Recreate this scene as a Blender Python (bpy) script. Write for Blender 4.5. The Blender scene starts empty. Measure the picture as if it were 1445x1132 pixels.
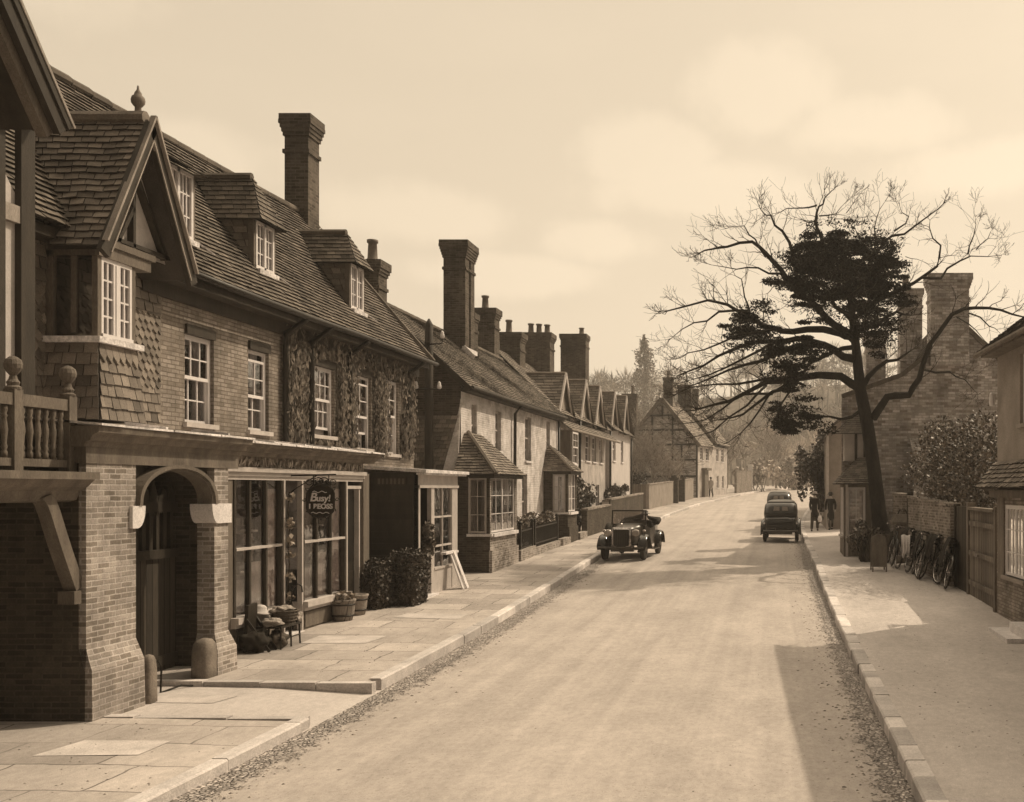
EXPO = .3
HAZE = .0008
import bpy, math, random
from mathutils import Vector as V, Matrix
R = math.radians
rng = random.Random(7)
S = bpy.context.scene
COL = S.collection
VPX, VPY, FPX, CAMZ = 1090.0, 690.0, 1430.0, 2.6

def P(px, py, Y):
    """survey helper: a point of the street at distance Y read off the photograph"""
    return V(((px - VPX) * Y / FPX, Y, CAMZ - (py - VPY) * Y / FPX))

def interp(pts, y):
    if y <= pts[0][0]: return pts[0][1]
    for (a, va), (b, vb) in zip(pts, pts[1:]):
        if y <= b:
            t = (y - a) / (b - a)
            return va + (vb - va) * t
    return pts[-1][1]
GZ = [(-60, 0), (14, 0), (18, .04), (24, .2), (31, .44), (40, .58), (48, .72), (60, .95), (75, 1.42), (92, 1.92), (115, 2.42), (140, 2.7), (200, 3.2), (400, 5)]
def gz(y):
    return (interp(GZ, y - 1.5) + interp(GZ, y) + interp(GZ, y + 1.5)) / 3
KL = [(-30, -5.1), (14, -5.12), (20, -5.25), (31, -5.4), (45, -5.8), (55, -6.2), (62, -6.25), (75, -5.4), (92, -3.4), (115, -.9), (140, 4), (170, 14)]
KR = [(-30, 1.25), (40, 1.2), (50, 1.35), (60, 1.8), (75, 2.9), (92, 4.9), (115, 7.6), (140, 12.5), (170, 22)]
def kl(y): return (interp(KL, y - 3) + interp(KL, y) + interp(KL, y + 3)) / 3
def kr(y): return (interp(KR, y - 3) + interp(KR, y) + interp(KR, y + 3)) / 3

# ---------------------------------------------------------------- materials
def C(L):
    t = min(1, L / .6)
    g, b = .80 + .145 * t ** .7, .59 + .34 * t ** .7
    k = L / (.2126 + .7152 * g + .0722 * b)
    return (k, k * g, k * b, 1)

class NT:
    def __init__(s, name):
        s.m = bpy.data.materials.new(name); s.m.use_nodes = True
        s.t = s.m.node_tree; s.b = s.t.nodes['Principled BSDF']
    def n(s, kind, **kw):
        nd = s.t.nodes.new(kind)
        for k, v in kw.items():
            if k in nd.inputs: nd.inputs[k].default_value = v
            else: setattr(nd, k, v)
        return nd
    def l(s, a, b): s.t.links.new(a, b)
    def val(s, x, inp):
        if isinstance(x, (int, float)): inp.default_value = x
        else: s.l(x, inp)
    def math(s, op, a, b=0.5):
        nd = s.n('ShaderNodeMath', operation=op)
        s.val(a, nd.inputs[0]); s.val(b, nd.inputs[1]); return nd.outputs[0]
    def co(s): return s.n('ShaderNodeTexCoord').outputs['Object']
    def noise(s, co, scale, detail=4, rough=.6):
        nd = s.n('ShaderNodeTexNoise'); nd.inputs['Scale'].default_value = scale
        nd.inputs['Detail'].default_value = detail; nd.inputs['Roughness'].default_value = rough
        s.l(co, nd.inputs['Vector']); return nd.outputs[0]
    def scale(s, co, sx, sy, sz):
        nd = s.n('ShaderNodeMapping'); nd.inputs['Scale'].default_value = (sx, sy, sz)
        s.l(co, nd.inputs['Vector']); return nd.outputs[0]
    def ramp(s, x, lo, hi, a, b):
        nd = s.n('ShaderNodeMapRange'); s.l(x, nd.inputs[0])
        for i, v in enumerate((lo, hi, a, b)): nd.inputs[i + 1].default_value = v
        return nd.outputs[0]
    def boxmap(s, co):
        """(x or y, z) of a vertical face, (x, y) of a flat one"""
        g = s.n('ShaderNodeNewGeometry'); sn = s.n('ShaderNodeSeparateXYZ'); s.l(g.outputs['True Normal'], sn.inputs[0])
        sp = s.n('ShaderNodeSeparateXYZ'); s.l(co, sp.inputs[0])
        ax = s.math('GREATER_THAN', s.math('ABSOLUTE', sn.outputs[0]), .6)
        az = s.math('GREATER_THAN', s.math('ABSOLUTE', sn.outputs[2]), .7)
        mx = s.n('ShaderNodeMix'); s.l(ax, mx.inputs[0]); s.l(sp.outputs[0], mx.inputs[2]); s.l(sp.outputs[1], mx.inputs[3])
        mz = s.n('ShaderNodeMix'); s.l(az, mz.inputs[0]); s.l(sp.outputs[2], mz.inputs[2]); s.l(sp.outputs[1], mz.inputs[3])
        cb = s.n('ShaderNodeCombineXYZ'); s.l(mx.outputs[0], cb.inputs[0]); s.l(mz.outputs[0], cb.inputs[1]); return cb.outputs[0]
    def color(s, L, fac):
        """albedo L times fac, tinted like the print"""
        nd = s.n('ShaderNodeVectorMath', operation='SCALE'); c = C(L)
        nd.inputs[0].default_value = c[:3]; s.val(fac, nd.inputs['Scale']); return nd.outputs[0]
    def bump(s, h, strength, dist=.02, prev=None):
        nd = s.n('ShaderNodeBump'); nd.inputs['Strength'].default_value = strength; nd.inputs['Distance'].default_value = dist
        s.l(h, nd.inputs['Height'])
        if prev is not None: s.l(prev, nd.inputs['Normal'])
        s.l(nd.outputs[0], s.b.inputs['Normal']); return nd.outputs[0]
    def tone(s):
        a = s.n('ShaderNodeAttribute'); a.attribute_name = 'tone'; return a.outputs['Fac']
    def fin(s, col, rough, spec=.25):
        s.l(col, s.b.inputs['Base Color']); s.val(rough, s.b.inputs['Roughness'])
        s.b.inputs['Specular IOR Level'].default_value = spec; return s.m

def plain(name, L, rough=.8, var=.25, scale=3, bump=.3, bscale=40, spec=.25, tone=True, stretch=(1, 1, 1), fine=.2, dist=.02):
    t = NT(name); co = t.scale(t.co(), *stretch)
    a = t.noise(co, scale, 5); f = t.noise(co, bscale, 4, .7)
    fac = t.math('MULTIPLY', t.ramp(a, .3, .7, 1 - var, 1 + var), t.ramp(f, .3, .7, 1 - fine, 1 + fine))
    if tone: fac = t.math('MULTIPLY', fac, t.tone())
    if bump: t.bump(f, bump, dist)
    return t.fin(t.color(L, fac), rough, spec)

def brick(name, L, mortar, var=.35, bw=.2, rh=.062, mw=.010, bump=.6, stain=.3, wash=0):
    t = NT(name); co = t.co(); wob = t.n('ShaderNodeVectorMath', operation='ADD')
    bm = t.boxmap(co); nn = t.n('ShaderNodeTexNoise', Scale=9.0); t.l(co, nn.inputs['Vector'])
    sc = t.n('ShaderNodeVectorMath', operation='SCALE'); t.l(nn.outputs['Color'], sc.inputs[0]); sc.inputs['Scale'].default_value = .014
    t.l(bm, wob.inputs[0]); t.l(sc.outputs[0], wob.inputs[1])
    b = t.n('ShaderNodeTexBrick', offset=.5); t.l(wob.outputs[0], b.inputs['Vector'])
    for k, v in (('Scale', 1.0), ('Mortar Size', mw), ('Mortar Smooth', .3), ('Bias', 0.0), ('Brick Width', bw), ('Row Height', rh)): b.inputs[k].default_value = v
    b.inputs['Color1'].default_value = C(L * (1 - var)); b.inputs['Color2'].default_value = C(L * (1 + var)); b.inputs['Mortar'].default_value = C(mortar)
    big = t.noise(co, 1.1, 4); fine = t.noise(co, 45, 4, .7)
    fac = t.math('MULTIPLY', t.ramp(big, .3, .7, 1 - stain, 1 + stain), t.ramp(fine, .3, .7, .78, 1.2))
    fac = t.math('MULTIPLY', fac, t.ramp(t.noise(t.scale(co, 1, 1, .12), 4.5, 5, .7), .35, .65, .8, 1.12)); fac = t.math('MULTIPLY', fac, t.ramp(t.noise(co, 7, 3), .3, .7, .85, 1.12))
    mul = t.n('ShaderNodeVectorMath', operation='SCALE'); t.l(b.outputs['Color'], mul.inputs[0]); t.l(fac, mul.inputs['Scale'])
    n1 = t.bump(t.math('SUBTRACT', 1.0, b.outputs['Fac']), bump, .012); t.bump(fine, .35, .01, n1)
    col = mul.outputs[0]
    if wash:
        w = t.noise(co, 2.3, 6, .7); mx = t.n('ShaderNodeMix', data_type='RGBA')
        t.l(t.ramp(w, .36, .66, .2, .88), mx.inputs[0]); t.l(col, mx.inputs[6])
        t.l(t.color(wash, t.ramp(fine, .3, .7, .8, 1.15)), mx.inputs[7]); col = mx.outputs[2]
    return t.fin(col, .9, .15)

def glass(name, dark=.02, refl=.22, tint=.9):
    t = NT(name); o = [n for n in t.t.nodes if n.type == 'OUTPUT_MATERIAL'][0]
    tr = t.n('ShaderNodeBsdfTransparent'); tr.inputs[0].default_value = C(tint)
    gl = t.n('ShaderNodeBsdfGlossy'); gl.inputs['Roughness'].default_value = .04; gl.inputs[0].default_value = (1, 1, 1, 1)
    n = t.noise(t.co(), 3.5, 2); bp = t.n('ShaderNodeBump'); bp.inputs['Strength'].default_value = .12; bp.inputs['Distance'].default_value = .03
    t.l(n, bp.inputs['Height']); t.l(bp.outputs[0], gl.inputs['Normal'])
    mx = t.n('ShaderNodeMixShader'); fr = t.n('ShaderNodeFresnel'); fr.inputs[0].default_value = 1.6
    t.l(t.math('ADD', fr.outputs[0], refl - .05), mx.inputs[0]); t.l(tr.outputs[0], mx.inputs[1]); t.l(gl.outputs[0], mx.inputs[2])
    t.l(mx.outputs[0], o.inputs['Surface']); return t.m

def planks(name, L, w=.12, axis=1, rough=.8, var=.3):
    """boards w wide side by side along an axis (0 x, 1 y, 2 z)"""
    t = NT(name); co = t.co(); sp = t.n('ShaderNodeSeparateXYZ'); t.l(co, sp.inputs[0])
    d = t.math('DIVIDE', sp.outputs[axis], w); fr = t.math('FRACT', d); fl = t.math('FLOOR', d)
    gap = t.math('MULTIPLY', t.math('GREATER_THAN', fr, .06), t.math('LESS_THAN', fr, .94))
    wn = t.n('ShaderNodeTexWhiteNoise', noise_dimensions='1D'); t.l(fl, wn.inputs['W'])
    st = [7, 7, 7]; st[2 if axis != 2 else 1] = .8
    g = t.noise(t.scale(co, *st), 6, 5, .7)
    fac = t.math('MULTIPLY', t.ramp(wn.outputs[0], 0, 1, 1 - var, 1 + var), t.ramp(g, .3, .7, .7, 1.3))
    fac = t.math('MULTIPLY', fac, t.ramp(gap, 0, 1, .25, 1)); t.bump(gap, .5, .01)
    return t.fin(t.color(L, fac), rough, .25)

M = dict(
    brick=brick('weathered_brick', .215, .13, .25, mw=.009), brick_lit=brick('pale_sandy_brick', .27, .40, .35), brick_dark=brick('dark_and_shaded_brick', .055, .08, .4),  # weathered_brick mortar kept dark to carry the shade of recessed joints
    brick_pier=brick('hand_made_brick', .25, .40, .38, bump=.8), brick_white=brick('limewashed_brick', .33, .36, .25, wash=.82, bump=.9),
    brick_tall=brick('pale_weathered_brick', .46, .34, .45, rh=.085, bw=.24), brick_far=brick('old_house_brick', .19, .25, .4, rh=.075, bw=.22), brick_garden=brick('garden_wall_brick', .20, .30, .45, rh=.07),
    stack=brick('chimney_brick', .085, .12, .4, rh=.07),
    tile=plain('clay_roof_tile', .112, .85, .38, 1.2, .5, 60, fine=.25), tile_dark=plain('dark_hung_tile', .17, .85, .3, 2, .5, 60, fine=.25),
    tile_far=plain('mossy_roof_tile', .17, .9, .25, 2, .4, 50),
    white=plain('white_paint', .64, .5, .06, 4, .12, 60, fine=.06), cream=plain('cream_paint', .42, .6, .15, 5, .2, 60, fine=.12),
    worn_stone=plain('worn_guard_stone', .16, .9, .3, 6, .6, 40), stone=plain('pale_stone', .62, .8, .12, 5, .3, 40), plaster=plain('old_plaster', .45, .9, .14, 2.5, .4, 30, fine=.1), rough=plain('roughcast_render', .42, .95, .3, 1.6, .9, 26, fine=.22, dist=.03),
    stucco=plain('pale_stucco', .50, .95, .12, 1.5, .4, 26, fine=.12), grey_plaster=plain('grey_render', .24, .9, .2, 1.7, .5, 30),
    oak=plain('weathered_oak', .13, .75, .35, 2, .5, 30, stretch=(3, 3, .6), fine=.3), oak_mid=plain('brown_oak', .12, .75, .3, 2, .5, 30, stretch=(3, 3, .7), fine=.3), oak_light=plain('bleached_oak', .26, .75, .3, 2, .5, 30, stretch=(3, 3, .7), fine=.25),
    dark_wood=plain('tarred_wood', .035, .6, .3, 2, .4, 30, stretch=(3, 3, .7)), dark=plain('dark_paint', .02, .45, .25, 4, .15, 40),
    carve=plain('carved_fascia_board', .22, .7, .55, 5, 1.0, 9, stretch=(1, 1.6, .6), fine=.5, dist=.05),
    lead=plain('weathered_lead', .6, .55, .35, 5, .5, 22, fine=.35), iron=plain('painted_iron', .018, .45, .2, 6, .2, 60),
    blind=plain('unbleached_blind', .75, .9, .25, 5, .3, 60), curtain=plain('net_curtain', .62, .9, .12, 8, .2, 50), cloth=plain('dark_cloth', .022, .9, .3, 5, .4, 60), sack=plain('sackcloth', .30, .95, .3, 8, .6, 70),
    straw=plain('straw_plait', .50, .8, .15, 10, .6, 120), wicker=plain('wicker', .11, .8, .3, 10, .9, 90, stretch=(1, 1, 3)), skin=plain('skin', .40, .6, .05, 8, .05, 60), hair=plain('hair', .03, .7, .3, 20, .5, 120),
    leaf=plain('evergreen_leaf', .05, .55, .3, 1.2, 0, 40, spec=.4), leaf_light=plain('young_leaf', .10, .6, .35, 1.2, 0, 40, spec=.35), needle=plain('pine_needles', .012, .85, .3, 1.5, 0, 40, spec=.1),
    creeper=plain('bare_creeper_stem', .14, .85, .35, 2, .2, 40), bark=plain('rough_bark', .022, .9, .4, 2, .9, 16, stretch=(3, 3, .7), fine=.4, spec=.15), twig=plain('winter_twig', .05, .9, .3, 2, 0, 30, spec=.1), conifer_far=plain('hazy_conifer', .26, .95, .2, .25, 0, 10, spec=.05), wood_far=plain('bare_woodland', .30, .95, .35, .25, 0, 10, spec=.05),  # wood_far and conifer_far are lightened to carry distance haze in their colour
    lamp_glass=plain('lamp_glass', .3, .1, .05, 3, 0, 5, spec=.6), glass=glass('old_window_glass'), glass_far=plain('dark_window_glass', .022, .12, .2, 2, .05, 5, spec=.6, fine=.05),
    car=plain('black_coach_paint', .014, .18, .15, 2, .02, 60, spec=.6, fine=.05), car_roof=plain('grey_coach_paint', .045, .35, .15, 2, .02, 60, spec=.5, fine=.05), chrome=plain('nickel_plate', .55, .22, .05, 4, .02, 50, fine=.03), rubber=plain('tyre_rubber', .022, .85, .2, 5, .3, 60),
    clay=plain('terracotta_pot', .17, .8, .25, 6, .3, 40), tub=planks('tub_staves', .24, .07, 1), gate=planks('gate_planks', .045, .13, 1), gate2=planks('weathered_gate_planks', .13, .16, 1), fence=planks('fence_planks', .12, .15, 0),
)
M['chrome'].node_tree.nodes['Principled BSDF'].inputs['Metallic'].default_value = .9
# ---------------------------------------------------------------- mesh builder
class MB:
    def __init__(s): s.v = []; s.f = []; s.t = []
    def add(s, vs, fs, tone=1.0):
        o = len(s.v); s.v += [tuple(p) for p in vs]
        for f in fs: s.f.append([i + o for i in f]); s.t.append(tone)
    def quad(s, a, b, c, d, tone=1.0): s.add((a, b, c, d), ((0, 1, 2, 3),), tone)
    def poly(s, pts, tone=1.0): s.add(pts, (tuple(range(len(pts))),), tone)
    def prism(s, pts, ext, tone=1.0):
        n = len(pts); e = V(ext); q = [V(p) for p in pts]; vs = q + [p + e for p in q]
        fs = [tuple(range(n))[::-1], tuple(range(n, 2 * n))] + [(i, (i + 1) % n, n + (i + 1) % n, n + i) for i in range(n)]
        s.add(vs, fs, tone)
    def box(s, x0, x1, y0, y1, z0, z1, tone=1.0):
        s.prism(((x0, y0, z0), (x1, y0, z0), (x1, y1, z0), (x0, y1, z0)), (0, 0, z1 - z0), tone)
    def bar(s, a, b, w, h, up=(0, 0, 1), tone=1.0):
        a, b = V(a), V(b); d = (b - a).normalized(); r = d.cross(V(up))
        if r.length < 1e-4: r = d.cross(V((1, 0, 0)))
        r.normalize(); u = r.cross(d)
        s.prism([a + r * (w / 2 * i) + u * (h / 2 * j) for i, j in ((-1, -1), (1, -1), (1, 1), (-1, 1))], b - a, tone)
    def tube(s, pts, rad, n=6, tone=1.0, cap=True):
        pts = [V(p) for p in pts]; m = len(pts)
        if not hasattr(rad, '__len__'): rad = [rad] * m
        ref = V((.31, .23, .92)); vs = []
        for i, p in enumerate(pts):
            d = (pts[min(i + 1, m - 1)] - pts[max(i - 1, 0)])
            d = d.normalized() if d.length > 1e-7 else V((0, 0, 1))
            if abs(d.dot(ref)) > .95: ref = V((.9, .1, .2))
            r = d.cross(ref).normalized(); u = r.cross(d)
            vs += [p + (r * math.cos(2 * math.pi * k / n) + u * math.sin(2 * math.pi * k / n)) * rad[i] for k in range(n)]
        fs = [(i * n + k, i * n + (k + 1) % n, (i + 1) * n + (k + 1) % n, (i + 1) * n + k) for i in range(m - 1) for k in range(n)]
        if cap: fs += [tuple(range(n))[::-1], tuple(range((m - 1) * n, m * n))]
        s.add(vs, fs, tone)
    def lathe(s, c, prof, n=12, axis='z', tone=1.0):
        """prof = (radius, height) pairs"""
        c = V(c); vs = []
        for r, h in prof:
            for k in range(n):
                a = 2 * math.pi * k / n; p = (r * math.cos(a), r * math.sin(a), h)
                vs.append(c + V(p if axis == 'z' else (p[2], p[0], p[1]) if axis == 'x' else (p[0], p[2], p[1])))
        m = len(prof)
        fs = [(i * n + k, i * n + (k + 1) % n, (i + 1) * n + (k + 1) % n, (i + 1) * n + k) for i in range(m - 1) for k in range(n)]
        fs += [tuple(range(n))[::-1], tuple(range((m - 1) * n, m * n))]
        s.add(vs, fs, tone)
    def loft(s, loops, tone=1.0, cap=True):
        n = len(loops[0]); vs = [p for L in loops for p in L]; m = len(loops)
        fs = [(i * n + k, i * n + (k + 1) % n, (i + 1) * n + (k + 1) % n, (i + 1) * n + k) for i in range(m - 1) for k in range(n)]
        if cap: fs += [tuple(range(n))[::-1], tuple(range((m - 1) * n, m * n))]
        s.add(vs, fs, tone)
    def blob(s, c, r, n=10, m=7, tone=1.0, jit=0):
        c = V(c); r = r if hasattr(r, '__len__') else (r, r, r); loops = []
        for i in range(m + 1):
            th = math.pi * (i + .02) / (m + .04)
            loops.append([c + V((r[0] * math.sin(th) * math.cos(2 * math.pi * k / n), r[1] * math.sin(th) * math.sin(2 * math.pi * k / n), r[2] * math.cos(th))) * (1 + rng.uniform(-jit, jit)) for k in range(n)])
        s.loft(loops, tone)
    def leaves(s, c, r, n, size, rg=None, shell=.35, aspect=1.6, flat=0, tones=(.55, 1.5)):
        """n little leaf faces through the volume of an ellipsoid"""
        g = rg or rng; c = V(c)
        for _ in range(n):
            while True:
                p = V((g.uniform(-1, 1), g.uniform(-1, 1), g.uniform(-1, 1)))
                if p.length <= 1 and (p.length > shell or g.random() < .35): break
            q = c + V((p.x * r[0], p.y * r[1], p.z * r[2]))
            d = V((g.gauss(0, 1), g.gauss(0, 1), g.gauss(0, 1) * (1 - flat))).normalized()
            e = d.cross(V((g.gauss(0, 1), g.gauss(0, 1), g.gauss(0, 1)))).normalized()
            w = size * g.uniform(.6, 1.3); h = w * aspect; t = g.uniform(*tones)
            s.add((q - d * h / 2, q - e * w / 2 + d * h * .1, q + d * h / 2, q + e * w / 2 + d * h * .1), ((0, 1, 2, 3),), t)
    def tiles(s, a, b, c, d, gauge=.1, tw=.165, th=.022, jit=.006, sag=0, point=False, tv=.2, wave=0):
        """rows of real tiles on a slope: a b along the eave, d c along the ridge"""
        a, b, c, d = V(a), V(b), V(c), V(d); nrm = (b - a).cross(d - a).normalized()
        if nrm.z < -.01: nrm = -nrm
        rows = max(1, int(((d - a).length + (c - b).length) / 2 / gauge)); ph = rng.uniform(0, 6)
        def pt(u, v):
            p = (a * (1 - u) + b * u) * (1 - v) + (d * (1 - u) + c * u) * v
            if sag or wave: p = p - V((0, 0, 1)) * (sag * math.sin(math.pi * u) * v) + nrm * (wave * (math.sin(5.3 * u * 3 + ph) * .5 + math.sin(11 * u + 7 * v + ph) * .5))
            return p
        for r in range(rows):
            v0 = r / rows; v1 = min(1, (r + 1.15) / rows)
            wl = ((pt(1, v0) - pt(0, v0)).length); k = max(1, int(wl / tw)); off = .5 * (r % 2)
            drift = rng.uniform(-.004, .004)
            for i in range(-1 if off else 0, k):
                u0 = max(0, (i + off + .03) / k); u1 = min(1, (i + off + .97) / k)
                if u1 - u0 < .15 / k: continue
                lift = th + rng.uniform(0, jit) ; j = (rng.uniform(-jit, jit) + drift) * .8
                e = (pt(u0, v1) - pt(u0, v0)).normalized() * j
                p0, p1, p2, p3 = pt(u0, v0) + nrm * lift + e, pt(u1, v0) + nrm * (lift + rng.uniform(-jit, jit) * .5) + e, pt(u1, v1) + nrm * .004, pt(u0, v1) + nrm * .004
                t = 1 + rng.gauss(0, tv); t = max(.45, min(1.7, t))
                if point:
                    m = (p0 + p1) / 2 - (p3 - p0) * .12; q0 = p0 + (p3 - p0) * .35; q1 = p1 + (p2 - p1) * .35
                    s.add((m, q1, p2, p3, q0, m - nrm * th, q1 - nrm * th, q0 - nrm * th), ((0, 1, 2, 3, 4), (5, 6, 1, 0), (7, 5, 0, 4)), t)
                else:
                    s.add((p0, p1, p2, p3), ((0, 1, 2, 3),), t); s.add((p0, p1, p2, p3, p0 - nrm * th, p1 - nrm * th), ((4, 5, 1, 0), (4, 0, 3), (5, 2, 1)), t * .32)      # butt edge darkened to paint the shade line between courses
        # the boarding below
        k = 14 if sag or wave else 1
        for i in range(k):
            for j in range(max(1, k // 2)):
                w_ = [pt((i + x) / k, (j + y) / max(1, k // 2)) - nrm * .02 for x, y in ((0, 0), (1, 0), (1, 1), (0, 1))]; s.add(w_, ((0, 1, 2, 3),), .5)
        return nrm
    def xform(s, mat):
        s.v = [tuple(mat @ V(p)) for p in s.v]; return s
    def build(s, name, m, root=None, smooth=False):
        me = bpy.data.meshes.new(name); o = bpy.data.objects.new(name, me); COL.objects.link(o)
        off = V((0, 0, 0))
        if root is not None:
            r = root
            while r is not None: off += r.location; r = r.parent
            o.parent = root
        me.from_pydata([(p[0] - off.x, p[1] - off.y, p[2] - off.z) for p in s.v], [], s.f)
        at = me.attributes.new('tone', 'FLOAT', 'FACE'); at.data.foreach_set('value', s.t)
        me.materials.append(m if not isinstance(m, str) else M[m])
        if smooth: me.polygons.foreach_set('use_smooth', [True] * len(me.polygons))
        me.update(); return o

def tag(o, label, cat, group=None, kind=None):
    if label: o['label'] = label
    if cat: o['category'] = cat
    if group: o['group'] = group
    if kind: o['kind'] = kind
    return o
def thing(name, loc, label, cat, group=None):
    o = bpy.data.objects.new(name, None); COL.objects.link(o); o.location = loc; o.empty_display_size = .3
    return tag(o, label, cat, group)
def struct(name, mb, m, kind='structure', smooth=False):
    o = mb.build(name, m, None, smooth); o['kind'] = kind; return o
def dup(root, loc, rot, label, group=None):
    r = root.copy(); COL.objects.link(r); r.location = loc; r.rotation_euler = rot; r['label'] = label
    if group: r['group'] = group
    for ch in list(root.children):
        c = ch.copy(); COL.objects.link(c); c.parent = r
        for g in ch.children:
            d = g.copy(); COL.objects.link(d); d.parent = c
    return r

class F:
    """a wall's frame: u along it, z up, d out of it"""
    def __init__(s, o, u, n): s.o = V(o); s.u = V(u).normalized(); s.n = V(n).normalized()
    def p(s, u, z, d=0): return s.o + s.u * u + s.n * d + V((0, 0, z))
    def box(s, mb, u0, u1, z0, z1, d0, d1, tone=1.0):
        mb.prism([s.p(u0, z0, d0), s.p(u1, z0, d0), s.p(u1, z0, d1), s.p(u0, z0, d1)], (0, 0, z1 - z0), tone)
    def quad(s, mb, u0, u1, z0, z1, d, tone=1.0): mb.quad(s.p(u0, z0, d), s.p(u1, z0, d), s.p(u1, z1, d), s.p(u0, z1, d), tone)

def wall(mb, f, u0, u1, z0, z1, holes=(), depth=.14):
    us = sorted({u0, u1} | {h[0] for h in holes} | {h[1] for h in holes}); zs = sorted({z0, z1} | {h[2] for h in holes} | {h[3] for h in holes})
    for ua, ub in zip(us, us[1:]):
        for za, zb in zip(zs, zs[1:]):
            cu, cz = (ua + ub) / 2, (za + zb) / 2
            if cu < u0 or cu > u1 or cz < z0 or cz > z1: continue
            if any(h[0] < cu < h[1] and h[2] < cz < h[3] for h in holes): continue
            f.quad(mb, ua, ub, za, zb, 0)
    for a, b, c, d in [h[:4] for h in holes]:
        mb.quad(f.p(a, c), f.p(a, d), f.p(a, d, -depth), f.p(a, c, -depth)); mb.quad(f.p(b, c), f.p(b, d), f.p(b, d, -depth), f.p(b, c, -depth))
        mb.quad(f.p(a, d), f.p(b, d), f.p(b, d, -depth), f.p(a, d, -depth)); mb.quad(f.p(a, c), f.p(b, c), f.p(b, c, -depth), f.p(a, c, -depth))

def cloth_strip(mb, f, u0, u1, z0, z1, d, folds=5, amp=.02, tone=1.0):
    n = max(4, folds * 4)
    for i in range(n):
        ua, ub = u0 + (u1 - u0) * i / n, u0 + (u1 - u0) * (i + 1) / n
        da, db = d + amp * math.sin(i / n * folds * 6.283), d + amp * math.sin((i + 1) / n * folds * 6.283)
        mb.quad(f.p(ua, z0, da), f.p(ub, z0, db), f.p(ub, z1, db), f.p(ua, z1, da), tone)

def window(f, root, u0, u1, z0, z1, cols=3, rows=4, depth=.12, fm='white', sash=True, drop=0, lift=0, curtain=.3, pane='glass', sill='cream', bar=.02, fr=.05, name='window', room=True):
    """a window set into its hole; rows counts both sashes; drop/lift = how far the sashes stand open"""
    mb = MB(); d0, d1 = -depth, -depth + .045
    f.box(mb, u0, u0 + fr, z0, z1, d0, d1); f.box(mb, u1 - fr, u1, z0, z1, d0, d1); f.box(mb, u0 + fr, u1 - fr, z1 - fr, z1, d0, d1)
    pn = MB()
    def leaf(a, b, c, d, dd, r):
        f.box(mb, a, a + .035, c, d, dd, dd + .03); f.box(mb, b - .035, b, c, d, dd, dd + .03)
        f.box(mb, a + .035, b - .035, c, c + .05, dd, dd + .034); f.box(mb, a + .035, b - .035, d - .04, d, dd, dd + .034)
        for i in range(1, cols):
            x = a + (b - a) * i / cols; f.box(mb, x - bar / 2, x + bar / 2, c + .05, d - .04, dd + .002, dd + .026)
        for i in range(1, r):
            z = c + (d - c) * i / r; f.box(mb, a + .035, b - .035, z - bar / 2, z + bar / 2, dd + .004, dd + .022)
        f.quad(pn, a + .02, b - .02, c + .02, d - .02, dd + .012)
    if sash:
        m = (z0 + z1) / 2; r = max(1, rows // 2)
        leaf(u0 + fr * .6, u1 - fr * .6, m - drop, z1 - fr * .6 - drop, d0 + .01, r); leaf(u0 + fr * .6, u1 - fr * .6, z0 + lift, m + .04 + lift, d0 - .03, r)
    else:
        k = 2 if (u1 - u0) > .7 and cols % 2 == 0 else 1; cols0 = cols; cols = cols // k
        for i in range(k):
            leaf(u0 + fr * .6 + (u1 - u0 - fr * 1.2) * i / k, u0 + fr * .6 + (u1 - u0 - fr * 1.2) * (i + 1) / k - .004 * (i < k - 1), z0 + .02, z1 - fr * .6, d0 + .01, rows)
    w = mb.build(name, fm, root)
    if root.parent is not None: w = root      # no fourth level: the pieces join the part itself
    pn.build('pane', pane, w)
    if curtain:
        cm = MB(); k = (u1 - u0) * curtain
        cloth_strip(cm, f, u0 + .03, u0 + .03 + k, z0 + .02, z1 - .04, d0 - .09, 3); cloth_strip(cm, f, u1 - .03 - k, u1 - .03, z0 + .02, z1 - .04, d0 - .09, 3)
        f.quad(cm, u0, u1, z1 - .12, z1, d0 - .1); cm.build('curtain', 'curtain', w)
    if room:
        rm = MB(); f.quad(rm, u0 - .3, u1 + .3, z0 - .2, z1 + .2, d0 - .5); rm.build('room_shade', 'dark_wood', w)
    if sill:
        sm = MB(); f.box(sm, u0 - .05, u1 + .05, z0 - .07, z0, -depth - .02, .06); sm.build('sill', sill, w)
    return w

def chimney(root, x, y, z0, z1, wx, wy, pots=(), m='stack', cap=.07, corbels=4, slot=False):
    mb = MB(); hx, hy = wx / 2, wy / 2; h = .085
    def ring(a, b, e):
        if slot and e < .03:
            mb.box(x - hx, x + hx - .18, y - hy, y + hy, a, b); mb.box(x + hx - .18, x + hx, y - hy, y - .09, a, b); mb.box(x + hx - .18, x + hx, y + .09, y + hy, a, b)
        else: mb.box(x - hx - e, x + hx + e, y - hy - e, y + hy + e, a, b)
    ring(z0, z1 - h * (corbels + 1.5), 0)
    for i in range(corbels): ring(z1 - h * (corbels + 1.5 - i), z1 - h * (corbels + .5 - i), .03 + cap * .45 * i)
    ring(z1 - h * 1.5, z1, cap * .45 * corbels)
    ring(z1 - h * (corbels + 6), z1 - h * (corbels + 5), .035)
    c = mb.build('chimney', m, root)
    for px, py, ph in pots:
        pm = MB(); r = .14
        pm.lathe((x + px, y + py, z1 - .02), ((r * 1.2, 0), (r * 1.15, ph * .12), (r * .95, ph * .2), (r * .8, ph * .85), (r * 1.05, ph * .88), (r * 1.05, ph), (r * .7, ph), (r * .65, ph * .5)), 12)
        pm.build('chimney_pot', 'clay', c, True)
    return c

def gutter_pipe(root, pts, r=.035, name='drainpipe', m='iron'):
    mb = MB(); mb.tube(pts, r, 7)
    return mb.build(name, m, root, True)

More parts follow.
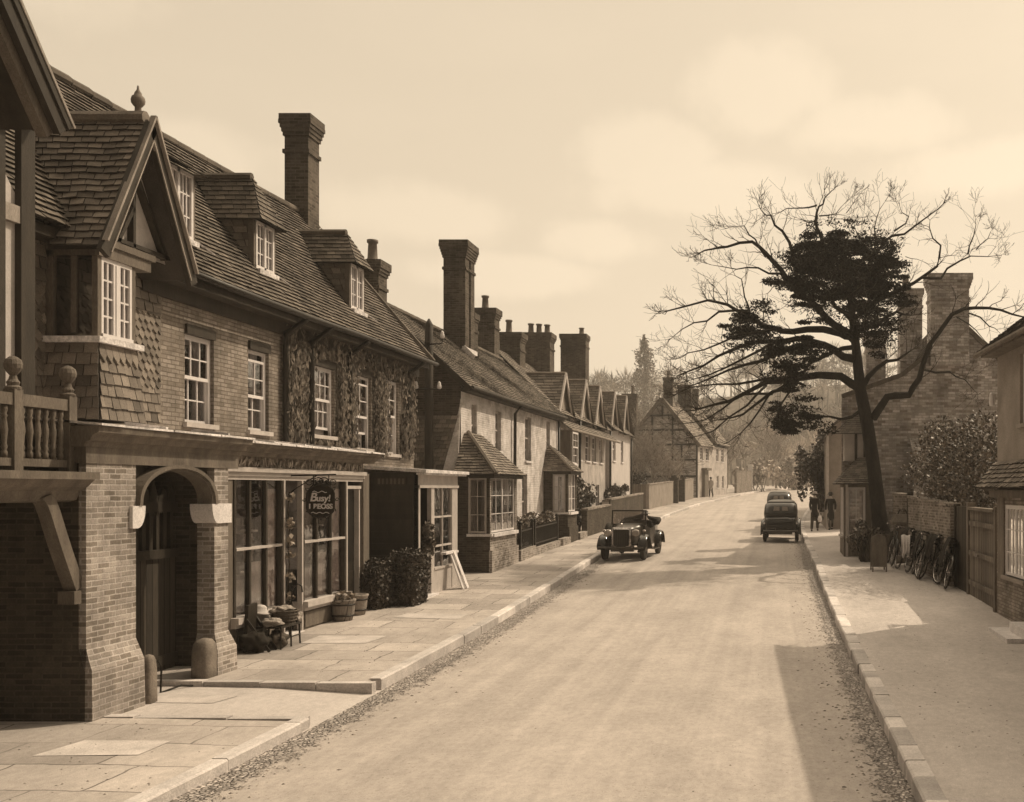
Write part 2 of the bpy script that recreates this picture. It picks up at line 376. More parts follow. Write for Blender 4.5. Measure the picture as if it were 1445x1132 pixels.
def skin_obj(name, verts, edges, radii, m, root, lvl=2, flat=None):
    me = bpy.data.meshes.new(name); o = bpy.data.objects.new(name, me); COL.objects.link(o); o.parent = root
    me.from_pydata([tuple(v) for v in verts], edges, []); me.materials.append(M[m])
    md = o.modifiers.new('Skin', 'SKIN'); md.use_smooth_shade = True
    sv = me.skin_vertices[0].data
    for i, r in enumerate(radii):
        sv[i].radius = (r, r) if not hasattr(r, '__len__') else r
        sv[i].use_root = (i == 0)
    sb = o.modifiers.new('Sub', 'SUBSURF'); sb.levels = sb.render_levels = lvl
    return o
# ---------------------------------------------------------------- camera, sun, sky
cam = bpy.data.objects.new('camera', bpy.data.cameras.new('camera')); COL.objects.link(cam); S.camera = cam
cam.location = (0, 0, CAMZ); cam.rotation_euler = (R(90), 0, 0)
cam.data.sensor_width = 36; cam.data.lens = 36 * FPX / 1445
cam.data.shift_x = (722.5 - VPX) / 1445; cam.data.shift_y = (VPY - 566) / 1445
cam.data.clip_start = .1; cam.data.clip_end = 3000
SUN = V((4.0, 3.1, 5.34)).normalized()
sun = bpy.data.objects.new('sun', bpy.data.lights.new('sun', 'SUN')); COL.objects.link(sun)
sun.data.energy = 2.6; sun.data.angle = R(.55); sun.data.color = (1, .83, .61)
sun.rotation_euler = SUN.to_track_quat('Z', 'Y').to_euler()
W = bpy.data.worlds.new('World'); S.world = W; W.use_nodes = True
nt = W.node_tree; bg = nt.nodes['Background']
sky = nt.nodes.new('ShaderNodeTexSky'); sky.sky_type = 'NISHITA'; sky.sun_disc = False
sky.sun_elevation = math.asin(SUN.z); sky.sun_rotation = math.atan2(SUN.x, SUN.y)
sky.dust_density = 3; sky.air_density = 1.5
bw = nt.nodes.new('ShaderNodeRGBToBW'); nt.links.new(sky.outputs[0], bw.inputs[0])
pw = nt.nodes.new('ShaderNodeMath'); pw.operation = 'POWER'; nt.links.new(bw.outputs[0], pw.inputs[0]); pw.inputs[1].default_value = .30
tc = nt.nodes.new('ShaderNodeTexCoord'); mp = nt.nodes.new('ShaderNodeMapping'); mp.inputs['Scale'].default_value = (1, 1, 3.0); mp.inputs['Location'].default_value = (.45, .2, .25)
nt.links.new(tc.outputs['Generated'], mp.inputs['Vector'])
ns = nt.nodes.new('ShaderNodeTexNoise'); ns.inputs['Scale'].default_value = 3.6; ns.inputs['Detail'].default_value = 7; ns.inputs['Roughness'].default_value = .55
nt.links.new(mp.outputs[0], ns.inputs['Vector'])
mr = nt.nodes.new('ShaderNodeMapRange'); mr.interpolation_type = 'SMOOTHSTEP'; nt.links.new(ns.outputs[0], mr.inputs[0])
for i, v in enumerate((.45, .68, .99, 1.015)): mr.inputs[i + 1].default_value = v
ml = nt.nodes.new('ShaderNodeMath'); ml.operation = 'MULTIPLY'; nt.links.new(pw.outputs[0], ml.inputs[0]); nt.links.new(mr.outputs[0], ml.inputs[1])
# a few heaped clouds low over the street's end, each a ragged patch of sky
n2 = nt.nodes.new('ShaderNodeTexNoise'); n2.inputs['Scale'].default_value = 9; n2.inputs['Detail'].default_value = 8; n2.inputs['Roughness'].default_value = .6; nt.links.new(tc.outputs['Generated'], n2.inputs['Vector'])
def smath(op, a, b):
    n = nt.nodes.new('ShaderNodeMath'); n.operation = op
    for k, v in ((0, a), (1, b)):
        if isinstance(v, (int, float)): n.inputs[k].default_value = v
        else: nt.links.new(v, n.inputs[k])
    return n.outputs[0]
tot = None
for az, el, w_, h_ in ((-.01, .375, .075, .045), (.10, .34, .10, .03), (-.125, .315, .07, .04), (-.06, .285, .13, .03), (-.16, .235, .06, .022), (-.35, .25, .09, .03), (.2, .30, .12, .03), (-.55, .28, .1, .025), (-.26, .20, .12, .02), (.45, .3, .15, .04), (-.8, .4, .2, .05)):
    d = V((math.sin(az) * math.cos(el), math.cos(az) * math.cos(el), math.sin(el)))
    m_ = nt.nodes.new('ShaderNodeMapping'); m_.vector_type = 'POINT'; m_.inputs['Scale'].default_value = (1 / w_, 1 / w_, 1 / h_); m_.inputs['Location'].default_value = (-d.x / w_, -d.y / w_, -d.z / h_)
    nt.links.new(tc.outputs['Generated'], m_.inputs['Vector']); ln = nt.nodes.new('ShaderNodeVectorMath'); ln.operation = 'LENGTH'; nt.links.new(m_.outputs[0], ln.inputs[0])
    r_ = smath('ADD', ln.outputs['Value'], smath('MULTIPLY', smath('SUBTRACT', n2.outputs[0], .5), 2.0)); mm = nt.nodes.new('ShaderNodeMapRange'); mm.interpolation_type = 'SMOOTHSTEP'; nt.links.new(r_, mm.inputs[0])
    for i, v in enumerate((.45, 1.15, 1, 0)): mm.inputs[i + 1].default_value = v
    tot = mm.outputs[0] if tot is None else smath('MAXIMUM', tot, mm.outputs[0])
cl = smath('ADD', smath('MULTIPLY', tot, .12), .965); m_ = nt.nodes.new('ShaderNodeMath'); m_.operation = 'MULTIPLY'; nt.links.new(ml.outputs[0], m_.inputs[0]); nt.links.new(cl, m_.inputs[1]); ml = m_
sx = nt.nodes.new('ShaderNodeSeparateXYZ'); nt.links.new(tc.outputs['Generated'], sx.inputs[0])
def mrange(out, lo, hi, a, b):
    n = nt.nodes.new('ShaderNodeMapRange'); n.interpolation_type = 'SMOOTHSTEP'; nt.links.new(out, n.inputs[0])
    for i, v in enumerate((lo, hi, a, b)): n.inputs[i + 1].default_value = v
    return n.outputs[0]
# sky dimmed behind the camera, boosted overhead out of view to fill ground shade
for o_ in (mrange(sx.outputs[1], -.45, .42, .22, 1), mrange(sx.outputs[2], .45, .8, 1, 3.0)):
    m_ = nt.nodes.new('ShaderNodeMath'); m_.operation = 'MULTIPLY'; nt.links.new(ml.outputs[0], m_.inputs[0]); nt.links.new(o_, m_.inputs[1]); ml = m_
sc = nt.nodes.new('ShaderNodeVectorMath'); sc.operation = 'SCALE'; sc.inputs[0].default_value = (2.98, 2.46, 1.80)
nt.links.new(ml.outputs[0], sc.inputs['Scale']); nt.links.new(sc.outputs[0], bg.inputs['Color'])
bg.inputs['Strength'].default_value = .15
S.view_settings.view_transform = 'Standard'; S.view_settings.look = 'None'
S.view_settings.exposure = EXPO; S.view_settings.gamma = 1; S.view_settings.use_curve_mapping = False
S.cycles.max_bounces = 6; S.cycles.transparent_max_bounces = 12; S.cycles.volume_bounces = 1
S.cycles.use_denoising = True

# ---------------------------------------------------------------- ground
def sheet(xa, xb, za, ys, nx):
    """a sheet between two lines along the street"""
    mb = MB(); vs = []; fs = []
    for y in ys:
        a, b = xa(y), xb(y)
        for i in range(nx + 1):
            x = a + (b - a) * i / nx; vs.append((x, y, za(x, y)))
    n = nx + 1
    for j in range(len(ys) - 1):
        for i in range(nx): fs.append((j * n + i, j * n + i + 1, (j + 1) * n + i + 1, (j + 1) * n + i))
    mb.add(vs, fs); return mb
def ysteps(a, b): 
    out = [a]; 
    while out[-1] < b: out.append(min(b, out[-1] + (1 if out[-1] < 60 else 3)))
    return out

def ground_mat(name, L, pat=.35, bump=.5, cobble=0, flags=0, streak=False, fade=False):
    t = NT(name); co = t.co()
    big = t.noise(t.scale(co, 1, .45, 1), .8, 6, .65); med = t.noise(t.scale(co, 1, .5, 1), 3.2, 6, .7); fine = t.noise(co, 60, 4, .8); grit = t.noise(co, 190, 2, .8)
    fac = t.math('MULTIPLY', t.ramp(big, .3, .7, 1 - pat, 1 + pat), t.ramp(med, .3, .7, .94, 1.06)); fac = t.math('MULTIPLY', fac, t.ramp(t.noise(t.scale(co, 1, .6, 1), 13, 4, .7), .3, .7, .88, 1.1))
    gv = .09 if streak else .15; fac = t.math('MULTIPLY', fac, t.ramp(fine, .3, .7, 1 - gv, 1 + gv)); fac = t.math('MULTIPLY', fac, t.ramp(grit, .3, .7, 1 - gv, 1 + gv))
    h = fine; d = .012
    if streak:
        st = t.noise(t.scale(co, 2.6, .03, 1), 1.3, 4); fac = t.math('MULTIPLY', fac, t.ramp(st, .3, .7, .89, 1.08)); sp_ = t.noise(co, 34, 2, .5); fac = t.math('MULTIPLY', fac, t.ramp(sp_, .62, .72, 1, .72)); cr_ = t.noise(t.scale(co, .5, 1.6, 1), 2.2, 8, .8); fac = t.math('MULTIPLY', fac, t.ramp(t.math('ABSOLUTE', t.math('SUBTRACT', cr_, .5)), 0, .012, .86, 1))
    if cobble:
        v = t.n('ShaderNodeTexVoronoi', feature='DISTANCE_TO_EDGE'); v.inputs['Scale'].default_value = cobble; t.l(co, v.inputs['Vector'])
        v2 = t.n('ShaderNodeTexVoronoi'); v2.inputs['Scale'].default_value = cobble; t.l(co, v2.inputs['Vector'])
        e = t.ramp(v.outputs['Distance'], 0, .2, 0, 1); fac = t.math('MULTIPLY', fac, t.ramp(e, 0, 1, .66, 1.08))
        bwc = t.n('ShaderNodeRGBToBW'); t.l(v2.outputs['Color'], bwc.inputs[0]); fac = t.math('MULTIPLY', fac, t.ramp(bwc.outputs[0], .2, .8, .7, 1.25)); h = e; d = .04
    if flags:
        b = t.n('ShaderNodeTexBrick', offset=.37); 
        wv = t.n('ShaderNodeVectorMath', operation='ADD'); nn = t.n('ShaderNodeTexNoise', Scale=2.5); t.l(co, nn.inputs['Vector'])
        s2 = t.n('ShaderNodeVectorMath', operation='SCALE'); s2.inputs['Scale'].default_value = .12; t.l(nn.outputs['Color'], s2.inputs[0]); t.l(co, wv.inputs[0]); t.l(s2.outputs[0], wv.inputs[1])
        t.l(wv.outputs[0], b.inputs['Vector'])
        for k, vv in (('Scale', 1.0), ('Mortar Size', .012), ('Brick Width', 1.15), ('Row Height', .78), ('Bias', 0.0)): b.inputs[k].default_value = vv
        b.inputs['Color1'].default_value = (.72,) * 3 + (1,); b.inputs['Color2'].default_value = (1.2,) * 3 + (1,); b.inputs['Mortar'].default_value = (.38,) * 3 + (1,)
        bb = t.n('ShaderNodeRGBToBW'); t.l(b.outputs['Color'], bb.inputs[0])
        wear = t.ramp(t.noise(co, .55, 4), .36, .54, .2, 1)   # flags show only where the dirt is worn off
        mx = t.n('ShaderNodeMix'); t.l(wear, mx.inputs[0]); mx.inputs[2].default_value = .88; t.l(bb.outputs[0], mx.inputs[3])
        fac = t.math('MULTIPLY', fac, mx.outputs[0])
    t.bump(h, bump, d); m = t.fin(t.color(L, fac), .95, .1)
    if fade:                                     # stones thin out raggedly towards the road
        a = t.n('ShaderNodeAttribute'); a.attribute_name = 'edge'; o = [n for n in t.t.nodes if n.type == 'OUTPUT_MATERIAL'][0]
        k = t.math('ADD', a.outputs['Fac'], t.math('MULTIPLY', t.math('SUBTRACT', t.noise(co, 5, 5, .75), .5), 1.5)); k = t.math('ADD', k, t.math('MULTIPLY', t.math('SUBTRACT', t.noise(co, 40, 2, .5), .5), .9))
        mx = t.n('ShaderNodeMixShader'); tr = t.n('ShaderNodeBsdfTransparent'); t.l(t.ramp(k, .42, .52, 0, 1), mx.inputs[0]); t.l(tr.outputs[0], mx.inputs[1]); t.l(t.b.outputs[0], mx.inputs[2]); t.l(mx.outputs[0], o.inputs['Surface'])
    return m
MG = dict(road=ground_mat('dusty_road', .375, .15, .5, streak=True), path=ground_mat('flagged_pavement', .38, .22, .5, flags=1), dirt=ground_mat('trodden_gravel', .46, .14, .7), gut=ground_mat('cobbled_gutter', .40, .2, .9, cobble=20, fade=True), kerb=plain('kerb_stone', .50, .85, .2, 3, .5, 40), grass=ground_mat('rough_grass', .10, .4, .8), hill=ground_mat('leaf_litter', .08, .3, .6))

def hillz(x, y):
    z = gz(y); a = max(0, min(1, (y - 165) / 130)); z += 27 * a * a * (3 - 2 * a) * (.85 + .25 * math.sin(x * .021 + .6)) * (1 if x < 60 else 1)
    e = max(0, abs(x) - 40) / 160; z += 10 * min(1, e) * max(0, min(1, (y - 50) / 120)); return z
def gndz(x, y):
    z = hillz(x, y); return z - .14 if abs(x) < 60 else z
xs = [-170, -120, -80, -50, -30, -20, -12, -6, 0, 6, 12, 20, 30, 50, 80, 120, 170]
ys = [-60, -30, -10, 0, 10, 20, 28, 36, 44, 52, 60, 70, 80, 92, 105, 118, 132, 146, 160, 175, 190, 210, 230, 255, 280, 310, 350, 400]
g = MB(); vs = [(x, y, gndz(x, y)) for y in ys for x in xs]; n = len(xs)
g.add(vs, [(j * n + i, j * n + i + 1, (j + 1) * n + i + 1, (j + 1) * n + i) for j in range(len(ys) - 1) for i in range(n - 1)])
struct('ground', g, MG['grass'])
hump = lambda x, y: .05 * (1 - ((x - (kl(y) + kr(y)) / 2) / ((kr(y) - kl(y)) / 2)) ** 2)
struct('road', sheet(lambda y: kl(y) - .05, lambda y: kr(y) + .05, lambda x, y: gz(y) - .05 + hump(x, y), ysteps(-12, 168), 8), MG['road'])
gr_ = random.Random(4); GJ = [gr_.uniform(-.09, .09) for _ in range(600)]
gl = lambda y: .48 + .09 * math.sin(y * .7) + .05 * math.sin(y * 2.3 + 1) + GJ[int(abs(y) * 5) % 600]
def gutter_strip(line, s, w):
    mb = MB(); vs = []; ed = []; ys_ = [-8 + .2 * k for k in range(290)]; n = 6
    for y in ys_:
        for i in range(n + 1):
            x = line(y) - s * .03 + s * (w + .03) * i / n; vs.append((x, y, gz(y) - .046 + hump(x, y))); ed.append(1 - i / n)
    mb.add(vs, [(j * (n + 1) + i, j * (n + 1) + i + 1, (j + 1) * (n + 1) + i + 1, (j + 1) * (n + 1) + i) for j in range(len(ys_) - 1) for i in range(n)])
    o = struct('gutter', mb, MG['gut']); a = o.data.attributes.new('edge', 'FLOAT', 'POINT'); a.data.foreach_set('value', ed)
gutter_strip(kl, 1, .62); gutter_strip(kr, -1, .46)
def pzl(x, y): return gz(y) + (.05 if y < 11.25 else .085) + .012 * max(0, kl(y) - x) + .006 * math.sin(x * 2.1 + y * .9)
def pzr(x, y): return gz(y) + .075 + .01 * max(0, x - kr(y)) + .006 * math.sin(x * 2.3 + y * .8)
struct('pavement', sheet(lambda y: -13, lambda y: kl(y) - .12, pzl, ysteps(-12, 11.2), 10), MG['path'])
struct('pavement', sheet(lambda y: -9.9, lambda y: kl(y) - .12, pzl, ysteps(13.15, 168), 10), MG['path'])
struct('driveway', sheet(lambda y: -12, lambda y: kl(y) + .02, lambda x, y: gz(y) - .045 + min(.07, .05 * max(0, kl(y) - x)) + .014 * max(0, kl(y) - x), ysteps(11.0, 13.4), 10), MG['dirt'])
struct('pavement', sheet(lambda y: kr(y) + .12, lambda y: 12 + max(0, y - 60) * .3, pzr, ysteps(-12, 168), 12), MG['dirt'])
def kerb(line, a, b, s, w, lo=.6, hi=1.1):
    mb = MB(); y = a; g = random.Random(int(a * 7 + b))
    while y < b:
        e = min(b, y + g.uniform(lo, hi) * (1 if y < 60 else 2.5)); t = g.uniform(.72, 1.25); h = (.07 if (y < 11.2 and s < 0) else .105) + g.uniform(-.006, .006); j = g.uniform(-.012, .012)
        x0, x1 = line(y) + j, line(e - .006) + j; z0, z1 = gz(y), gz(e); c = .018
        lo0 = [(x0, y + .003, z0 - .1), (x0, y + .003, z0 + h - c), (x0 + s * c, y + .008, z0 + h), (x0 + s * w, y + .008, z0 + h), (x0 + s * w, y + .008, z0 - .1)]
        lo1 = [(x1, e - .004, z1 - .1), (x1, e - .004, z1 + h - c), (x1 + s * c, e - .004, z1 + h), (x1 + s * w, e - .004, z1 + h), (x1 + s * w, e - .004, z1 - .1)]
        mb.loft([lo0, lo1], t); y = e
    return mb
kb = kerb(kl, -6, 11.2, -1, .16, .9, 1.5); kb2 = kerb(kl, 13.3, 160, -1, .16, .9, 1.5)
kb.v, base = kb.v, len(kb.v); kb.v += kb2.v; kb.f += [[i + base for i in f] for f in kb2.f]; kb.t += kb2.t
for yy, d in ((11.22, -1), (13.1, 1)):            # stones returning across the pavement beside the passage
    x = -5.15
    while x > -7.4:
        l = rng.uniform(.7, 1.2); kb.box(x - l + .015, x, yy - .07, yy + .07, gz(yy) - .1, gz(yy) + (.07 if d < 0 else .098) + .012 * (-5.1 - x), rng.uniform(.75, 1.2)); x -= l
struct('kerb', kb, MG['kerb'])
struct('kerb', kerb(kr, -6, 130, 1, .19, .35, .8), MG['kerb'])
# pale worn flags let into the left pavement
fl = MB()
for (x, y, a, b) in ((-6.5, 9.9, .45, .3), (-7.0, 12.3, .38, .22), (-7.0, 16.6, .55, .35), (-6.5, 19.3, .6, .3)):
    z = (lambda p, q: (gz(q) - .045 + min(.07, .05 * max(0, kl(q) - p)) + .014 * max(0, kl(q) - p) if 11.2 < q < 13.1 else pzl(p, q)))
    pts = [(x + dx * a + rng.uniform(-.06, .06), y + dy * b + rng.uniform(-.05, .05)) for dx, dy in ((-1, -1), (1, -1), (1, 1), (-1, 1))]
    fl.poly([(p, q, z(p, q) + .005) for p, q in pts], rng.uniform(.9, 1.2))
struct('paving_flags', fl, plain('worn_flagstone', .44, .9, .2, 3, .4, 50))

# loose grit and leaf litter: thick along the kerbs, thin elsewhere
gt_ = MB(); gg = random.Random(44)
def chip(x, y, z, r, t):
    n = gg.choice((4, 5)); a0 = gg.uniform(0, 6.28); h = r * gg.uniform(.2, .6); e = gg.uniform(.5, 1)
    top = [(x + r * math.cos(a0 + 6.283 * k / n), y + r * e * math.sin(a0 + 6.283 * k / n), z) for k in range(n)]
    gt_.add(top + [(x, y, z + h)], [(k, (k + 1) % n, n) for k in range(n)], t)
rz_ = lambda x, y: gz(y) - .05 + hump(x, y)
for _ in range(1500):
    y = 7.5 + 38 * gg.random() ** 1.8; d = abs(gg.gauss(0, .3)); chip(kl(y) + .02 + d, y, rz_(kl(y) + d, y), gg.uniform(.008, .03), gg.uniform(.4, 1.3))
for _ in range(1700):
    y = 7 + 36 * gg.random() ** 1.8; d = abs(gg.gauss(0, .3)); chip(kr(y) - .02 - d, y, rz_(kr(y) - d, y), gg.uniform(.008, .03), gg.uniform(.35, 1.2))
for _ in range(160):
    y = 7 + 25 * gg.random() ** 1.6; x = gg.uniform(kl(y), kr(y)); chip(x, y, rz_(x, y), gg.uniform(.005, .016), gg.uniform(.4, 1.1))
for _ in range(600):
    y = 8 + 22 * gg.random() ** 1.5; x = gg.uniform(kr(y) + .25, 4.4); chip(x, y, pzr(x, y), gg.uniform(.005, .018), gg.uniform(.35, 1.15))
for _ in range(800):
    y = gg.uniform(8, 25); x = gg.uniform(-7.6, kl(y) - .2)
    if 11.0 < y < 13.4: continue
    chip(x, y, pzl(x, y), gg.uniform(.005, .016), gg.uniform(.4, 1.1))
struct('grit', gt_, plain('loose_grit', .26, .95, .2, 4, 0, 40), 'stuff')
# ================================================================ the shop house
FX = lambda x: F((x, 0, 0), (0, 1, 0), (1, 0, 0))        # a front on the left of the street, u = distance
FY = lambda y: F((0, y, 0), (1, 0, 0), (0, -1, 0))       # a wall facing down the street, u = x
A = thing('shop_house', (-8.6, 15, .05), 'long brick shop house with three dormers, an arched gateway and a tile hung oriel', 'house')
FA = FX(-8.6)
wins = [(14.83, 15.6, 3.58, 5.0), (16.62, 17.3, 3.57, 5.02), (18.92, 19.88, 3.62, 5.05), (20.84, 21.7, 3.45, 5.08), (22.56, 23.3, 3.39, 5.04)]
w = MB(); wall(w, FA, 10.9, 24.3, 3.0, 5.75, wins, .16)
w.quad((-8.6, 24.3, 0), (-12.6, 24.3, 0), (-12.6, 24.3, 5.75), (-8.6, 24.3, 5.75)); w.quad((-12.6, 10.9, 0), (-12.6, 24.3, 0), (-12.6, 24.3, 5.75), (-12.6, 10.9, 5.75))
w.quad((-8.6, 20.3, 0), (-8.6, 24.3, 0), (-8.6, 24.3, 3), (-8.6, 20.3, 3))
w.build('wall', 'brick', A)
w = MB(); w.box(-12.6, -7.53, 11.0, 11.2, 0, 2.72); w.box(-8.3, -7.53, 11.2, 11.86, 0, 2.88); w.prism([(-12.6, 10.97, 0), (-12.6, 11.0, 0), (-12.6, 11.0, .86), (-12.6, 10.975, .62)], (5.156, 0, 0)); w.build('passage_wall', 'brick_dark', A)  # pier's side face takes a darker brick, its shade put into the colour
w = MB(); w.box(-12.5, -8.61, 11.05, 24.25, 3.02, 3.1); w.build('floor', 'dark_wood', A)
for i, (a, b, c, d) in enumerate(wins):
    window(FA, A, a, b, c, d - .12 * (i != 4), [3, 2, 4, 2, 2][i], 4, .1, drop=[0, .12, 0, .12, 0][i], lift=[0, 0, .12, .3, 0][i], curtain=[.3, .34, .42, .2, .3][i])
    hm = MB(); FA.box(hm, a, b, d - .12 * (i != 4), d + .02, -.12, -.06 + .1); hm.build('lintel', 'dark_wood', A)
XR = lambda z: -8.25 - 2.25 * (z - 5.68) / 3.07
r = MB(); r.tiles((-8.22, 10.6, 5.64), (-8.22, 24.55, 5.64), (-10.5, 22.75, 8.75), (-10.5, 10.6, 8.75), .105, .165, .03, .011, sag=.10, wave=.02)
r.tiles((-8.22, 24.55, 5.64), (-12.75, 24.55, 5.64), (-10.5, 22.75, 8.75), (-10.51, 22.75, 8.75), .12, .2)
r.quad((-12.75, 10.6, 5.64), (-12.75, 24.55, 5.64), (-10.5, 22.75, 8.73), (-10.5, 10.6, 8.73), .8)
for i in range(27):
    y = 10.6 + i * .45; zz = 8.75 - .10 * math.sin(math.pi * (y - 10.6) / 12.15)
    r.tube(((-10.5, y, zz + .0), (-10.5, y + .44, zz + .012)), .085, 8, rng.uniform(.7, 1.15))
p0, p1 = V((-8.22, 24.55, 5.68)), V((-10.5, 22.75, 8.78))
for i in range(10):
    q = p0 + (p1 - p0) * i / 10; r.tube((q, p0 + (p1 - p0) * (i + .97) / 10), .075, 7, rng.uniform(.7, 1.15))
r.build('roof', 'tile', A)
e = MB(); FX(-8.6).box(e, 11, 24.5, 5.5, 5.62, .02, .3); FX(-8.6).box(e, 13.75, 24.5, 5.3, 5.5, .003, .06); e.build('eaves_board', 'dark_wood', A)
gp = MB(); gp.tube([(-8.14, y, 5.62 + .012 * math.sin(y)) for y in (13.8, 16, 18, 20, 22, 24.6)], .05, 8); gp.build('gutter', 'iron', A, True)
for y in (17.75, 18.75, 20.45, 23.75): gutter_pipe(A, [(-8.14, y, 5.58), (-8.5, y - .05, 5.3), (-8.52, y, 5.1), (-8.52, y, 3.35)], .05)
chimney(A, -10.49, 22.6, 7.2, 10.85, .52, .54, m='stack', corbels=4, cap=.05)

def dormer(y0, y1, xf, z0, z1, zr, cols, rows, hip=True, half=0):
    f = FX(xf); ym = (y0 + y1) / 2; mb = MB()
    if hip: mb.tiles((xf - .01, y0 - .03, z0), (xf, y0 - .03, z0), (xf, y0 - .03, z1), (XR(z1), y0 - .03, z1), .12, .17)
    else: mb.quad((xf, y0 - .03, z0), (xf, y0 - .03, z1), (XR(z1), y0 - .03, z1), (XR(z0), y0 - .03, z0))
    m2 = MB(); m2.quad((xf, y1 + .03, z0), (xf, y1 + .03, z1), (XR(z1), y1 + .03, z1), (XR(z0), y1 + .03, z0)); f.box(m2, y1, y1 + .06, z0 - .05, z1, -.1, .0, .8)
    f.box(mb, y0 - .06, y0, z0 - .05, z1, -.1, .0, .8)
    d = mb.build('dormer', 'tile_dark', A); m2.build('dormer_cheek', 'tile_dark', d); rb = MB(); ov = .16
    if hip:
        k = xf - .22
        rb.tiles((XR(z1), y0 - .15, z1 - .02), (xf + ov, y0 - .15, z1 - .02), (k, ym, zr), (XR(zr), ym, zr), .11, .165)
        rb.tiles((xf + ov, y1 + .15, z1 - .02), (XR(z1), y1 + .15, z1 - .02), (XR(zr), ym, zr), (k, ym, zr), .11, .165)
        rb.tiles((xf + ov, y0 - .15, z1 - .02), (xf + ov, y1 + .15, z1 - .02), (k, ym + .01, zr), (k, ym - .01, zr), .11, .165)
        rb.tube(((XR(zr), ym, zr + .01), (k, ym, zr + .01)), .07, 7)
    else:
        rb.tiles((xf + ov, y0 - .12, z1), (xf + ov, y1 + .12, z1), (XR(zr), y1 + .12, zr), (XR(zr), y0 - .12, zr), .11, .165)
        rb.quad((xf + ov, y0 - .12, z1 - .06), (xf + ov, y1 + .12, z1 - .06), (XR(zr), y1 + .12, zr - .2), (XR(zr), y0 - .12, zr - .2), .4)
    rb.build('dormer_roof', 'tile', d)
    mb = MB(); f.box(mb, y0 - .02, y1 + .02, z0 - .1, z0 - .02, -.06, .09); mb.bar((xf + .06, y1 + .05, z0 - .02), (xf + .22, y1 + .2, z0 - .16), .03, .02); mb.build('lead_apron', 'lead', d)
    b = MB(); n = 2; fr = .05
    f.box(b, y0, y0 + fr, z0 - .02, z1, -.06, .01); f.box(b, y1 - fr, y1, z0 - .02, z1, -.06, .01); f.box(b, y0, y1, z1 - fr, z1, -.055, .012); f.box(b, y0, y1, z0 - .02, z0 + fr, -.055, .012)
    f.box(b, ym - .03, ym + .03, z0, z1, -.055, .012)
    for s in range(2):
        a, c = y0 + fr + s * (ym - y0), (ym if s == 0 else y1 - fr)
        for i in range(1, cols // 2): f.box(b, a + (c - a) * i / (cols // 2) - .011, a + (c - a) * i / (cols // 2) + .011, z0, z1, -.04, -.01)
    for i in range(1, rows): zz = z0 + (z1 - z0) * i / rows; f.box(b, y0 + fr, y1 - fr, zz - .011, zz + .011, -.042, -.012)
    b.build('window_frame', 'white', d); pn = MB(); f.quad(pn, y0, y1, z0, z1, -.03); pn.build('pane', 'glass', d)
    cm = MB(); cloth_strip(cm, f, y0 + .03 + half * (ym - y0), y1 - .03, z0, z1, -.12, 5); cm.build('curtain', 'curtain', d)
dormer(14.4, 15.14, -8.66, 6.3, 7.28, 8.0, 6, 3, False)
dormer(17.1, 17.72, -8.72, 6.34, 7.14, 7.95, 4, 3, half=.8)
dormer(21.0, 21.64, -8.74, 6.36, 7.28, 7.98, 4, 3, half=.6)

# the oriel under its own little gable
f = FX(-7.97)
mb = MB(); mb.box(-8.6, -7.97, 11.97, 12.68, 4.3, 4.38); mb.box(-8.6, -8.0, 12.02, 12.64, 3.42, 4.3)
for a, b in ((11.97, 12.04), (12.61, 12.68)): f.box(mb, a, b, 4.38, 5.42, -.07, 0)
mb.box(-8.6, -8.5, 11.97, 12.04, 4.38, 5.42); mb.box(-8.3, -8.24, 11.985, 12.03, 4.45, 5.36); mb.box(-8.6, -7.97, 11.97, 12.68, 5.36, 5.5); f.box(mb, 11.93, 13.0, 5.5, 5.58, -.6, .06); f.box(mb, 11.95, 12.95, 5.36, 5.5, -.5, .03)
ob = mb.build('oriel', 'oak', A)
mb = MB(); f.box(mb, 12.04, 12.61, 4.4, 4.45, -.06, .02); f.box(mb, 12.04, 12.61, 5.31, 5.36, -.06, .0); f.box(mb, 12.3, 12.35, 4.45, 5.31, -.06, .01)
for a, b in ((12.04, 12.3), (12.35, 12.61)):
    f.box(mb, a, a + .04, 4.45, 5.31, -.05, .0); f.box(mb, b - .04, b, 4.45, 5.31, -.05, .0); f.box(mb, (a + b) / 2 - .011, (a + b) / 2 + .011, 4.45, 5.31, -.04, -.01)
    for k in range(1, 4): f.box(mb, a + .04, b - .04, 4.45 + .215 * k - .011, 4.45 + .215 * k + .011, -.042, -.012)
mb.build('window_frame', 'white', ob)
mb = MB(); f.quad(mb, 12.04, 12.61, 4.4, 5.36, -.03); FY(12.01).quad(mb, -8.5, -8.0, 4.4, 5.36, 0); mb.build('pane', 'glass', ob)
mb = MB(); cloth_strip(mb, f, 12.06, 12.2, 4.42, 5.3, -.12, 2); cloth_strip(mb, f, 12.4, 12.6, 4.42, 5.3, -.12, 3); mb.build('curtain', 'curtain', ob)
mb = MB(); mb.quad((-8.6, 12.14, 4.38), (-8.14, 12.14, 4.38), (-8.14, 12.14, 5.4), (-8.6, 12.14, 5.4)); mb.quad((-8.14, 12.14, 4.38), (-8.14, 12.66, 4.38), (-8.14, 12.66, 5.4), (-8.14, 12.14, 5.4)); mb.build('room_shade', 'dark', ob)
mb = MB(); mb.box(-8.62, -7.9, 11.9, 12.75, 4.33, 4.4); mb.build('sill', 'lead', ob)
mb = MB()
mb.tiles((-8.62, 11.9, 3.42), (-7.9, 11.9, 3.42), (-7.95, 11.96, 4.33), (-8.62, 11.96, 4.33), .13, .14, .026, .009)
mb.tiles((-7.9, 11.9, 3.42), (-7.9, 12.74, 3.42), (-7.95, 12.69, 4.14), (-7.95, 11.96, 4.14), .13, .13, .026, .009)
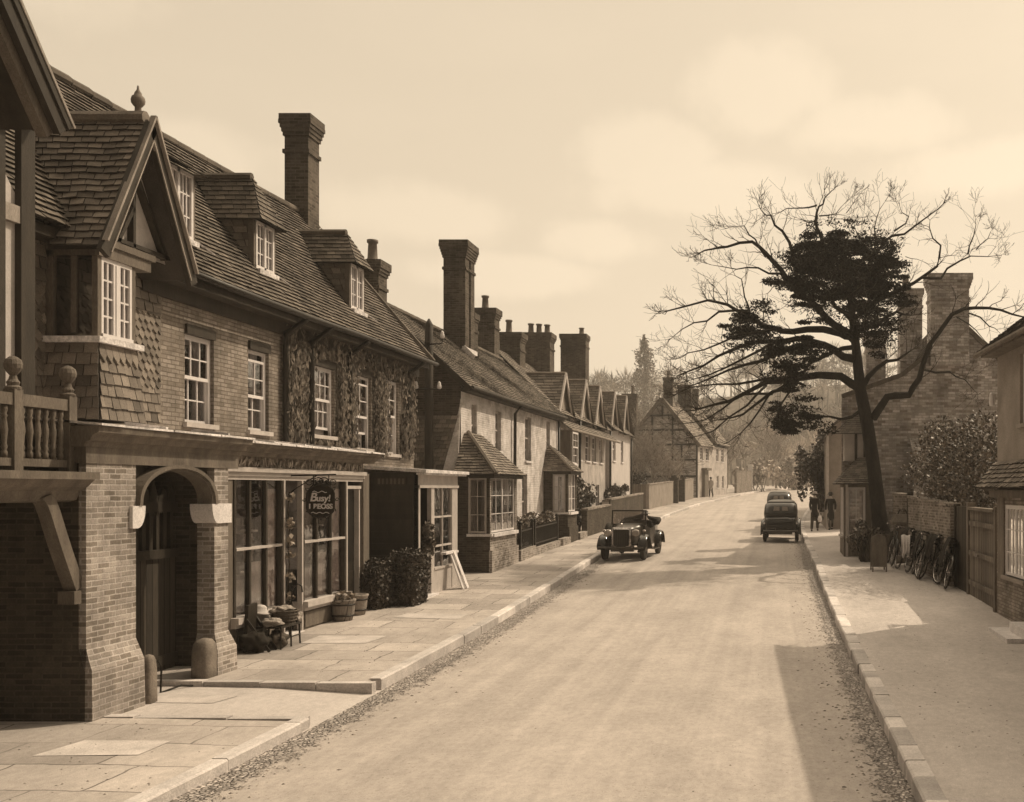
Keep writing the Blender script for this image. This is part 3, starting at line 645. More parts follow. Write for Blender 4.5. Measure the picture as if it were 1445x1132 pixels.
mb.tiles((-7.95, 11.96, 4.12), (-7.95, 12.69, 4.12), (-7.97, 12.69, 4.33), (-7.97, 11.96, 4.33), .12, .12, .03, .01, point=True)
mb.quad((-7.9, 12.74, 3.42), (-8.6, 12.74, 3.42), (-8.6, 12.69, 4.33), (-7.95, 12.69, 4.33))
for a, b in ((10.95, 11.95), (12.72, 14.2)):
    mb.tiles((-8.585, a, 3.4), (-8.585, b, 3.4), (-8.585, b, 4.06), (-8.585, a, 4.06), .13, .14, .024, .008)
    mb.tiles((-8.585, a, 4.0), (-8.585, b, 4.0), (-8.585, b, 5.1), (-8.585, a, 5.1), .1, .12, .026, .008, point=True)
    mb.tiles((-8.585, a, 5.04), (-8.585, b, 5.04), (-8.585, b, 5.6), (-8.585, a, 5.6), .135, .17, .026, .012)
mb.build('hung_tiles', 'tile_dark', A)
mb = MB(); ap = (12.62, 7.2)
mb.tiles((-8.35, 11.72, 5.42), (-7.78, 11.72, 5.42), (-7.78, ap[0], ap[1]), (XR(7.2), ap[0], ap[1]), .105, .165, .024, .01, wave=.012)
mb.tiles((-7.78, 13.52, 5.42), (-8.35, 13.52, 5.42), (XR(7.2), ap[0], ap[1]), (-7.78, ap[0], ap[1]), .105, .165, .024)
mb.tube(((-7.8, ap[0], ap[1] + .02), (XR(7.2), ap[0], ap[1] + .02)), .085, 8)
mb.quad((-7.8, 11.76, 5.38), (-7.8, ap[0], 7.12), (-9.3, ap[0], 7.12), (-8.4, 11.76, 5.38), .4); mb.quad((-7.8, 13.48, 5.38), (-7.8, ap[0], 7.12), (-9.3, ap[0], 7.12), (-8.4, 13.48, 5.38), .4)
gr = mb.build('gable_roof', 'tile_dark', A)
mb = MB()
for s in (-1, 1):
    a, b = V((-7.74, ap[0] + s * .9, 5.36)), V((-7.74, ap[0], 7.14))
    mb.bar(a + V((0, 0, -.03)), b + V((0, 0, -.03)), .06, .17, up=(1, 0, 0) if False else (0, s * -1.9, 1))
mb.build('bargeboard', 'dark_wood', gr)
mb = MB()
for s in (-1, 1):
    mb.bar(V((-7.70, ap[0] + s * .92, 5.47)), V((-7.70, ap[0], 7.24)), .07, .028, up=(0, s * -1.9, 1)); mb.bar(V((-7.715, ap[0] + s * .81, 5.36)), V((-7.715, ap[0], 6.94)), .04, .018, up=(0, s * -1.9, 1))
mb.build('barge_moulding', 'oak_light', gr)
mb = MB(); mb.poly(((-8.02, 11.8, 5.56), (-8.02, 13.44, 5.56), (-8.02, ap[0], 7.02))); mb.build('gable_infill', 'plaster', gr)
mb = MB()
for a, b in (((12.2, 5.58), (12.2, 6.3)), ((12.62, 5.58), (12.62, 6.9)), ((13.3, 5.6), (12.7, 6.5)), ((11.9, 5.6), (12.5, 6.5)), ((11.85, 5.63), (13.4, 5.63)), ((12.3, 5.58), (12.62, 6.1))):
    mb.bar((-7.99, a[0], a[1]), (-7.99, b[0], b[1]), .05, .1, up=(1, 0, 0))
mb.build('gable_timber', 'dark_wood', gr)
mb = MB(); mb.lathe((-7.9, ap[0], 7.2), ((.06, 0), (.055, .03), (.04, .05), (.036, .15), (.055, .17), (.075, .2), (.08, .24), (.07, .28), (.045, .30), (.04, .33), (.015, .37), (.01, .42)), 12); mb.build('finial', 'tile_dark', gr, True)

# the projecting ground floor: arch, piers, cornice
def cornice(f, u0, u1, z, h=.22, m='oak', s=1):
    mb = MB(); pr = [(-.2, 0), (0, 0), (.02, h * .25), (.07, h * .3), (.09, h * .55), (.16, h * .7), (.17, h), (-.2, h)]
    mb.prism([f.p(u0, z + b, a) for a, b in pr], f.u * (u1 - u0)); return mb.build('cornice', m, A)
cornice(FX(-7.42), 10.92, 14.15, 3.06, .22); cornice(FX(-7.95), 14.15, 20.25, 3.1, .2)
mb = MB(); g = random.Random(3)
for a, b, x in ((10.9, 14.15, -7.22), (14.15, 20.28, -7.75)):
    y = a
    while y < b - .01:
        e2 = min(b, y + g.uniform(.35, .6)); j = g.uniform(-.02, .03); mb.prism(((x + j, y, 3.285), (x + j * .5, e2, 3.285), (-8.6, e2, 3.40), (-8.6, y, 3.40)), (0, 0, .025), g.uniform(.75, 1.25)); y = e2
        if g.random() < .5: mb.prism(((x - .1, y, 3.31), (x - .12, y + .08, 3.31), (x - .6, y + .1, 3.37), (x - .6, y, 3.37)), (0, 0, .04), g.uniform(.5, 1.1))
mb.build('lead_roof', 'lead', A)
mb = MB(); FX(-7.42).box(mb, 10.97, 14.1, 2.88, 3.06, -.28, -.012); mb.build('bressummer', 'oak', A)
def ringbox(x0, x1, y0, y1, z): return [(x0, y0, z), (x1, y0, z), (x1, y1, z), (x0, y1, z)]
mb = MB(); mb.loft([ringbox(-7.44, -7.36, 10.97, 11.90, -.1), ringbox(-7.45, -7.37, 10.975, 11.89, .62), ringbox(-7.53, -7.45, 11.0, 11.86, .86), ringbox(-7.53, -7.45, 11.0, 11.86, 2.88)]); mb.build('brick_pier', 'brick_pier', A)
mb = MB(); mb.loft([ringbox(-7.70, -7.37, 13.47, 13.97, -.1), ringbox(-7.70, -7.38, 13.48, 13.96, .45), ringbox(-7.68, -7.45, 13.53, 13.87, .68), ringbox(-7.68, -7.45, 13.53, 13.87, 2.88)]); mb.build('brick_pier', 'brick_pier', A)
for (x, y) in ((-7.42, 12.05), (-7.5, 13.38)):
    mb = MB(); k = .62 if y < 13 else 1.05; qq = [(p.x, p.y) for p in (V((sx * a_, sy * b_, 0)) for sx, sy in () for a_, b_ in ())]; hx_, hy_ = .11 * k, .14 * k
    mb.loft([[(x + hx_ * s_ * c_, y + hy_ * s_ * d_, z_) for c_, d_ in ((-1, -.7), (-.7, -1), (.7, -1), (1, -.7), (1, .7), (.7, 1), (-.7, 1), (-1, .7))] for s_, z_ in ((1.06, -.1), (1, .25), (.97, .46), (.86, .56), (.62, .61), (.2, .63))]); mb.build('guard_stone', 'worn_stone', A, True)
for y0, y1 in ((11.74, 11.98), (13.41, 13.89)):
    mb = MB(); n = 6; s = 1 if y0 < 12 else -1
    prof = [(y0, 2.4), (y1, 2.4)] + ([(y1 - .14 * (1 - math.cos(t * math.pi / 2 / n)), 2.4 - .24 * math.sin(t * math.pi / 2 / n) - .02) for t in range(n + 1)] + [(y0, 2.14)] if s > 0 else [(y1, 2.14)] + [(y0 + .14 * (1 - math.cos(t * math.pi / 2 / n)), 2.4 - .24 * math.sin(t * math.pi / 2 / n) - .02) for t in range(n, -1, -1)])
    mb.prism([(-7.41, a, b) for a, b in prof], (-.2 if s > 0 else -.30, 0, 0)); mb.build('corbel', 'stone', A)
mb = MB(); n = 22; c, a_o, b_o, a_i, b_i = 12.70, .84, .50, .75, .43
ov, iv = [], []
for k in range(n + 1):
    t = math.pi * k / n; ov.append((c - a_o * math.cos(t), 2.40 + b_o * math.sin(t) ** .85)); iv.append((c - a_i * math.cos(t), 2.40 + b_i * math.sin(t) ** .85))
for k in range(n):
    mb.prism([(-7.43, *ov[k]), (-7.43, *ov[k + 1]), (-7.43, *iv[k + 1]), (-7.43, *iv[k])], (-.2, 0, 0)); m2 = [(o[0] * .35 + i[0] * .65, o[1] * .35 + i[1] * .65) for o, i in zip(ov, iv)]
    mb.prism([(-7.40, *ov[k]), (-7.40, *ov[k + 1]), (-7.40, *m2[k + 1]), (-7.40, *m2[k])], (-.03, 0, 0))
mb.build('arch_brace', 'oak_mid', A, False)
mb = MB()
for k in range(n): mb.quad((-7.55, *ov[k]), (-7.55, *ov[k + 1]), (-7.55, ov[k + 1][0], 2.89), (-7.55, ov[k][0], 2.89))
mb.build('spandrel', 'dark_wood', A)
mb = MB(); mb.box(-8.36, -8.3, 11.86, 13.1, .12, 1.72); mb.box(-8.36, -8.3, 13.1, 15.2, .12, 1.72); gt = mb.build('gate', 'gate', A)
mb = MB(); f = FX(-8.3); f.box(mb, 11.86, 15.2, 1.66, 1.78, -.03, .05); f.box(mb, 11.86, 15.2, 2.28, 2.42, -.04, .03); f.box(mb, 11.86, 15.2, .2, .34, -.03, .03)
for y in (12.9, 13.0, 14.35): f.box(mb, y, y + .09, .1, 2.5, -.05, .04)
for k in range(16): y = 11.95 + k * .155; f.box(mb, y, y + .075, 1.78, 2.28, -.05, .0)
for k in range(7): y = 13.1 + k * .2; mb.prism([f.p(y, 2.42), f.p(y + .2, 2.42), f.p(y + .19, 2.5 + .06 * (k % 2)), f.p(y + .1, 2.62 + .05 * (k % 3)), f.p(y + .02, 2.5)], (-.04, 0, 0))
mb.build('gate_rail', 'dark_wood', gt)
mb = MB(); mb.tube([f.p(14.25, 1.9, .06), f.p(14.32, 1.97, .1), f.p(14.4, 1.96, .1), f.p(14.42, 1.86, .06)], .014, 6); mb.build('latch', 'chrome', gt)
mb = MB(); mb.box(-9.3, -9.2, 11.3, 16.4, 0, 3.0); mb.build('passage_back', 'plaster', A)
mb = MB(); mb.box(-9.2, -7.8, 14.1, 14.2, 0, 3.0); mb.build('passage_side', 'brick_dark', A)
# boot scraper by the gate
bs = MB(); bs.tube([(-7.62, 12.62, .05), (-7.62, 12.64, .38), (-7.64, 12.60, .46), (-7.66, 12.54, .40)], .013, 6); bs.tube([(-7.62, 12.62, .06), (-7.52, 12.9, .1), (-7.45, 13.02, .07)], .012, 6); bs.tube([(-7.7, 12.75, .02), (-7.62, 12.62, .07)], .012, 6)
tag(bs.build('boot_scraper', 'iron'), 'small bent iron boot scraper standing in the arched gateway', 'boot scraper')

# ---- shop front
f = FX(-8.1)
mb = MB(); f.box(mb, 14.9, 15.22, .1, 2.75, -.2, 0); f.box(mb, 20.0, 20.28, .1, 2.9, -.5, .03); f.box(mb, 15.22, 16.74, .1, .56, -.15, -.01); f.box(mb, 17.45, 19.2, .1, .56, -.15, -.01); f.box(mb, 15.3, 16.66, .2, .46, -.01, .012); f.box(mb, 17.55, 19.1, .2, .46, -.01, .012)
mb.build('stall_riser', 'oak', A)
mb = MB(); f.box(mb, 15.15, 16.8, .56, .66, -.15, .12); f.box(mb, 17.42, 19.24, .56, .66, -.15, .12); f.box(mb, 15.15, 16.8, .5, .56, -.15, .07); f.box(mb, 17.42, 19.24, .5, .56, -.15, .07); mb.build('window_sill', 'cream', A)
mb = MB(); f.box(mb, 14.2, 20.0, 2.93, 3.1, -.2, .02); fa = mb.build('fascia', 'carve', A)
mb = MB(); g = random.Random(12); y = 14.35
while y < 19.9:
    h_ = g.uniform(.05, .15); a = g.uniform(-.05, .05); zc = g.uniform(2.97, 3.06); w_ = g.uniform(.012, .035); zt_, zb_ = min(3.09, zc + h_ / 2), max(2.94, zc - h_ / 2)
    mb.prism([f.p(y - w_ / 2 - a, zb_, .02), f.p(y + w_ / 2 - a, zb_, .02), f.p(y + w_ + a, (zb_ + zt_) / 2, .02), f.p(y + w_ / 2 + a, zt_, .02), f.p(y - w_ / 2 + a, zt_, .02)], f.n * g.uniform(.015, .04), g.uniform(.6, 1.6)); y += g.uniform(.03, .09)
mb.build('carving', 'oak_light', fa)
mb = MB(); f.box(mb, 14.2, 20.02, 2.86, 2.93, -.2, .09); f.box(mb, 14.2, 20.02, 2.80, 2.86, -.2, .05); f.box(mb, 14.2, 20.02, 2.74, 2.80, -.2, .02); mb.build('fascia_moulding', 'cream', A)
for u0, u1 in ((15.22, 16.74), (17.45, 19.2)):
    mb = MB(); f.box(mb, u0, u0 + .05, .66, 2.74, -.08, .02); f.box(mb, u1 - .05, u1, .66, 2.74, -.08, .02)
    for k in (1, 2): y = u0 + (u1 - u0) * k / 3; f.box(mb, y - .026, y + .026, .66, 2.74, -.06, .0)
    sw = mb.build('shop_window', 'dark_wood', A)
    mb = MB(); f.box(mb, u0 + .05, u1 - .05, 1.66, 1.70, -.05, .03); mb.build('transom', 'cream', sw)
    mb = MB(); f.quad(mb, u0 + .03, u1 - .03, .66, 2.74, -.04); mb.build('pane', 'glass', sw)
    mb = MB(); f.quad(mb, u0, u1 + .35, .6, 2.74, -.75, .6); f.box(mb, u0, u1, .52, .6, -.75, -.1); f.box(mb, u0 + .1, u1 - .1, 1.22, 1.25, -.7, -.35); f.box(mb, u0 + .1, u1 - .1, 1.9, 1.93, -.7, -.35); mb.build('display_shelves', 'cream', sw)
    mb = MB(); k_ = (u1 - u0) / 3; cloth_strip(mb, f, u1 - k_ - .02, u1 - .03, .7, 2.6, -.085, 4, .01); cloth_strip(mb, f, u1 - 2 * k_ - .02, u1 - k_ + .02, .68, 1.45, -.09, 4, .01, .8); cloth_strip(mb, f, u0 + .03, u1 - 2 * k_ + .02, .67, 1.2, -.1, 3, .01, .6); f.quad(mb, u0, u1 - k_, .6, 2.74, -.42, .45); mb.build('blind', 'blind', sw)
for u0, u1, d in ((16.8, 17.4, -.55), (19.24, 19.98, -.12)):
    mb = MB(); f.box(mb, u0, u1, .15, 2.6, d - .05, d); f.box(mb, u0 + .1, u1 - .1, .3, 1.0, d, d + .015); f.box(mb, u0 + .1, u1 - .1, 1.2, 2.45, d, d + .012, .5)
    dr = mb.build('shop_door', 'dark', A); mb = MB(); mb.blob(f.p(u0 + .07, 1.15, d + .04), .03); mb.build('door_knob', 'chrome', dr)
mb = MB()
for y in (16.76, 17.4, 19.22): f.box(mb, y - .025, y + .025, .15, 2.74, -.05, .035)
f.box(mb, 19.26, 19.96, 2.6, 2.66, -.12, .0); f.box(mb, 19.90, 19.95, .15, 2.6, -.12, -.02); mb.build('door_post', 'cream', A)
mb = MB(); f.box(mb, 16.78, 17.42, .08, .17, -.5, .06); f.box(mb, 19.24, 19.98, .1, .18, -.12, .08); mb.build('doorstep', 'stone', A)
# goods in the windows
G = 'hats and boxes shown in the shop windows'
k = 0
for u, z, d in ((15.45, 1.93, -.26), (15.95, 2.02, -.24), (17.72, 1.95, -.26)):
    h = MB(); c = f.p(u, z + .12, d); h.lathe(c, ((.2, .0), (.19, .012), (.1, .02), (.095, .1), (.06, .13), (.005, .135)), 14); h.lathe(c - V((0, 0, .12)), ((.06, 0), (.012, .015), (.012, .12)), 8)
    tag(h.build('display_hat', 'straw', None, True), ['pale hat on a stand at the left of the big shop window', 'larger pale hat hung in the middle of the big shop window', 'pale hat at the near side of the window behind the hanging sign'][k], 'hat', G); k += 1
L_ = ['tall narrow box standing at the left in the big shop window', 'flat brown box in the middle of the big shop window', 'pale box just below the middle hat of the big shop window', 'square pale box in the shop window behind the sign', 'low brown box beside the pale box in the window behind the sign']
for k, (u, z, a, b, m) in enumerate(((15.45, 1.2, .1, .42, 'stone'), (15.95, 1.46, .3, .16, 'sack'), (15.95, 1.72, .24, .16, 'stone'), (17.75, 1.2, .24, .36, 'stone'), (18.3, 1.46, .26, .2, 'sack'))):
    h = MB(); f.box(h, u - a / 2, u + a / 2, z, z + b, -.36, -.16); f.box(h, u - a / 2 - .01, u + a / 2 + .01, z + b - .05, z + b + .01, -.37, -.15, 1.15)
    tag(h.build('display_box', m), L_[k], 'box', G)
# hanging sign
sg = thing('hanging_sign', (-7.55, 16.95, 2.4), 'dark oval sign with pale lettering hanging from an iron bracket over the shop door', 'sign')
mb = MB(); n = 28; pts = []
for k in range(n):
    t = 2 * math.pi * k / n; x, z = .25 * math.cos(t), .27 * math.sin(t); e = 1 + .05 * abs(math.sin(2.5 * t)); x = max(-.225, min(.225, x * 1.08)); pts.append((-7.55 + x, 16.93, 2.4 + z * e))
mb.prism(pts, (0, .04, 0)); mb.tube(pts + pts[:1], .018, 6); mb.build('sign_board', 'dark', sg)
mb = MB(); mb.tube([(-8.1, 16.95, 2.82), (-7.3, 16.95, 2.84)], .014, 6); mb.tube([(-8.1, 16.95, 2.5), (-7.95, 16.95, 2.62), (-7.75, 16.95, 2.74), (-7.6, 16.95, 2.84)], .01, 6)
for s in (-1, 1):
    mb.tube([(-7.55 + s * .13, 16.95, 2.63), (-7.55 + s * .13, 16.95, 2.84)], .008, 6); mb.tube([(-7.55 + s * .05 + s * .08 * math.cos(a * .5), 16.95, 2.73 + .06 * math.sin(a * .5)) for a in range(13)], .01, 5); mb.tube([(-7.55 + s * .2 + .05 * math.cos(a * .5), 16.95, 2.71 + .045 * math.sin(a * .5)) for a in range(13)], .009, 5)
for k in range(10):
    a = k * .6283; cx_, cz_ = -7.55 + .27 * math.cos(a), 2.42 + .30 * math.sin(a); mb.tube([(cx_ + .035 * math.cos(a + t_ * .7) * (1 - t_ / 14), 16.94, cz_ + .035 * math.sin(a + t_ * .7) * (1 - t_ / 14)) for t_ in range(10)], .008, 4)
mb.build('bracket', 'iron', sg)
def lettering(txt, size, loc, rotz, m, root, name='lettering', ext=.004, shear=0):
    cu = bpy.data.curves.new('t', 'FONT'); cu.body = txt; cu.size = size; cu.align_x = 'CENTER'; cu.align_y = 'CENTER'; cu.extrude = ext; cu.shear = shear; cu.offset = .004
    ob_ = bpy.data.objects.new('t', cu); COL.objects.link(ob_); bpy.context.view_layer.update()
    me = bpy.data.meshes.new_from_object(ob_.evaluated_get(bpy.context.evaluated_depsgraph_get())); bpy.data.objects.remove(ob_)
    at = me.attributes.new('tone', 'FLOAT', 'FACE'); at.data.foreach_set('value', [1.0] * len(me.polygons))
    me.materials.clear(); me.materials.append(M[m]); o = bpy.data.objects.new(name, me); COL.objects.link(o)
    o.parent = root; o.location = V(loc) - root.location; o.rotation_euler = (R(90), 0, rotz); return o
lettering('B', .2, (-7.67, 16.922, 2.455), .06, 'stone', sg, shear=.2); lettering('usy!', .15, (-7.5, 16.922, 2.44), 0, 'stone', sg, shear=.1); lettering('1 BEOSS', .115, (-7.55, 16.922, 2.305), 0, 'stone', sg); mb = MB(); mb.tube([(-7.7 + .03 * k, 16.92, 2.2 + .012 * math.sin(k * 1.7)) for k in range(11)], .006, 4); mb.tube([(-7.68 + .03 * k, 16.92, 2.55 + .014 * math.sin(k * 1.5)) for k in range(9)], .006, 4); mb.build('flourish', 'stone', sg)
mb = MB(); mb.leaves((-7.55, 16.93, 2.72), (.24, .03, .04), 60, .03); mb.build('scroll_leaves', 'iron', sg)

# creeper over the right half of the upper front
cr = MB(); g = random.Random(5)
for _ in range(19000):
    y, z = g.uniform(17.72, 24.15), g.uniform(3.3, 5.55)
    if  any(a - .06 < y < b + .06 and c - .1 < z < d + .02 for a, b, c, d in wins): continue
    if z > 5.3 and g.random() < .5: continue
    if 18.5 < y < 18.9 and g.random() < .8: continue
    if math.sin(y * 3.1 + 1.3 * math.sin(z * 1.7)) + math.sin(y * 7.3 - z * 2.1) < -1.5 and g.random() < .7: continue
    x = -8.6 + .015 + g.random() ** 2 * .16; a = g.gauss(0, .33); l = g.uniform(.05, .15); w_ = l * g.uniform(.18, .42); d = V((g.gauss(0, .18), math.sin(a), math.cos(a))) * l / 2; e2 = V((g.gauss(0, .5), math.cos(a), -math.sin(a))) * w_ / 2; q = V((x, y, z))
    cr.add((q - d, q - e2, q + d, q + e2), ((0, 1, 2, 3),), g.uniform(.45, 1.45))
for _ in range(70):
    y = g.uniform(17.75, 24.1); p = []; z = 3.3
    while z < g.uniform(4.6, 5.6): p.append((-8.58 + g.uniform(0, .03), y, z)); y += g.gauss(0, .05); z += .14
    ok = [q for q in p if not any(a - .04 < q[1] < b + .04 and c - .08 < q[2] < d for a, b, c, d in wins)]
    if len(ok) > 2 and len(ok) == len(p): cr.tube(ok, [.022 - .016 * i / len(ok) for i in range(len(ok))], 4, .7)
tag(cr.build('wall_creeper', 'creeper'), 'thick leafless creeper clinging to the brick upper wall of the shop house', 'creeper')
# ================================================================ half-timbered wing at the far left
L = thing('half_timbered_house', (-8, 9, 0), 'tall half timbered gabled house with a balcony over a carriage way at the left edge', 'house')
f = FX(-8.0); sl = 1.27; ay, az = 7.9, 9.35
mb = MB(); f.quad(mb, 5.0, 10.88, 2.75, 5.5, 0); mb.poly([f.p(5.0, 5.5), f.p(10.88, 5.5), f.p(ay, 9.2)]); mb.quad((-8, 10.88, 2.75), (-13, 10.88, 2.75), (-13, 10.88, 5.5), (-8, 10.88, 5.5)); mb.quad((-8, 5.5, 2.75), (-13, 5.5, 2.75), (-13, 5.5, 6), (-8, 5.5, 6)); mb.build('wall', 'plaster', L)
mb = MB()
for a, b in ((10.7, 10.9), (10.28, 10.48), (9.5, 9.7), (8.6, 8.8), (7.6, 7.8), (6.6, 6.8)): f.box(mb, a, b, 2.75, 7.0 - max(0, a - 10) * .8, .0, .07)
f.box(mb, 5.5, 10.28, 5.38, 5.54, .0, .06); f.box(mb, 5.5, 10.9, 2.75, 2.95, .0, .08)
mb.build('timber_post', 'dark_wood', L)
mb = MB(); mb.prism([f.p(5.6, 6.62, .05), f.p(10.25, 6.62, .05), f.p(10.02, 6.6, .05), f.p(ay, 9.0, .05), f.p(5.7, 6.6, .05)], (.06, 0, 0)); f.box(mb, 5.0, 10.9, 6.55, 6.75, .04, .3); mb.build('gable_shade_panel', 'dark_wood', L)  # dark panel added to stand in for shade at the gable top
mb = MB(); f.box(mb, 10.48, 10.7, 5.40, 5.58, .0, .06); mb.build('timber_rail', 'oak_light', L)
mb = MB()
for s in (-1, 1):
    e0, e1 = (ay - s * -2.41, az - 2.41 * sl), (ay, az); n_ = V((0, s * sl, 1)).normalized()
    a, b = V((-7.1, e0[0], e0[1])), V((-7.1, ay, az)); mb.prism([a, b, b - n_ * .1, a - n_ * .1], (-6.5, 0, 0))
rf = mb.build('roof', 'dark_wood', L)
mb = MB()
for s in (-1, 1):
    n_ = V((0, s * sl, 1)).normalized(); a, b = V((-7.12, ay + s * 2.41, az - 2.41 * sl)) - n_ * .1, V((-7.12, ay, az)) - n_ * .1
    mb.prism([a, b, b - n_ * .13, a - n_ * .13], (-.07, 0, 0)); mb.prism([a - n_ * .18 , b - n_ * .18, b - n_ * .42, a - n_ * .42], (-.12, 0, 0)) if False else None
mb.build('bargeboard', 'dark_wood', rf)
mb = MB()
for s in (-1, 1):
    n_ = V((0, s * sl, 1)).normalized(); a, b = V((-7.09, ay + s * 2.42, az - 2.42 * sl)), V((-7.09, ay, az))
    mb.prism([a + n_ * .0, b, b - n_ * .03, a - n_ * .03], (-.025, 0, 0))
mb.build('barge_moulding', 'oak_light', rf)
mb = MB()
for s in (-1, 1):
    n_ = V((0, s * sl, 1)).normalized(); a, b = V((-7.2, ay + s * 2.41, az - 2.41 * sl)), V((-7.2, ay, az)); mb.prism([a - n_ * .22, b - n_ * .22, b - n_ * .32, a - n_ * .32], (-.1, 0, 0))
mb.build('inner_bargeboard', 'oak_mid', rf)
mb = MB(); mb.box(-13, -7.62, 4, 10.95, 2.52, 2.70); mb.prism([(-7.62, 4, 2.46), (-7.54, 4, 2.48), (-7.5, 4, 2.58), (-7.42, 4, 2.62), (-7.34, 4, 2.70), (-7.62, 4, 2.70)], (0, 6.98, 0)); mb.build('bressummer', 'oak', L)
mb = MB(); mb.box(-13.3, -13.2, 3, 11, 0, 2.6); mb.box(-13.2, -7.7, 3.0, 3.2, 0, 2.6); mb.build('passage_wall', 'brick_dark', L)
mb = MB(); mb.box(-8.0, -7.30, 4, 11.0, 2.70, 2.78); bl = mb.build('balcony', 'oak_mid', L)
g = FX(-7.62)
for y in (9.35, 10.17, 10.96):
    mb = MB(); mb.box(-7.68, -7.56, y - .06, y + .06, 2.78, 3.6); mb.lathe((-7.62, y, 3.6), ((.07, 0), (.075, .02), (.05, .04), (.06, .07), (.04, .1), (.03, .14), (.055, .17), (.078, .21), (.083, .25), (.07, .295), (.035, .325), (.004, .335)), 12); mb.build('newel_post', 'oak_mid', bl, False)
for a, b in ((9.41, 10.11), (10.23, 10.9)):
    mb = MB(); g.box(mb, a, b, 3.44, 3.56, -.045, .045); mb.build('handrail', 'oak_mid', bl); mb = MB(); g.box(mb, a, b, 2.83, 2.91, -.035, .035); mb.build('bottom_rail', 'oak_mid', bl)
mb = MB(); g2 = F((0, 10.96, 0), (1, 0, 0), (0, 1, 0)); g2.box(mb, -8.0, -7.68, 3.44, 3.56, -.04, .04); mb.build('handrail', 'oak_mid', bl); mb = MB(); g2.box(mb, -8.0, -7.68, 2.83, 2.91, -.03, .03); mb.build('bottom_rail', 'oak_mid', bl)
for a, b in ((9.41, 10.11), (10.23, 10.9)):
    for k in range(6):
        y = a + (b - a) * (k + .5) / 6; mb = MB(); mb.lathe((-7.62, y, 2.91), ((.028, 0), (.028, .06), (.018, .08), (.03, .11), (.02, .14), (.026, .22), (.033, .28), (.024, .36), (.018, .40), (.03, .42), (.018, .44), (.028, .47), (.028, .53)), 8); mb.build('baluster', 'oak_mid', bl, True)
mb = MB(); n = 8; pts = []
for k in range(n + 1):
    t = k / n; pts.append((10.42 + .5 * t ** .8 - .06 * math.sin(math.pi * t), 2.5 - 1.0 * t ** 1.25))
mb.loft([[(-7.5, a, b), (-7.5, a + .13, b + .05), (-7.64, a + .13, b + .05), (-7.64, a, b)] for a, b in pts])
mb.box(-7.66, -7.48, 10.86, 10.97, 1.36, 1.5); mb.build('curved_brace', 'oak_mid', L)

# ================================================================ flat-roofed porch
Pz = thing('shop_porch', (-8, 22.8, .2), 'flat roofed timber porch with dark boarded side and glazed front beyond the hedge', 'porch')
f = FX(-7.52)
mb = MB(); FY(21.5).box(mb, -8.58, -7.52, .1, 2.95, -.08, 0); mb.build('side_wall', 'dark_wood', Pz); mb = MB(); mb.box(-8.6, -7.52, 24.1, 24.2, .1, 2.95); mb.build('end_wall', 'dark_wood', Pz)
mb = MB()
for k in range(21): FY(21.5).box(mb, -8.58, -7.62, .2 + k * .125, .2 + k * .125 + .118, .0, .012 + .006 * (k % 2), rng.uniform(.75, 1.2))
mb.build('boarding', 'dark_wood', Pz)
mb = MB()
for a, b in ((21.5, 21.6), (22.3, 22.5), (23.75, 24.15)): f.box(mb, a, b, .1, 2.66, -.08, .015)
f.box(mb, 21.5, 24.18, 2.66, 2.94, -.08, .01); f.box(mb, 21.5, 24.18, 2.62, 2.68, -.08, .04); f.box(mb, 22.5, 23.75, .1, .8, -.06, .0); mb.build('frame', 'cream', Pz)
mb = MB(); mb.prism([(-8.6, 21.35, 3.02), (-7.3, 21.35, 2.94), (-7.3, 24.4, 2.94), (-8.6, 24.4, 3.02)], (0, 0, .07)); f.box(mb, 21.4, 24.35, 2.9, 2.94, 0, .17); mb.build('roof', 'lead', Pz)
mb = MB(); f.box(mb, 22.5, 23.75, 1.3, 1.34, -.04, .0); f.box(mb, 22.5, 23.75, 1.95, 1.99, -.04, .0); f.box(mb, 22.5, 23.75, .8, .85, -.06, .03); f.box(mb, 23.1, 23.13, .85, 2.62, -.04, .0); pw_ = mb.build('window', 'cream', Pz)
mb = MB(); f.quad(mb, 22.5, 23.75, .85, 2.64, -.03); mb.build('pane', 'glass', pw_)
mb = MB(); f.box(mb, 21.6, 22.3, .2, 2.6, -.75, -.7); mb.build('door', 'dark', Pz)
mb = MB(); f.box(mb, 21.6, 22.45, .12, .3, -.3, .14); mb.build('doorstep', 'stone', Pz)
mb = MB(); q = FY(21.5); q.box(mb, -8.4, -7.75, 2.66, 2.86, .012, .03)
for k in range(7): q.box(mb, -8.36 + k * .085, -8.31 + k * .085, 2.70, 2.82, .03, .036, 3.0)
mb.build('side_panel', 'dark_wood', Pz)
wb = MB(); z_ = pzl(-7.2, 23.4)
for x, t, y in ((-7.32, 0, 23.3), (-7.27, .05, 23.46)):
    wb.prism([(x + .18, y, z_), (x + .18, y + .16, z_), (x - .12, y + .16 - t, z_ + .85), (x - .12, y - t, z_ + .85)], (.025, 0, .008), 1 if t else .9)
wb.prism([(-7.5, 22.9, z_ + .82), (-7.5, 23.8, z_ + .82), (-7.5, 23.8, z_ + .87), (-7.5, 22.9, z_ + .87)], (.13, 0, 0))
tag(wb.build('leaning_board', 'stone'), 'pale plank trestle leaning against the porch window', 'board')
vp = thing('climbing_plant', (-7.45, 21.9, .3), 'pale leafy plant hanging in the open porch doorway', 'plant')
mb = MB(); mb.leaves((-7.46, 22.0, 1.5), (.12, .2, .42), 260, .075); mb.leaves((-7.46, 21.85, 1.0), (.1, .13, .4), 140, .07); mb.build('foliage', 'leaf_light', vp); mb = MB(); mb.tube([(-7.5, 21.8, .3), (-7.48, 21.85, .9), (-7.5, 22.0, 1.7)], .02, 5); mb.build('stem', 'twig', vp)

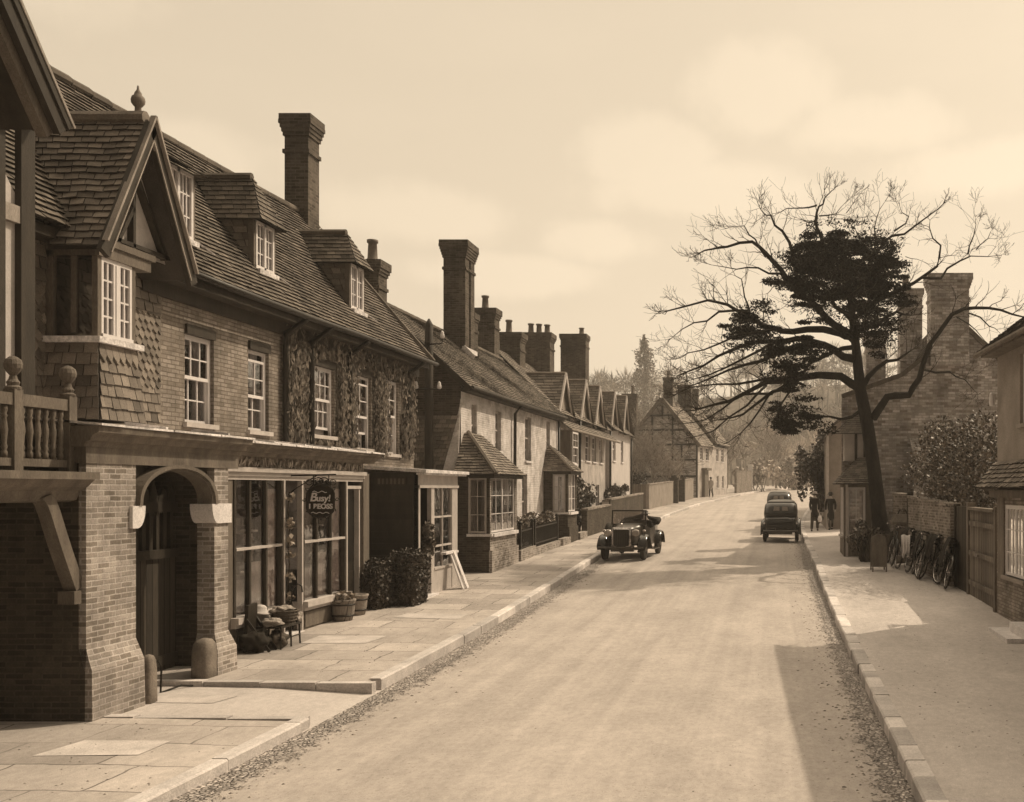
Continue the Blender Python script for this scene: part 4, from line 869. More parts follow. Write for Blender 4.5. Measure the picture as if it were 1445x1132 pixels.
# hedge bushes by the porch
def rrect0(cx, cy, hx, hy, z): return [(cx + hx * a, cy + hy * b, z) for a, b in ((-1, -.7), (-.7, -1), (.7, -1), (1, -.7), (1, .7), (.7, 1), (-.7, 1), (-1, .7))]
def clipped(mb, c, r, n, size):
    """leaves on a block clipped square with soft shoulders, and shoots that have grown out since"""
    t = MB(); t.leaves((0, 0, 0), (1, 1, 1), n, 1, rng, .82)
    for k in range(0, len(t.v), 4):
        q = sum((V(p) for p in t.v[k:k + 4]), V()) / 4; l = q.length or 1; d = q / l; m_ = (abs(d.x) ** 5 + abs(d.y) ** 5 + abs(d.z) ** 5) ** .2
        b_ = d / m_ * l * (1 + .05 * math.sin(9 * d.x + 4) * math.sin(8 * d.z) + (rng.random() < .06) * rng.uniform(.02, .12)); ctr = V(c) + V((b_.x * r[0], b_.y * r[1], b_.z * r[2])); s_ = size * rng.uniform(.6, 1.5)
        mb.add([ctr + (V(p) - q) * s_ for p in t.v[k:k + 4]], ((0, 1, 2, 3),), t.t[k // 4])
for k, (x, y, rx, ry, rz, lb) in enumerate(((-8.0, 20.4, .32, .44, .52, 'lower block of clipped evergreen hedge nearest the shop door'), (-7.5, 20.9, .30, .42, .6, 'taller block of clipped evergreen hedge against the porch wall'))):
    b = thing('clipped_hedge', (x, y, pzl(x, y)), lb, 'hedge', 'clipped hedge blocks between shop and porch')
    mb = MB(); clipped(mb, (x, y, .12 + rz), (rx * 1.05, ry * 1.05, rz), 6500, .04); mb.build('foliage', 'leaf', b)
    mb = MB(); mb.loft([rrect0(x, y, rx * .84 * q_, ry * .84 * q_, z_) for q_, z_ in ((.9, .1), (1, .3), (1, rz * 1.5), (.8, rz * 1.85), (.3, rz * 1.95))]); mb.build('inner_twigs', 'twig', b); mb = MB(); mb.tube([(x, y, 0), (x, y, .4)], .06, 6); mb.build('stem', 'twig', b)

# tubs of greens
for k, (x, y, lb, m) in enumerate(((-7.9, 18.65, 'wooden tub heaped with pale leaves below the second shop window', 'tub'), (-7.95, 19.35, 'plain pale bucket next to the heaped tub', 'grey_plaster'))):
    t = thing('tub', (x, y, pzl(x, y)), lb, 'tub', 'tubs standing at the shop wall'); z = pzl(x, y)
    mb = MB(); mb.lathe((x, y, z), ((.16, 0), (.19, .15), (.21, .34), (.225, .36), (.225, .39), (.19, .39), (.18, .3)), 18); mb.build('body', m, t, True)
    mb = MB()
    for h in (.08, .28): mb.lathe((x, y, z + h), ((.185 + h * .09, 0), (.187 + h * .09, .03)), 18)
    mb.build('hoop', 'iron', t, True)
    if k == 0:
        mb = MB(); mb.leaves((x, y, z + .43), (.19, .19, .1), 200, .07, tones=(1.5, 3)); mb.build('greens', 'leaf_light', t)
        for j in range(5): mb = MB()
        mb.blob((x - .05, y - .1, z + .46), .06, tone=1.2); mb.blob((x + .06, y - .08, z + .45), .055, tone=1.1); mb.blob((x - .12, y - .05, z + .45), .05, tone=.9); mb.build('vegetables', 'sack', t, True)
# the loaded stand at the foot of the shop window
st = thing('goods_stand', (-7.75, 15.9, .12), 'low four legged iron stand loaded with a basket and crumpled sacks below the shop window', 'stand')
zz = pzl(-7.75, 15.9); g = random.Random(9)
for dx, dy in ((-.2, -.32), (.16, -.32), (-.2, .32), (.16, .32), (-.02, -.34), (.17, .0)):
    mb = MB(); mb.tube([(-7.72 + dx, 15.9 + dy, zz), (-7.72 + dx * .95, 15.9 + dy * .95, zz + .34)], .014, 6); mb.build('leg', 'iron', st)
mb = MB(); mb.box(-7.94, -7.54, 15.56, 16.24, zz + .32, zz + .35); mb.tube([(-7.92, 15.58, zz + .15), (-7.56, 15.58, zz + .15), (-7.56, 16.22, zz + .15)], .011, 5); mb.build('shelf', 'iron', st)
def basket(name, c, r0, r1, h, m, lb, grp=None):
    mb = MB(); mb.lathe(c, ((r0, 0), ((r0 + r1) / 2 * 1.06, h * .5), (r1, h), (r1 * 1.05, h + .015), (r1 * .95, h + .01), (r0 * .9, .05)), 16)
    for k in range(16): a = k * .3927; mb.tube([V(c) + V((r0 * math.cos(a), r0 * math.sin(a), 0)), V(c) + V((r1 * 1.03 * math.cos(a), r1 * 1.03 * math.sin(a), h))], .011, 4)
    for j in range(5): rr = r0 + (r1 - r0) * j / 4 + .012; mb.tube([V(c) + V((rr * math.cos(a * .4), rr * math.sin(a * .4), h * j / 4)) for a in range(17)], .012, 4, cap=False)
    return tag(mb.build(name, m), lb, 'basket', grp)
basket('wicker_basket', (-7.72, 16.02, zz + .35), .15, .20, .2, 'wicker', 'dark wicker basket standing on the low iron stand')
from mathutils import noise as mnoise
def lump(name, c, r, m, lb, grp):
    """a slumped sack: flat below, creased and puckered all round"""
    mb = MB(); n, mm = 36, 22; c_ = V(c); off = V((g.uniform(0, 50), g.uniform(0, 50), 0)); lo = []
    for i in range(mm + 1):
        th = math.pi * (i + .05) / (mm + .1); ring = []
        for k in range(n):
            a = 6.283 * k / n; d = V((math.sin(th) * math.cos(a), math.sin(th) * math.sin(a), math.cos(th)))
            d = V((abs(d.x) ** .8 * (1 if d.x > 0 else -1), abs(d.y) ** .8 * (1 if d.y > 0 else -1), d.z)); q = d * 1.7 + off
            s_ = 1 + .55 * mnoise.noise(q) + .3 * (abs(mnoise.noise(q * 2.6)) - .2) - .28 * abs(mnoise.noise(V((q.x * 4, q.y * 4, q.z * 1.5))))
            p = V((d.x * r[0], d.y * r[1], d.z * r[2])) * s_; p.z = max(p.z, -r[2] * .85); ring.append(c_ + p)
        lo.append(ring)
    mb.loft(lo); return tag(mb.build(name, m, None, True), lb, 'sack', grp)
GS = 'sacks heaped round the goods stand'
lump('sack', (-7.72, 16.0, zz + .56), (.15, .18, .07), 'sack', 'pale crumpled sack lying in the wicker basket', GS)
lump('sack', (-7.7, 15.62, zz + .41), (.14, .14, .07), 'sack', 'pale flat sack at the near end of the stand', GS); lump('sack', (-7.64, 16.24, zz + .42), (.09, .1, .08), 'sack', 'small pale sack at the far end of the stand', GS)
lump('sack', (-7.84, 15.36, zz + .16), (.19, .2, .19), 'cloth', 'dark slumped sack lying on the pavement before the stand', GS); lump('sack', (-7.7, 15.75, zz + .12), (.14, .22, .14), 'wicker', 'brown bundle pushed between the legs of the stand', GS)
cb = MB(); cb.prism([(-7.98, 15.28, zz), (-7.98, 15.62, zz), (-7.98, 15.6, zz + .72), (-7.98, 15.34, zz + .7)], (.05, 0, 0)); cb.bar((-7.95, 15.3, zz + .5), (-7.62, 15.36, zz), .03, .04); cb.bar((-7.95, 15.6, zz + .5), (-7.62, 15.58, zz), .03, .04)
tag(cb.build('folding_board', 'dark'), 'dark folding board standing behind the sacks under the shop window', 'board')
ht = MB(); ht.lathe((0, 0, 0), ((.165, -.02), (.15, .0), (.09, .012), (.08, .07), (.05, .095), (.004, .10)), 18); ht.xform(Matrix.Translation((-7.99, 15.82, .69)) @ Matrix.Rotation(.2, 4, 'Y'))
tag(ht.build('straw_hat', 'straw', None, True), 'broad pale straw hat lying on the shop window sill above the sacks', 'hat')
pm = MB(); pm.tube([(-7.98, 16.78, .15), (-7.98, 16.78, .6), (-7.95, 16.8, 1.0)], .016, 6); pm.tube([(-7.95, 16.8, .95), (-7.9, 16.86, 1.02), (-7.84, 16.88, .98), (-7.83, 16.88, .88)], .013, 6)
tag(pm.build('iron_hook', 'iron'), 'slim iron crook standing at the shop doorway post', 'hook')
fl2 = thing('climbing_flower', (-8.0, 16.8, .2), 'thin flowering stem climbing the shop doorway post', 'plant')
mb = MB()
for z in (2.45, 2.05, 2.0, 1.75, 1.5, 1.15, .8): mb.leaves((-8.0, 16.82, z), (.06, .07, .09), 16, .06, tones=(1.4, 4))
mb.build('blossom', 'leaf_light', fl2); mb = MB(); mb.tube([(-8.03, 16.8, .15 + k * .3 ) if k % 2 else (-8.02, 16.83, .15 + k * .3) for k in range(9)], .01, 5); mb.build('stem', 'twig', fl2)
# telegraph pole
tp = thing('telegraph_pole', (-8.75, 25.6 + .9, .25), 'tall dark telegraph pole with small white insulators rising behind the flat porch', 'telegraph pole')
mb = MB(); mb.tube([(-8.98, 26.5, .2), (-8.98, 26.5, 4), (-8.98, 26.5, 6.9), (-8.98, 26.5, 7.05)], [.12, .11, .1, .02], 10); mb.build('pole', 'dark_wood', tp, True)
mb = MB(); mb.box(-9.05, -8.91, 26.36, 26.44, 6.3, 6.42); mb.tube([(-8.98, 26.4, 6.36), (-8.6, 26.4, 6.4), (-8.6, 26.4, 6.55)], .02, 5); mb.tube([(-9.3, 26.4, 5.2), (-8.66, 26.4, 5.2)], .02, 5); mb.build('bracket', 'iron', tp)
for x, z in ((-9.28, 5.2), (-8.68, 5.2), (-8.6, 6.52)):
    mb = MB(); mb.lathe((x, 26.4, z), ((.03, 0), (.06, .03), (.055, .1), (.04, .13), (.045, .16), (.01, .2)), 8); mb.build('insulator', 'white', tp, True)
# ================================================================ limewashed cottages
B = thing('limewashed_cottage', (-8.3, 33, .45), 'pale limewashed brick cottage with a dark gable end and two hipped shop bays', 'house')
f = FX(-8.3); PY = lambda px, X: 1430 * X / (px - 1090)
bw_ = [(27.95, 28.45, 3.75, 4.95), (30.35, 31.0, 3.75, 4.95), (34.0, 34.85, 3.55, 5.05), (37.2, 37.8, 3.6, 5.1), (33.6, 34.3, 1.2, 3.1)]
mb = MB(); wall(mb, f, 27, 39.2, .3, 5.45, bw_, .18); mb.quad((-12.7, 27, 0), (-12.7, 39.2, 0), (-12.7, 39.2, 5.4), (-12.7, 27, 5.4)); mb.poly([(-8.3, 39.2, 0), (-12.7, 39.2, 0), (-12.7, 39.2, 5.4), (-10.5, 39.2, 7.5), (-8.3, 39.2, 5.4)]); mb.build('wall', 'brick_white', B)
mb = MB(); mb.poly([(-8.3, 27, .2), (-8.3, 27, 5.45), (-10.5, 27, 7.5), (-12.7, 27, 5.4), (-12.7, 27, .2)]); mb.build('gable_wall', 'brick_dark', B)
mb = MB()  # hung tiles swelling out over a tapering buttress on the gable end
mb.tiles((-10.2, 26.72, 2.9), (-8.75, 26.72, 2.9), (-8.34, 26.92, 4.55), (-10.2, 26.92, 4.55), .11, .17, .025); mb.build('hung_tiles', 'tile_dark', B)
mb = MB(); mb.prism([(-8.32, 26.97, 4.85), (-8.32, 26.7, 2.6), (-8.8, 26.66, 2.6), (-8.36, 26.93, 4.6)], (.03, 0, 0)); mb.prism([(-8.3, 26.96, 5.0), (-8.34, 26.9, 4.55), (-8.8, 26.66, 2.6), (-8.3, 26.66, 2.6)], (0, .03, 0)); mb.build('buttress', 'brick_white', B)
for i, (a, b, c, d) in enumerate(bw_):
    window(f, B, a, b, c, d, 2 if i != 2 else 3, 4, .14, fm='cream', curtain=0 if i != 2 else .15, lift=[.2, .25, 0, .2, 0][i], sill='stone', pane='glass_far' if i > 3 else 'glass')
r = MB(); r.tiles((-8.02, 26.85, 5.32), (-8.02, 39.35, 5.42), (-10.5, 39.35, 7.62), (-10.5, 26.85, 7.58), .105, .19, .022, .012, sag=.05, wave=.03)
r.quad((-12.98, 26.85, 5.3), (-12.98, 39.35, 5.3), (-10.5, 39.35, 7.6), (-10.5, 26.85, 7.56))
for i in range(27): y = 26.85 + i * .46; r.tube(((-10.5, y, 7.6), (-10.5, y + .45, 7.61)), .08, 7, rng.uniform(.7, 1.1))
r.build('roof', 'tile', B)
mb = MB(); mb.box(-8.3, -8.05, 27, 39.3, 5.2, 5.3); mb.tube([(-7.97, 26.9, 5.3), (-7.97, 33, 5.3), (-7.97, 39.3, 5.34)], .055, 7); mb.bar((-8.02, 26.85, 5.24), (-10.5, 26.85, 7.5), .05, .16); mb.build('gutter', 'dark_wood', B)
gutter_pipe(B, [(-7.98, 32.3, 5.28), (-8.2, 32.3, 5.0), (-8.22, 32.3, .5)], .05); gutter_pipe(B, [(-8.22, 39.0, 5.2), (-8.22, 39.0, .6)], .05)
chimney(B, -10.17, 32.9, 6.6, 10.55, .70, 1.0, m='stack', corbels=5, cap=.05, slot=True)
mb = MB(); mb.box(-9.86, -9.78, 32.2, 33.6, 7.0, 7.14); mb.bar((-9.86, 32.25, 7.1), (-9.5, 32.2, 6.75), .03, .2); mb.build('lead_apron', 'lead', B)
chimney(B, -10.62, 35.6, 6.6, 8.75, .4, .5, m='stack', corbels=2)
chimney(B, -10.85, 27.5, 6.0, 8.75, .55, .6, ((0, 0, .62),), m='stack', corbels=3)
chimney(B, -10.95, 39.0, 5.5, 9.5, .7, .7, ((-.1, 0, .55),), m='stack', corbels=3)

def bay(root, x0, xw, y0, y1, zg, zs, zt, zr, wm, side=True, cols=6, door=None):
    """a shop bay under its hipped tile roof: xw the house wall, x0 the bay's front"""
    mb = MB(); ff, fs = FX(x0), FY(y0)
    wall(mb, ff, y0, y1, zg - .3, zt, [(y0 + .12, y1 - .12, zs, zt - .06)], .1)
    b = mb.build('bay', wm, root)
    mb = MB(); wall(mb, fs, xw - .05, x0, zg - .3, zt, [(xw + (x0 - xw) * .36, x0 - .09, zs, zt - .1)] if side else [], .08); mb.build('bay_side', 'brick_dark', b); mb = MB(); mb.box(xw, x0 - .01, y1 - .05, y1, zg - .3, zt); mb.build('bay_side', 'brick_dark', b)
    mb = MB(); ff.box(mb, y0 - .02, y1 + .02, zg - .2, zg + .62, -.02, .06); mb.build('plinth', wm, b)
    mb = MB(); ff.box(mb, y0 + .1, y1 - .1, zs - .09, zs, -.1, .09)
    if side: fs.box(mb, xw + (x0 - xw) * .33, x0 + .06, zs - .07, zs, -.08, .05)
    mb.build('sill', 'stone', b)
    window(ff, b, y0 + .12, y1 - .12, zs, zt - .06, cols, 3, .08, sash=False, sill=None, curtain=.3, room=False, name='window_frame')
    if side: window(fs, b, xw + (x0 - xw) * .36, x0 - .09, zs, zt - .1, 2, 3, .06, sash=False, sill=None, curtain=.3, room=False, fm='cream', name='window_frame', fr=.04)
    mb = MB(); e = .22; zt2 = zt - .02; k = (y1 - y0) * .28
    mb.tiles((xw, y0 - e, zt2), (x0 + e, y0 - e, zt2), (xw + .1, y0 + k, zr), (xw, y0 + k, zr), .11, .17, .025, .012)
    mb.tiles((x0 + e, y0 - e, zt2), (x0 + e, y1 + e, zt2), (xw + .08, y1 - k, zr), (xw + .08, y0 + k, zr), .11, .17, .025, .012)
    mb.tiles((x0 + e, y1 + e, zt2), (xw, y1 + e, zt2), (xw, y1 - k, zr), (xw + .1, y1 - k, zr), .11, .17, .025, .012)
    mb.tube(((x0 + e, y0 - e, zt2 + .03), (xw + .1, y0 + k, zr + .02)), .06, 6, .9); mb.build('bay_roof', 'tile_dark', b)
    mb = MB(); ff.box(mb, y0 - .15, y1 + .15, zt - .12, zt - .03, -.5, .14); mb.build('bay_cornice', 'dark_wood', b)
    return b
bay(B, -7.4, -8.3, 26.55, 29.3, .36, 1.42, 3.0, 4.12, 'brick_pier', cols=4)
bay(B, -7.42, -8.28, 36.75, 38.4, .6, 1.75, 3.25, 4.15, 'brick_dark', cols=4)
mb = MB(); mb.box(-8.2, -7.45, 29.45, 29.55, .5, 2.9); f.box(mb, 29.6, 30.6, .45, 2.6, .0, .05); mb.build('door', 'dark', B)
mb = MB(); n = 8
for k in range(n): t0, t1 = math.pi * k / n, math.pi * (k + 1) / n; mb.prism([(-8.25, 30.1 - .5 * math.cos(t0), 2.6 + .45 * math.sin(t0)), (-8.25, 30.1 - .5 * math.cos(t1), 2.6 + .45 * math.sin(t1)), (-8.25, 30.1, 2.6)], (.05, 0, 0))
mb.build('door_head', 'dark', B)
# railings and low walls before the cottages
lw = MB()
for a, b, h in ((29.45, 31.3, .42), (31.3, 34.9, .34), (35.4, 36.7, .34), (38.5, 40.0, .36)):
    n = int((b - a) / .5) + 1
    for k in range(n): y0, y1 = a + (b - a) * k / n, a + (b - a) * (k + 1) / n; lw.prism([(-7.3, y0, gz(y0) - .1), (-7.3, y1, gz(y1) - .1), (-7.3, y1, gz(y1) + h), (-7.3, y0, gz(y0) + h)], (-.22, 0, 0), rng.uniform(.85, 1.15))
tag(lw.build('low_wall', 'brick_pier'), 'low brick garden wall under the iron railings before the limewashed cottage', 'wall')
for k, (a, b, lb) in enumerate(((29.7, 31.2, 'short run of dark iron railings right beside the nearer shop bay'), (31.5, 34.8, 'long run of dark iron railings between the two cottage bays'))):
    t = thing('iron_railing', (-7.4, a, gz(a)), lb, 'railing', 'railings before the limewashed cottage'); mb = MB()
    y = a
    while y < b: mb.box(-7.415, -7.395, y, y + .02, gz(y) + .3, gz(y) + 1.02); y += .11
    mb.build('bars', 'iron', t); mb = MB(); mb.bar((-7.405, a, gz(a) + .95), (-7.405, b, gz(b) + .95), .03, .04); mb.bar((-7.405, a, gz(a) + .45), (-7.405, b, gz(b) + .45), .03, .04); mb.build('rail', 'iron', t)
    for y in (a, b): mb = MB(); mb.box(-7.45, -7.36, y - .04, y + .04, gz(y), gz(y) + 1.15); mb.blob((-7.405, y, gz(y) + 1.2), .06); mb.build('post', 'iron', t)
lbs = ['bare tangled garden shrub behind the nearer railings', 'pale tangled shrub in the middle of the cottage front garden', 'pale tangled shrub against the farther cottage bay']
for k, (y, h) in enumerate(((31.6, .75), (33.0, .85), (35.4, .8))):
    t = thing('garden_shrub', (-7.85, y, gz(y)), lbs[k], 'shrub', 'shrubs in the cottage garden'); mb = MB(); mb.leaves((-7.85, y, gz(y) + .5 + h * .5), (.35, .75, h * .55), 500, .08, tones=(.5, 2.5)); mb.build('foliage', 'leaf_light', t)
    mb = MB()
    for j in range(14): a = rng.uniform(0, 6.3); mb.tube([(-7.85, y, gz(y)), (-7.85 + .2 * math.cos(a), y + .5 * math.sin(a), gz(y) + h * 1.3)], .012, 4)
    mb.build('stem', 'twig', t)

# ================================================================ the gabled terrace
def terrace(name, label, X, y0, y1, ze, xr, zr, gables, wm, holes, porch=None, chims=()):
    T = thing(name, (X, (y0 + y1) / 2, gz(y0)), label, 'house'); f = FX(X)
    mb = MB(); wall(mb, f, y0, y1, gz(y0) - .3, ze, holes, .15); XB = 2 * xr - X
    for y in (y0, y1): mb.poly([(X, y, gz(y0) - .3), (X, y, ze), (xr, y, zr - .05), (XB, y, ze), (XB, y, gz(y0) - .3)])
    mb.quad((XB, y0, 0), (XB, y1, 0), (XB, y1, ze), (XB, y0, ze)); mb.build('wall', wm, T)
    sl = (zr - ze) / (X + .3 - xr); XX = lambda z: X + .3 - (z - ze + .08) / sl
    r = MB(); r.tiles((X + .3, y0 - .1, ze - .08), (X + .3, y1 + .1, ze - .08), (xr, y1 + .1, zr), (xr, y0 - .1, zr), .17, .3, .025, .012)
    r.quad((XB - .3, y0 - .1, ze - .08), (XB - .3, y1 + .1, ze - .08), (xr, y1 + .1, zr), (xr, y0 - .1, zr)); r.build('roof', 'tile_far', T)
    for yc, hw, zp, xf in gables:
        g = MB(); zb = ze - .1
        for s in (-1, 1):
            a, b = (XX(zb), yc + s * hw, zb), (xf, yc + s * hw, zb); c, d = (xf, yc, zp), (XX(zp) if zp < zr else xr, yc, zp)
            q = (a, b, c, d) if s < 0 else (b, a, d, c)
            g.tiles(*q, .17, .3, .025)
        g.tube(((xf, yc, zp + .02), (max(xr, XX(zp)), yc, zp + .02)), .07, 6); go = g.build('gablet_roof', 'tile_dark', T)
        mb = MB(); mb.poly(((xf - .15, yc - hw, zb), (xf - .15, yc + hw, zb), (xf - .15, yc, zp - .05))); mb.build('gablet_wall', 'grey_plaster', go)
        mb = MB()
        for s in (-1, 1): mb.bar((xf + .02, yc + s * (hw + .02), zb - .05), (xf + .02, yc, zp - .0), .06, .17, up=(0, s * (zp - zb), hw))
        mb.build('bargeboard', 'cream', go)
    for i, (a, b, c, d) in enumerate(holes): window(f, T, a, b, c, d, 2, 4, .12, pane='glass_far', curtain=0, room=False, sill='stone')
    for c in chims: chimney(T, *c[:6], **c[6])
    return T
gl_ = lambda y, zp: (y, 1.35, zp, -8.45)
C1 = terrace('gabled_cottage', 'roughcast cottage with steep tiled gablets and a long pent roof, darker of two', -8.6, 39.6, 52.2, 5.65, -11.0, 8.2,
  [gl_(41.4, 7.3), gl_(45.9, 7.5), gl_(49.6, 7.6)], 'rough', [(41.2, 42.1, 3.9, 5.1), (44.6, 45.6, 3.9, 5.1), (46.6, 47.8, 3.9, 5.1), (48.4, 49.4, 3.9, 5.1), (50.4, 51.2, 3.9, 5.1), (46.5, 47.3, 1.6, 2.7), (49.3, 50.3, 1.6, 2.8)],
  chims=((-10.9, 42.5, 5, 9.1, .85, .9, dict(pots=((-.15, 0, .6),), corbels=3)), (-10.75, 46.8, 5, 9.75, 1.15, .95, dict(pots=((-.4, 0, .5), (-.05, .1, .5), (.35, 0, .45)), corbels=3)), (-10.35, 53.1, 5, 10.65, 1.3, 1.0, dict(pots=((.35, 0, .4),), corbels=2))))
C2 = terrace('gabled_cottage', 'paler stuccoed cottage with two steep gablets at the far end of the roughcast terrace', -8.45, 52.6, 60.2, 5.75, -11.0, 8.4, [gl_(54.3, 7.75), gl_(58.6, 7.95)], 'stucco', [(53.6, 54.6, 4.1, 5.3), (56.5, 57.4, 4.1, 5.3), (54.0, 54.9, 1.5, 2.9), (57.6, 58.5, 1.5, 2.9)])
mb = MB(); mb.tiles((-7.9, 39.6, 4.95), (-7.9, 52.2, 5.0), (-8.6, 52.2, 5.55), (-8.6, 39.6, 5.5), .15, .25, .025); mb.tube([(-7.87, 39.6, 4.93), (-7.87, 52.3, 4.98)], .05, 6); mb.build('pent_roof', 'tile_far', C1)
mb = MB(); mb.box(-8.6, -7.9, 39.7, 41.0, 3.5, 4.9); mb.build('oriel', 'oak', C1)
window(FX(-7.9), C1, 39.8, 40.9, 3.6, 4.85, 2, 4, -.02, curtain=0, room=False, sill='stone', name='oriel_window', pane='glass_far')
for T_, y in ((C1, 52.3), (C2, 60.1), (C1, 44.0)): gutter_pipe(T_, [(-8.35, y, 5.6), (-8.38, y, gz(y))], .06)

# gardens beyond: hedge, walls, boarded fence
def gwall(name, a, b, h, m, lb, th=.22, cop=True, cat='wall'):
    a, b = V((*a, 0)), V((*b, 0)); n = max(1, int((b - a).length / 2)); d = (b - a).normalized(); s = V((-d.y, d.x, 0)) * th / 2; t = thing(name, (a.x, a.y, gz(a.y)), lb, cat); mb = MB(); cp = MB()
    for k in range(n):
        p, q = a + (b - a) * k / n, a + (b - a) * (k + 1) / n; zp, zq = gz(p.y), gz(q.y)
        mb.add([p - s + V((0, 0, zp - .2)), q - s + V((0, 0, zq - .2)), q + s + V((0, 0, zq - .2)), p + s + V((0, 0, zp - .2)), p - s + V((0, 0, zp + h)), q - s + V((0, 0, zq + h)), q + s + V((0, 0, zq + h)), p + s + V((0, 0, zp + h))], ((0, 1, 5, 4), (1, 2, 6, 5), (2, 3, 7, 6), (3, 0, 4, 7), (4, 5, 6, 7)))
        s2 = s * 1.3; cp.add([p - s2 + V((0, 0, zp + h)), q - s2 + V((0, 0, zq + h)), q + s2 + V((0, 0, zq + h)), p + s2 + V((0, 0, zp + h)), p - s2 + V((0, 0, zp + h + .08)), q - s2 + V((0, 0, zq + h + .08)), q + s2 + V((0, 0, zq + h + .08)), p + s2 + V((0, 0, zp + h + .08))], ((0, 1, 5, 4), (1, 2, 6, 5), (2, 3, 7, 6), (3, 0, 4, 7), (4, 5, 6, 7)))
    mb.build('wall', m, t)
    if cop: cp.build('coping', 'brick_garden', t)
    return t
gwall('garden_wall', (-7.5, 40.4), (-7.45, 46.0), 1.15, 'brick_dark', 'dark low garden wall under the bush before the roughcast cottage')
gwall('garden_wall', (-7.9, 47.0), (-7.6, 47.05), 1.3, 'rough', 'short pale wall end between the two dark garden walls')
gwall('garden_wall', (-7.7, 47.5), (-7.7, 59.5), 1.35, 'brick_dark', 'long dark garden wall before the paler stuccoed cottage')
gwall('board_fence', (-10.6, 66), (-8.3, 66.5), 1.75, 'fence', 'tall grey boarded garden fence beyond the terrace', .08, False, 'fence')
gwall('garden_wall', (-8.2, 66.5), (-7.4, 74.5), 1.7, 'grey_plaster', 'pale plastered garden wall with a coping beyond the boarded fence')
gwall('garden_wall', (-7.0, 79), (-6.7, 84.5), 1.7, 'grey_plaster', 'short plastered garden wall next to the half timbered house')
for k, (x, y) in enumerate(((-7.3, 75.3), (-7.05, 78.2))):
    mb = MB(); mb.box(x - .3, x + .3, y - .3, y + .3, gz(y) - .2, gz(y) + 1.85); mb.box(x - .38, x + .38, y - .38, y + .38, gz(y) + 1.85, gz(y) + 2.0); mb.box(x - .2, x + .2, y - .2, y + .2, gz(y) + 2, gz(y) + 2.15)
    tag(mb.build('gate_pier', 'brick_dark'), ['nearer square brick gate pier in the left garden wall', 'farther square brick gate pier in the left garden wall'][k], 'pier', 'gate piers beyond the terrace')

# ================================================================ half-timbered gable house, turned with the bend
D = thing('timbered_gable_house', (-6.4, 86, gz(86)), 'far house with a half timbered gable end and two stepped roofs at the bend', 'house')
o = V((-6.35, 86, 0)); fd = V((2.1, 10.2, 0)).normalized(); sd = V((-fd.y, fd.x, 0)); zg = gz(86) - .2
fr = F(o, fd, -sd); fe = F(o, sd, -fd); ze = 6.4; zp = 10.3; hw = 3.1
mb = MB(); wall(mb, fr, 0, 10.2, zg, ze, [(.8, 1.7, 5.1, 6.2), (2.6, 3.6, 5.1, 6.2), (6.2, 7.0, 5.1, 6.3), (8, 8.9, 5.1, 6.3), (3.0, 3.6, 2.6, 3.9), (6.3, 7, 2.7, 3.8), (8.2, 8.9, 2.7, 3.8)], .15)
mb.build('wall', 'rough', D)
for q in ((.8, 1.7, 5.1, 6.2), (2.6, 3.6, 5.1, 6.2), (6.2, 7.0, 5.1, 6.3), (8, 8.9, 5.1, 6.3), (3.0, 3.6, 2.6, 3.9), (6.3, 7, 2.7, 3.8), (8.2, 8.9, 2.7, 3.8)): window(fr, D, *q, 2, 4, .12, pane='glass_far', curtain=0, room=False, sill='stone')
mb = MB(); mb.poly([fe.p(0, zg), fe.p(0, ze), fe.p(hw, zp), fe.p(2 * hw, ze), fe.p(2 * hw, zg)]); q_ = F(o + fd * 10.2, sd, fd); mb.poly([q_.p(0, zg), q_.p(0, ze), q_.p(hw, zp), q_.p(2 * hw, ze), q_.p(2 * hw, zg)]); mb.quad(fr.p(0, zg, -2 * hw), fr.p(10.2, zg, -2 * hw), fr.p(10.2, ze, -2 * hw), fr.p(0, ze, -2 * hw)); mb.build('gable_wall', 'brick_tall', D)
mb = MB()
fe.box(mb, .9, 2 * hw - .9, 7.55, 7.72, 0, .05); fe.box(mb, 0, 2 * hw, 6.3, 6.46, 0, .05); fe.box(mb, 0, 2 * hw, 5.0, 5.15, 0, .04); fe.box(mb, 0, 2 * hw, 3.6, 3.75, 0, .06); fe.box(mb, 1.9, 2 * hw - 1.9, 8.8, 8.95, 0, .05)
for u, a, b in ((2.2, 6.4, 8.8), (3.1, 5.0, 6.4), (4.0, 6.4, 8.8), (1.4, 5.1, 6.4), (5.2, 5.1, 7.4), (3.1, 8.9, 9.7), (.05, zg, 6.4), (2.2, 5.1, 6.4)): fe.box(mb, u - .07, u + .09, a, b, 0, .052)
mb.build('gable_timber', 'dark_wood', D)
def twoslope(u0, u1, dz):
    r = MB(); n_ = -sd
    def q(u, s, z): return o + fd * u + sd * s + V((0, 0, z))
    r.tiles(q(u0, -.3, ze - .15 + dz), q(u1, -.3, ze - .15 + dz), q(u1, hw, zp + .1 + dz), q(u0, hw, zp + .1 + dz), .28, .4, .03)
    r.quad(q(u0, 2 * hw + .3, ze - .15 + dz), q(u1, 2 * hw + .3, ze - .15 + dz), q(u1, hw, zp + .1 + dz), q(u0, hw, zp + .1 + dz))
    ro = r.build('roof', 'tile_far', D); mb = MB()
    for s in (-.3, 2 * hw + .3): mb.bar(q(u0, s, ze - .2 + dz), q(u0, hw, zp + .0 + dz), .12, .3)
    mb.build('bargeboard', 'oak', ro)
twoslope(-.35, 5.0, 0); twoslope(5.1, 10.4, .35)
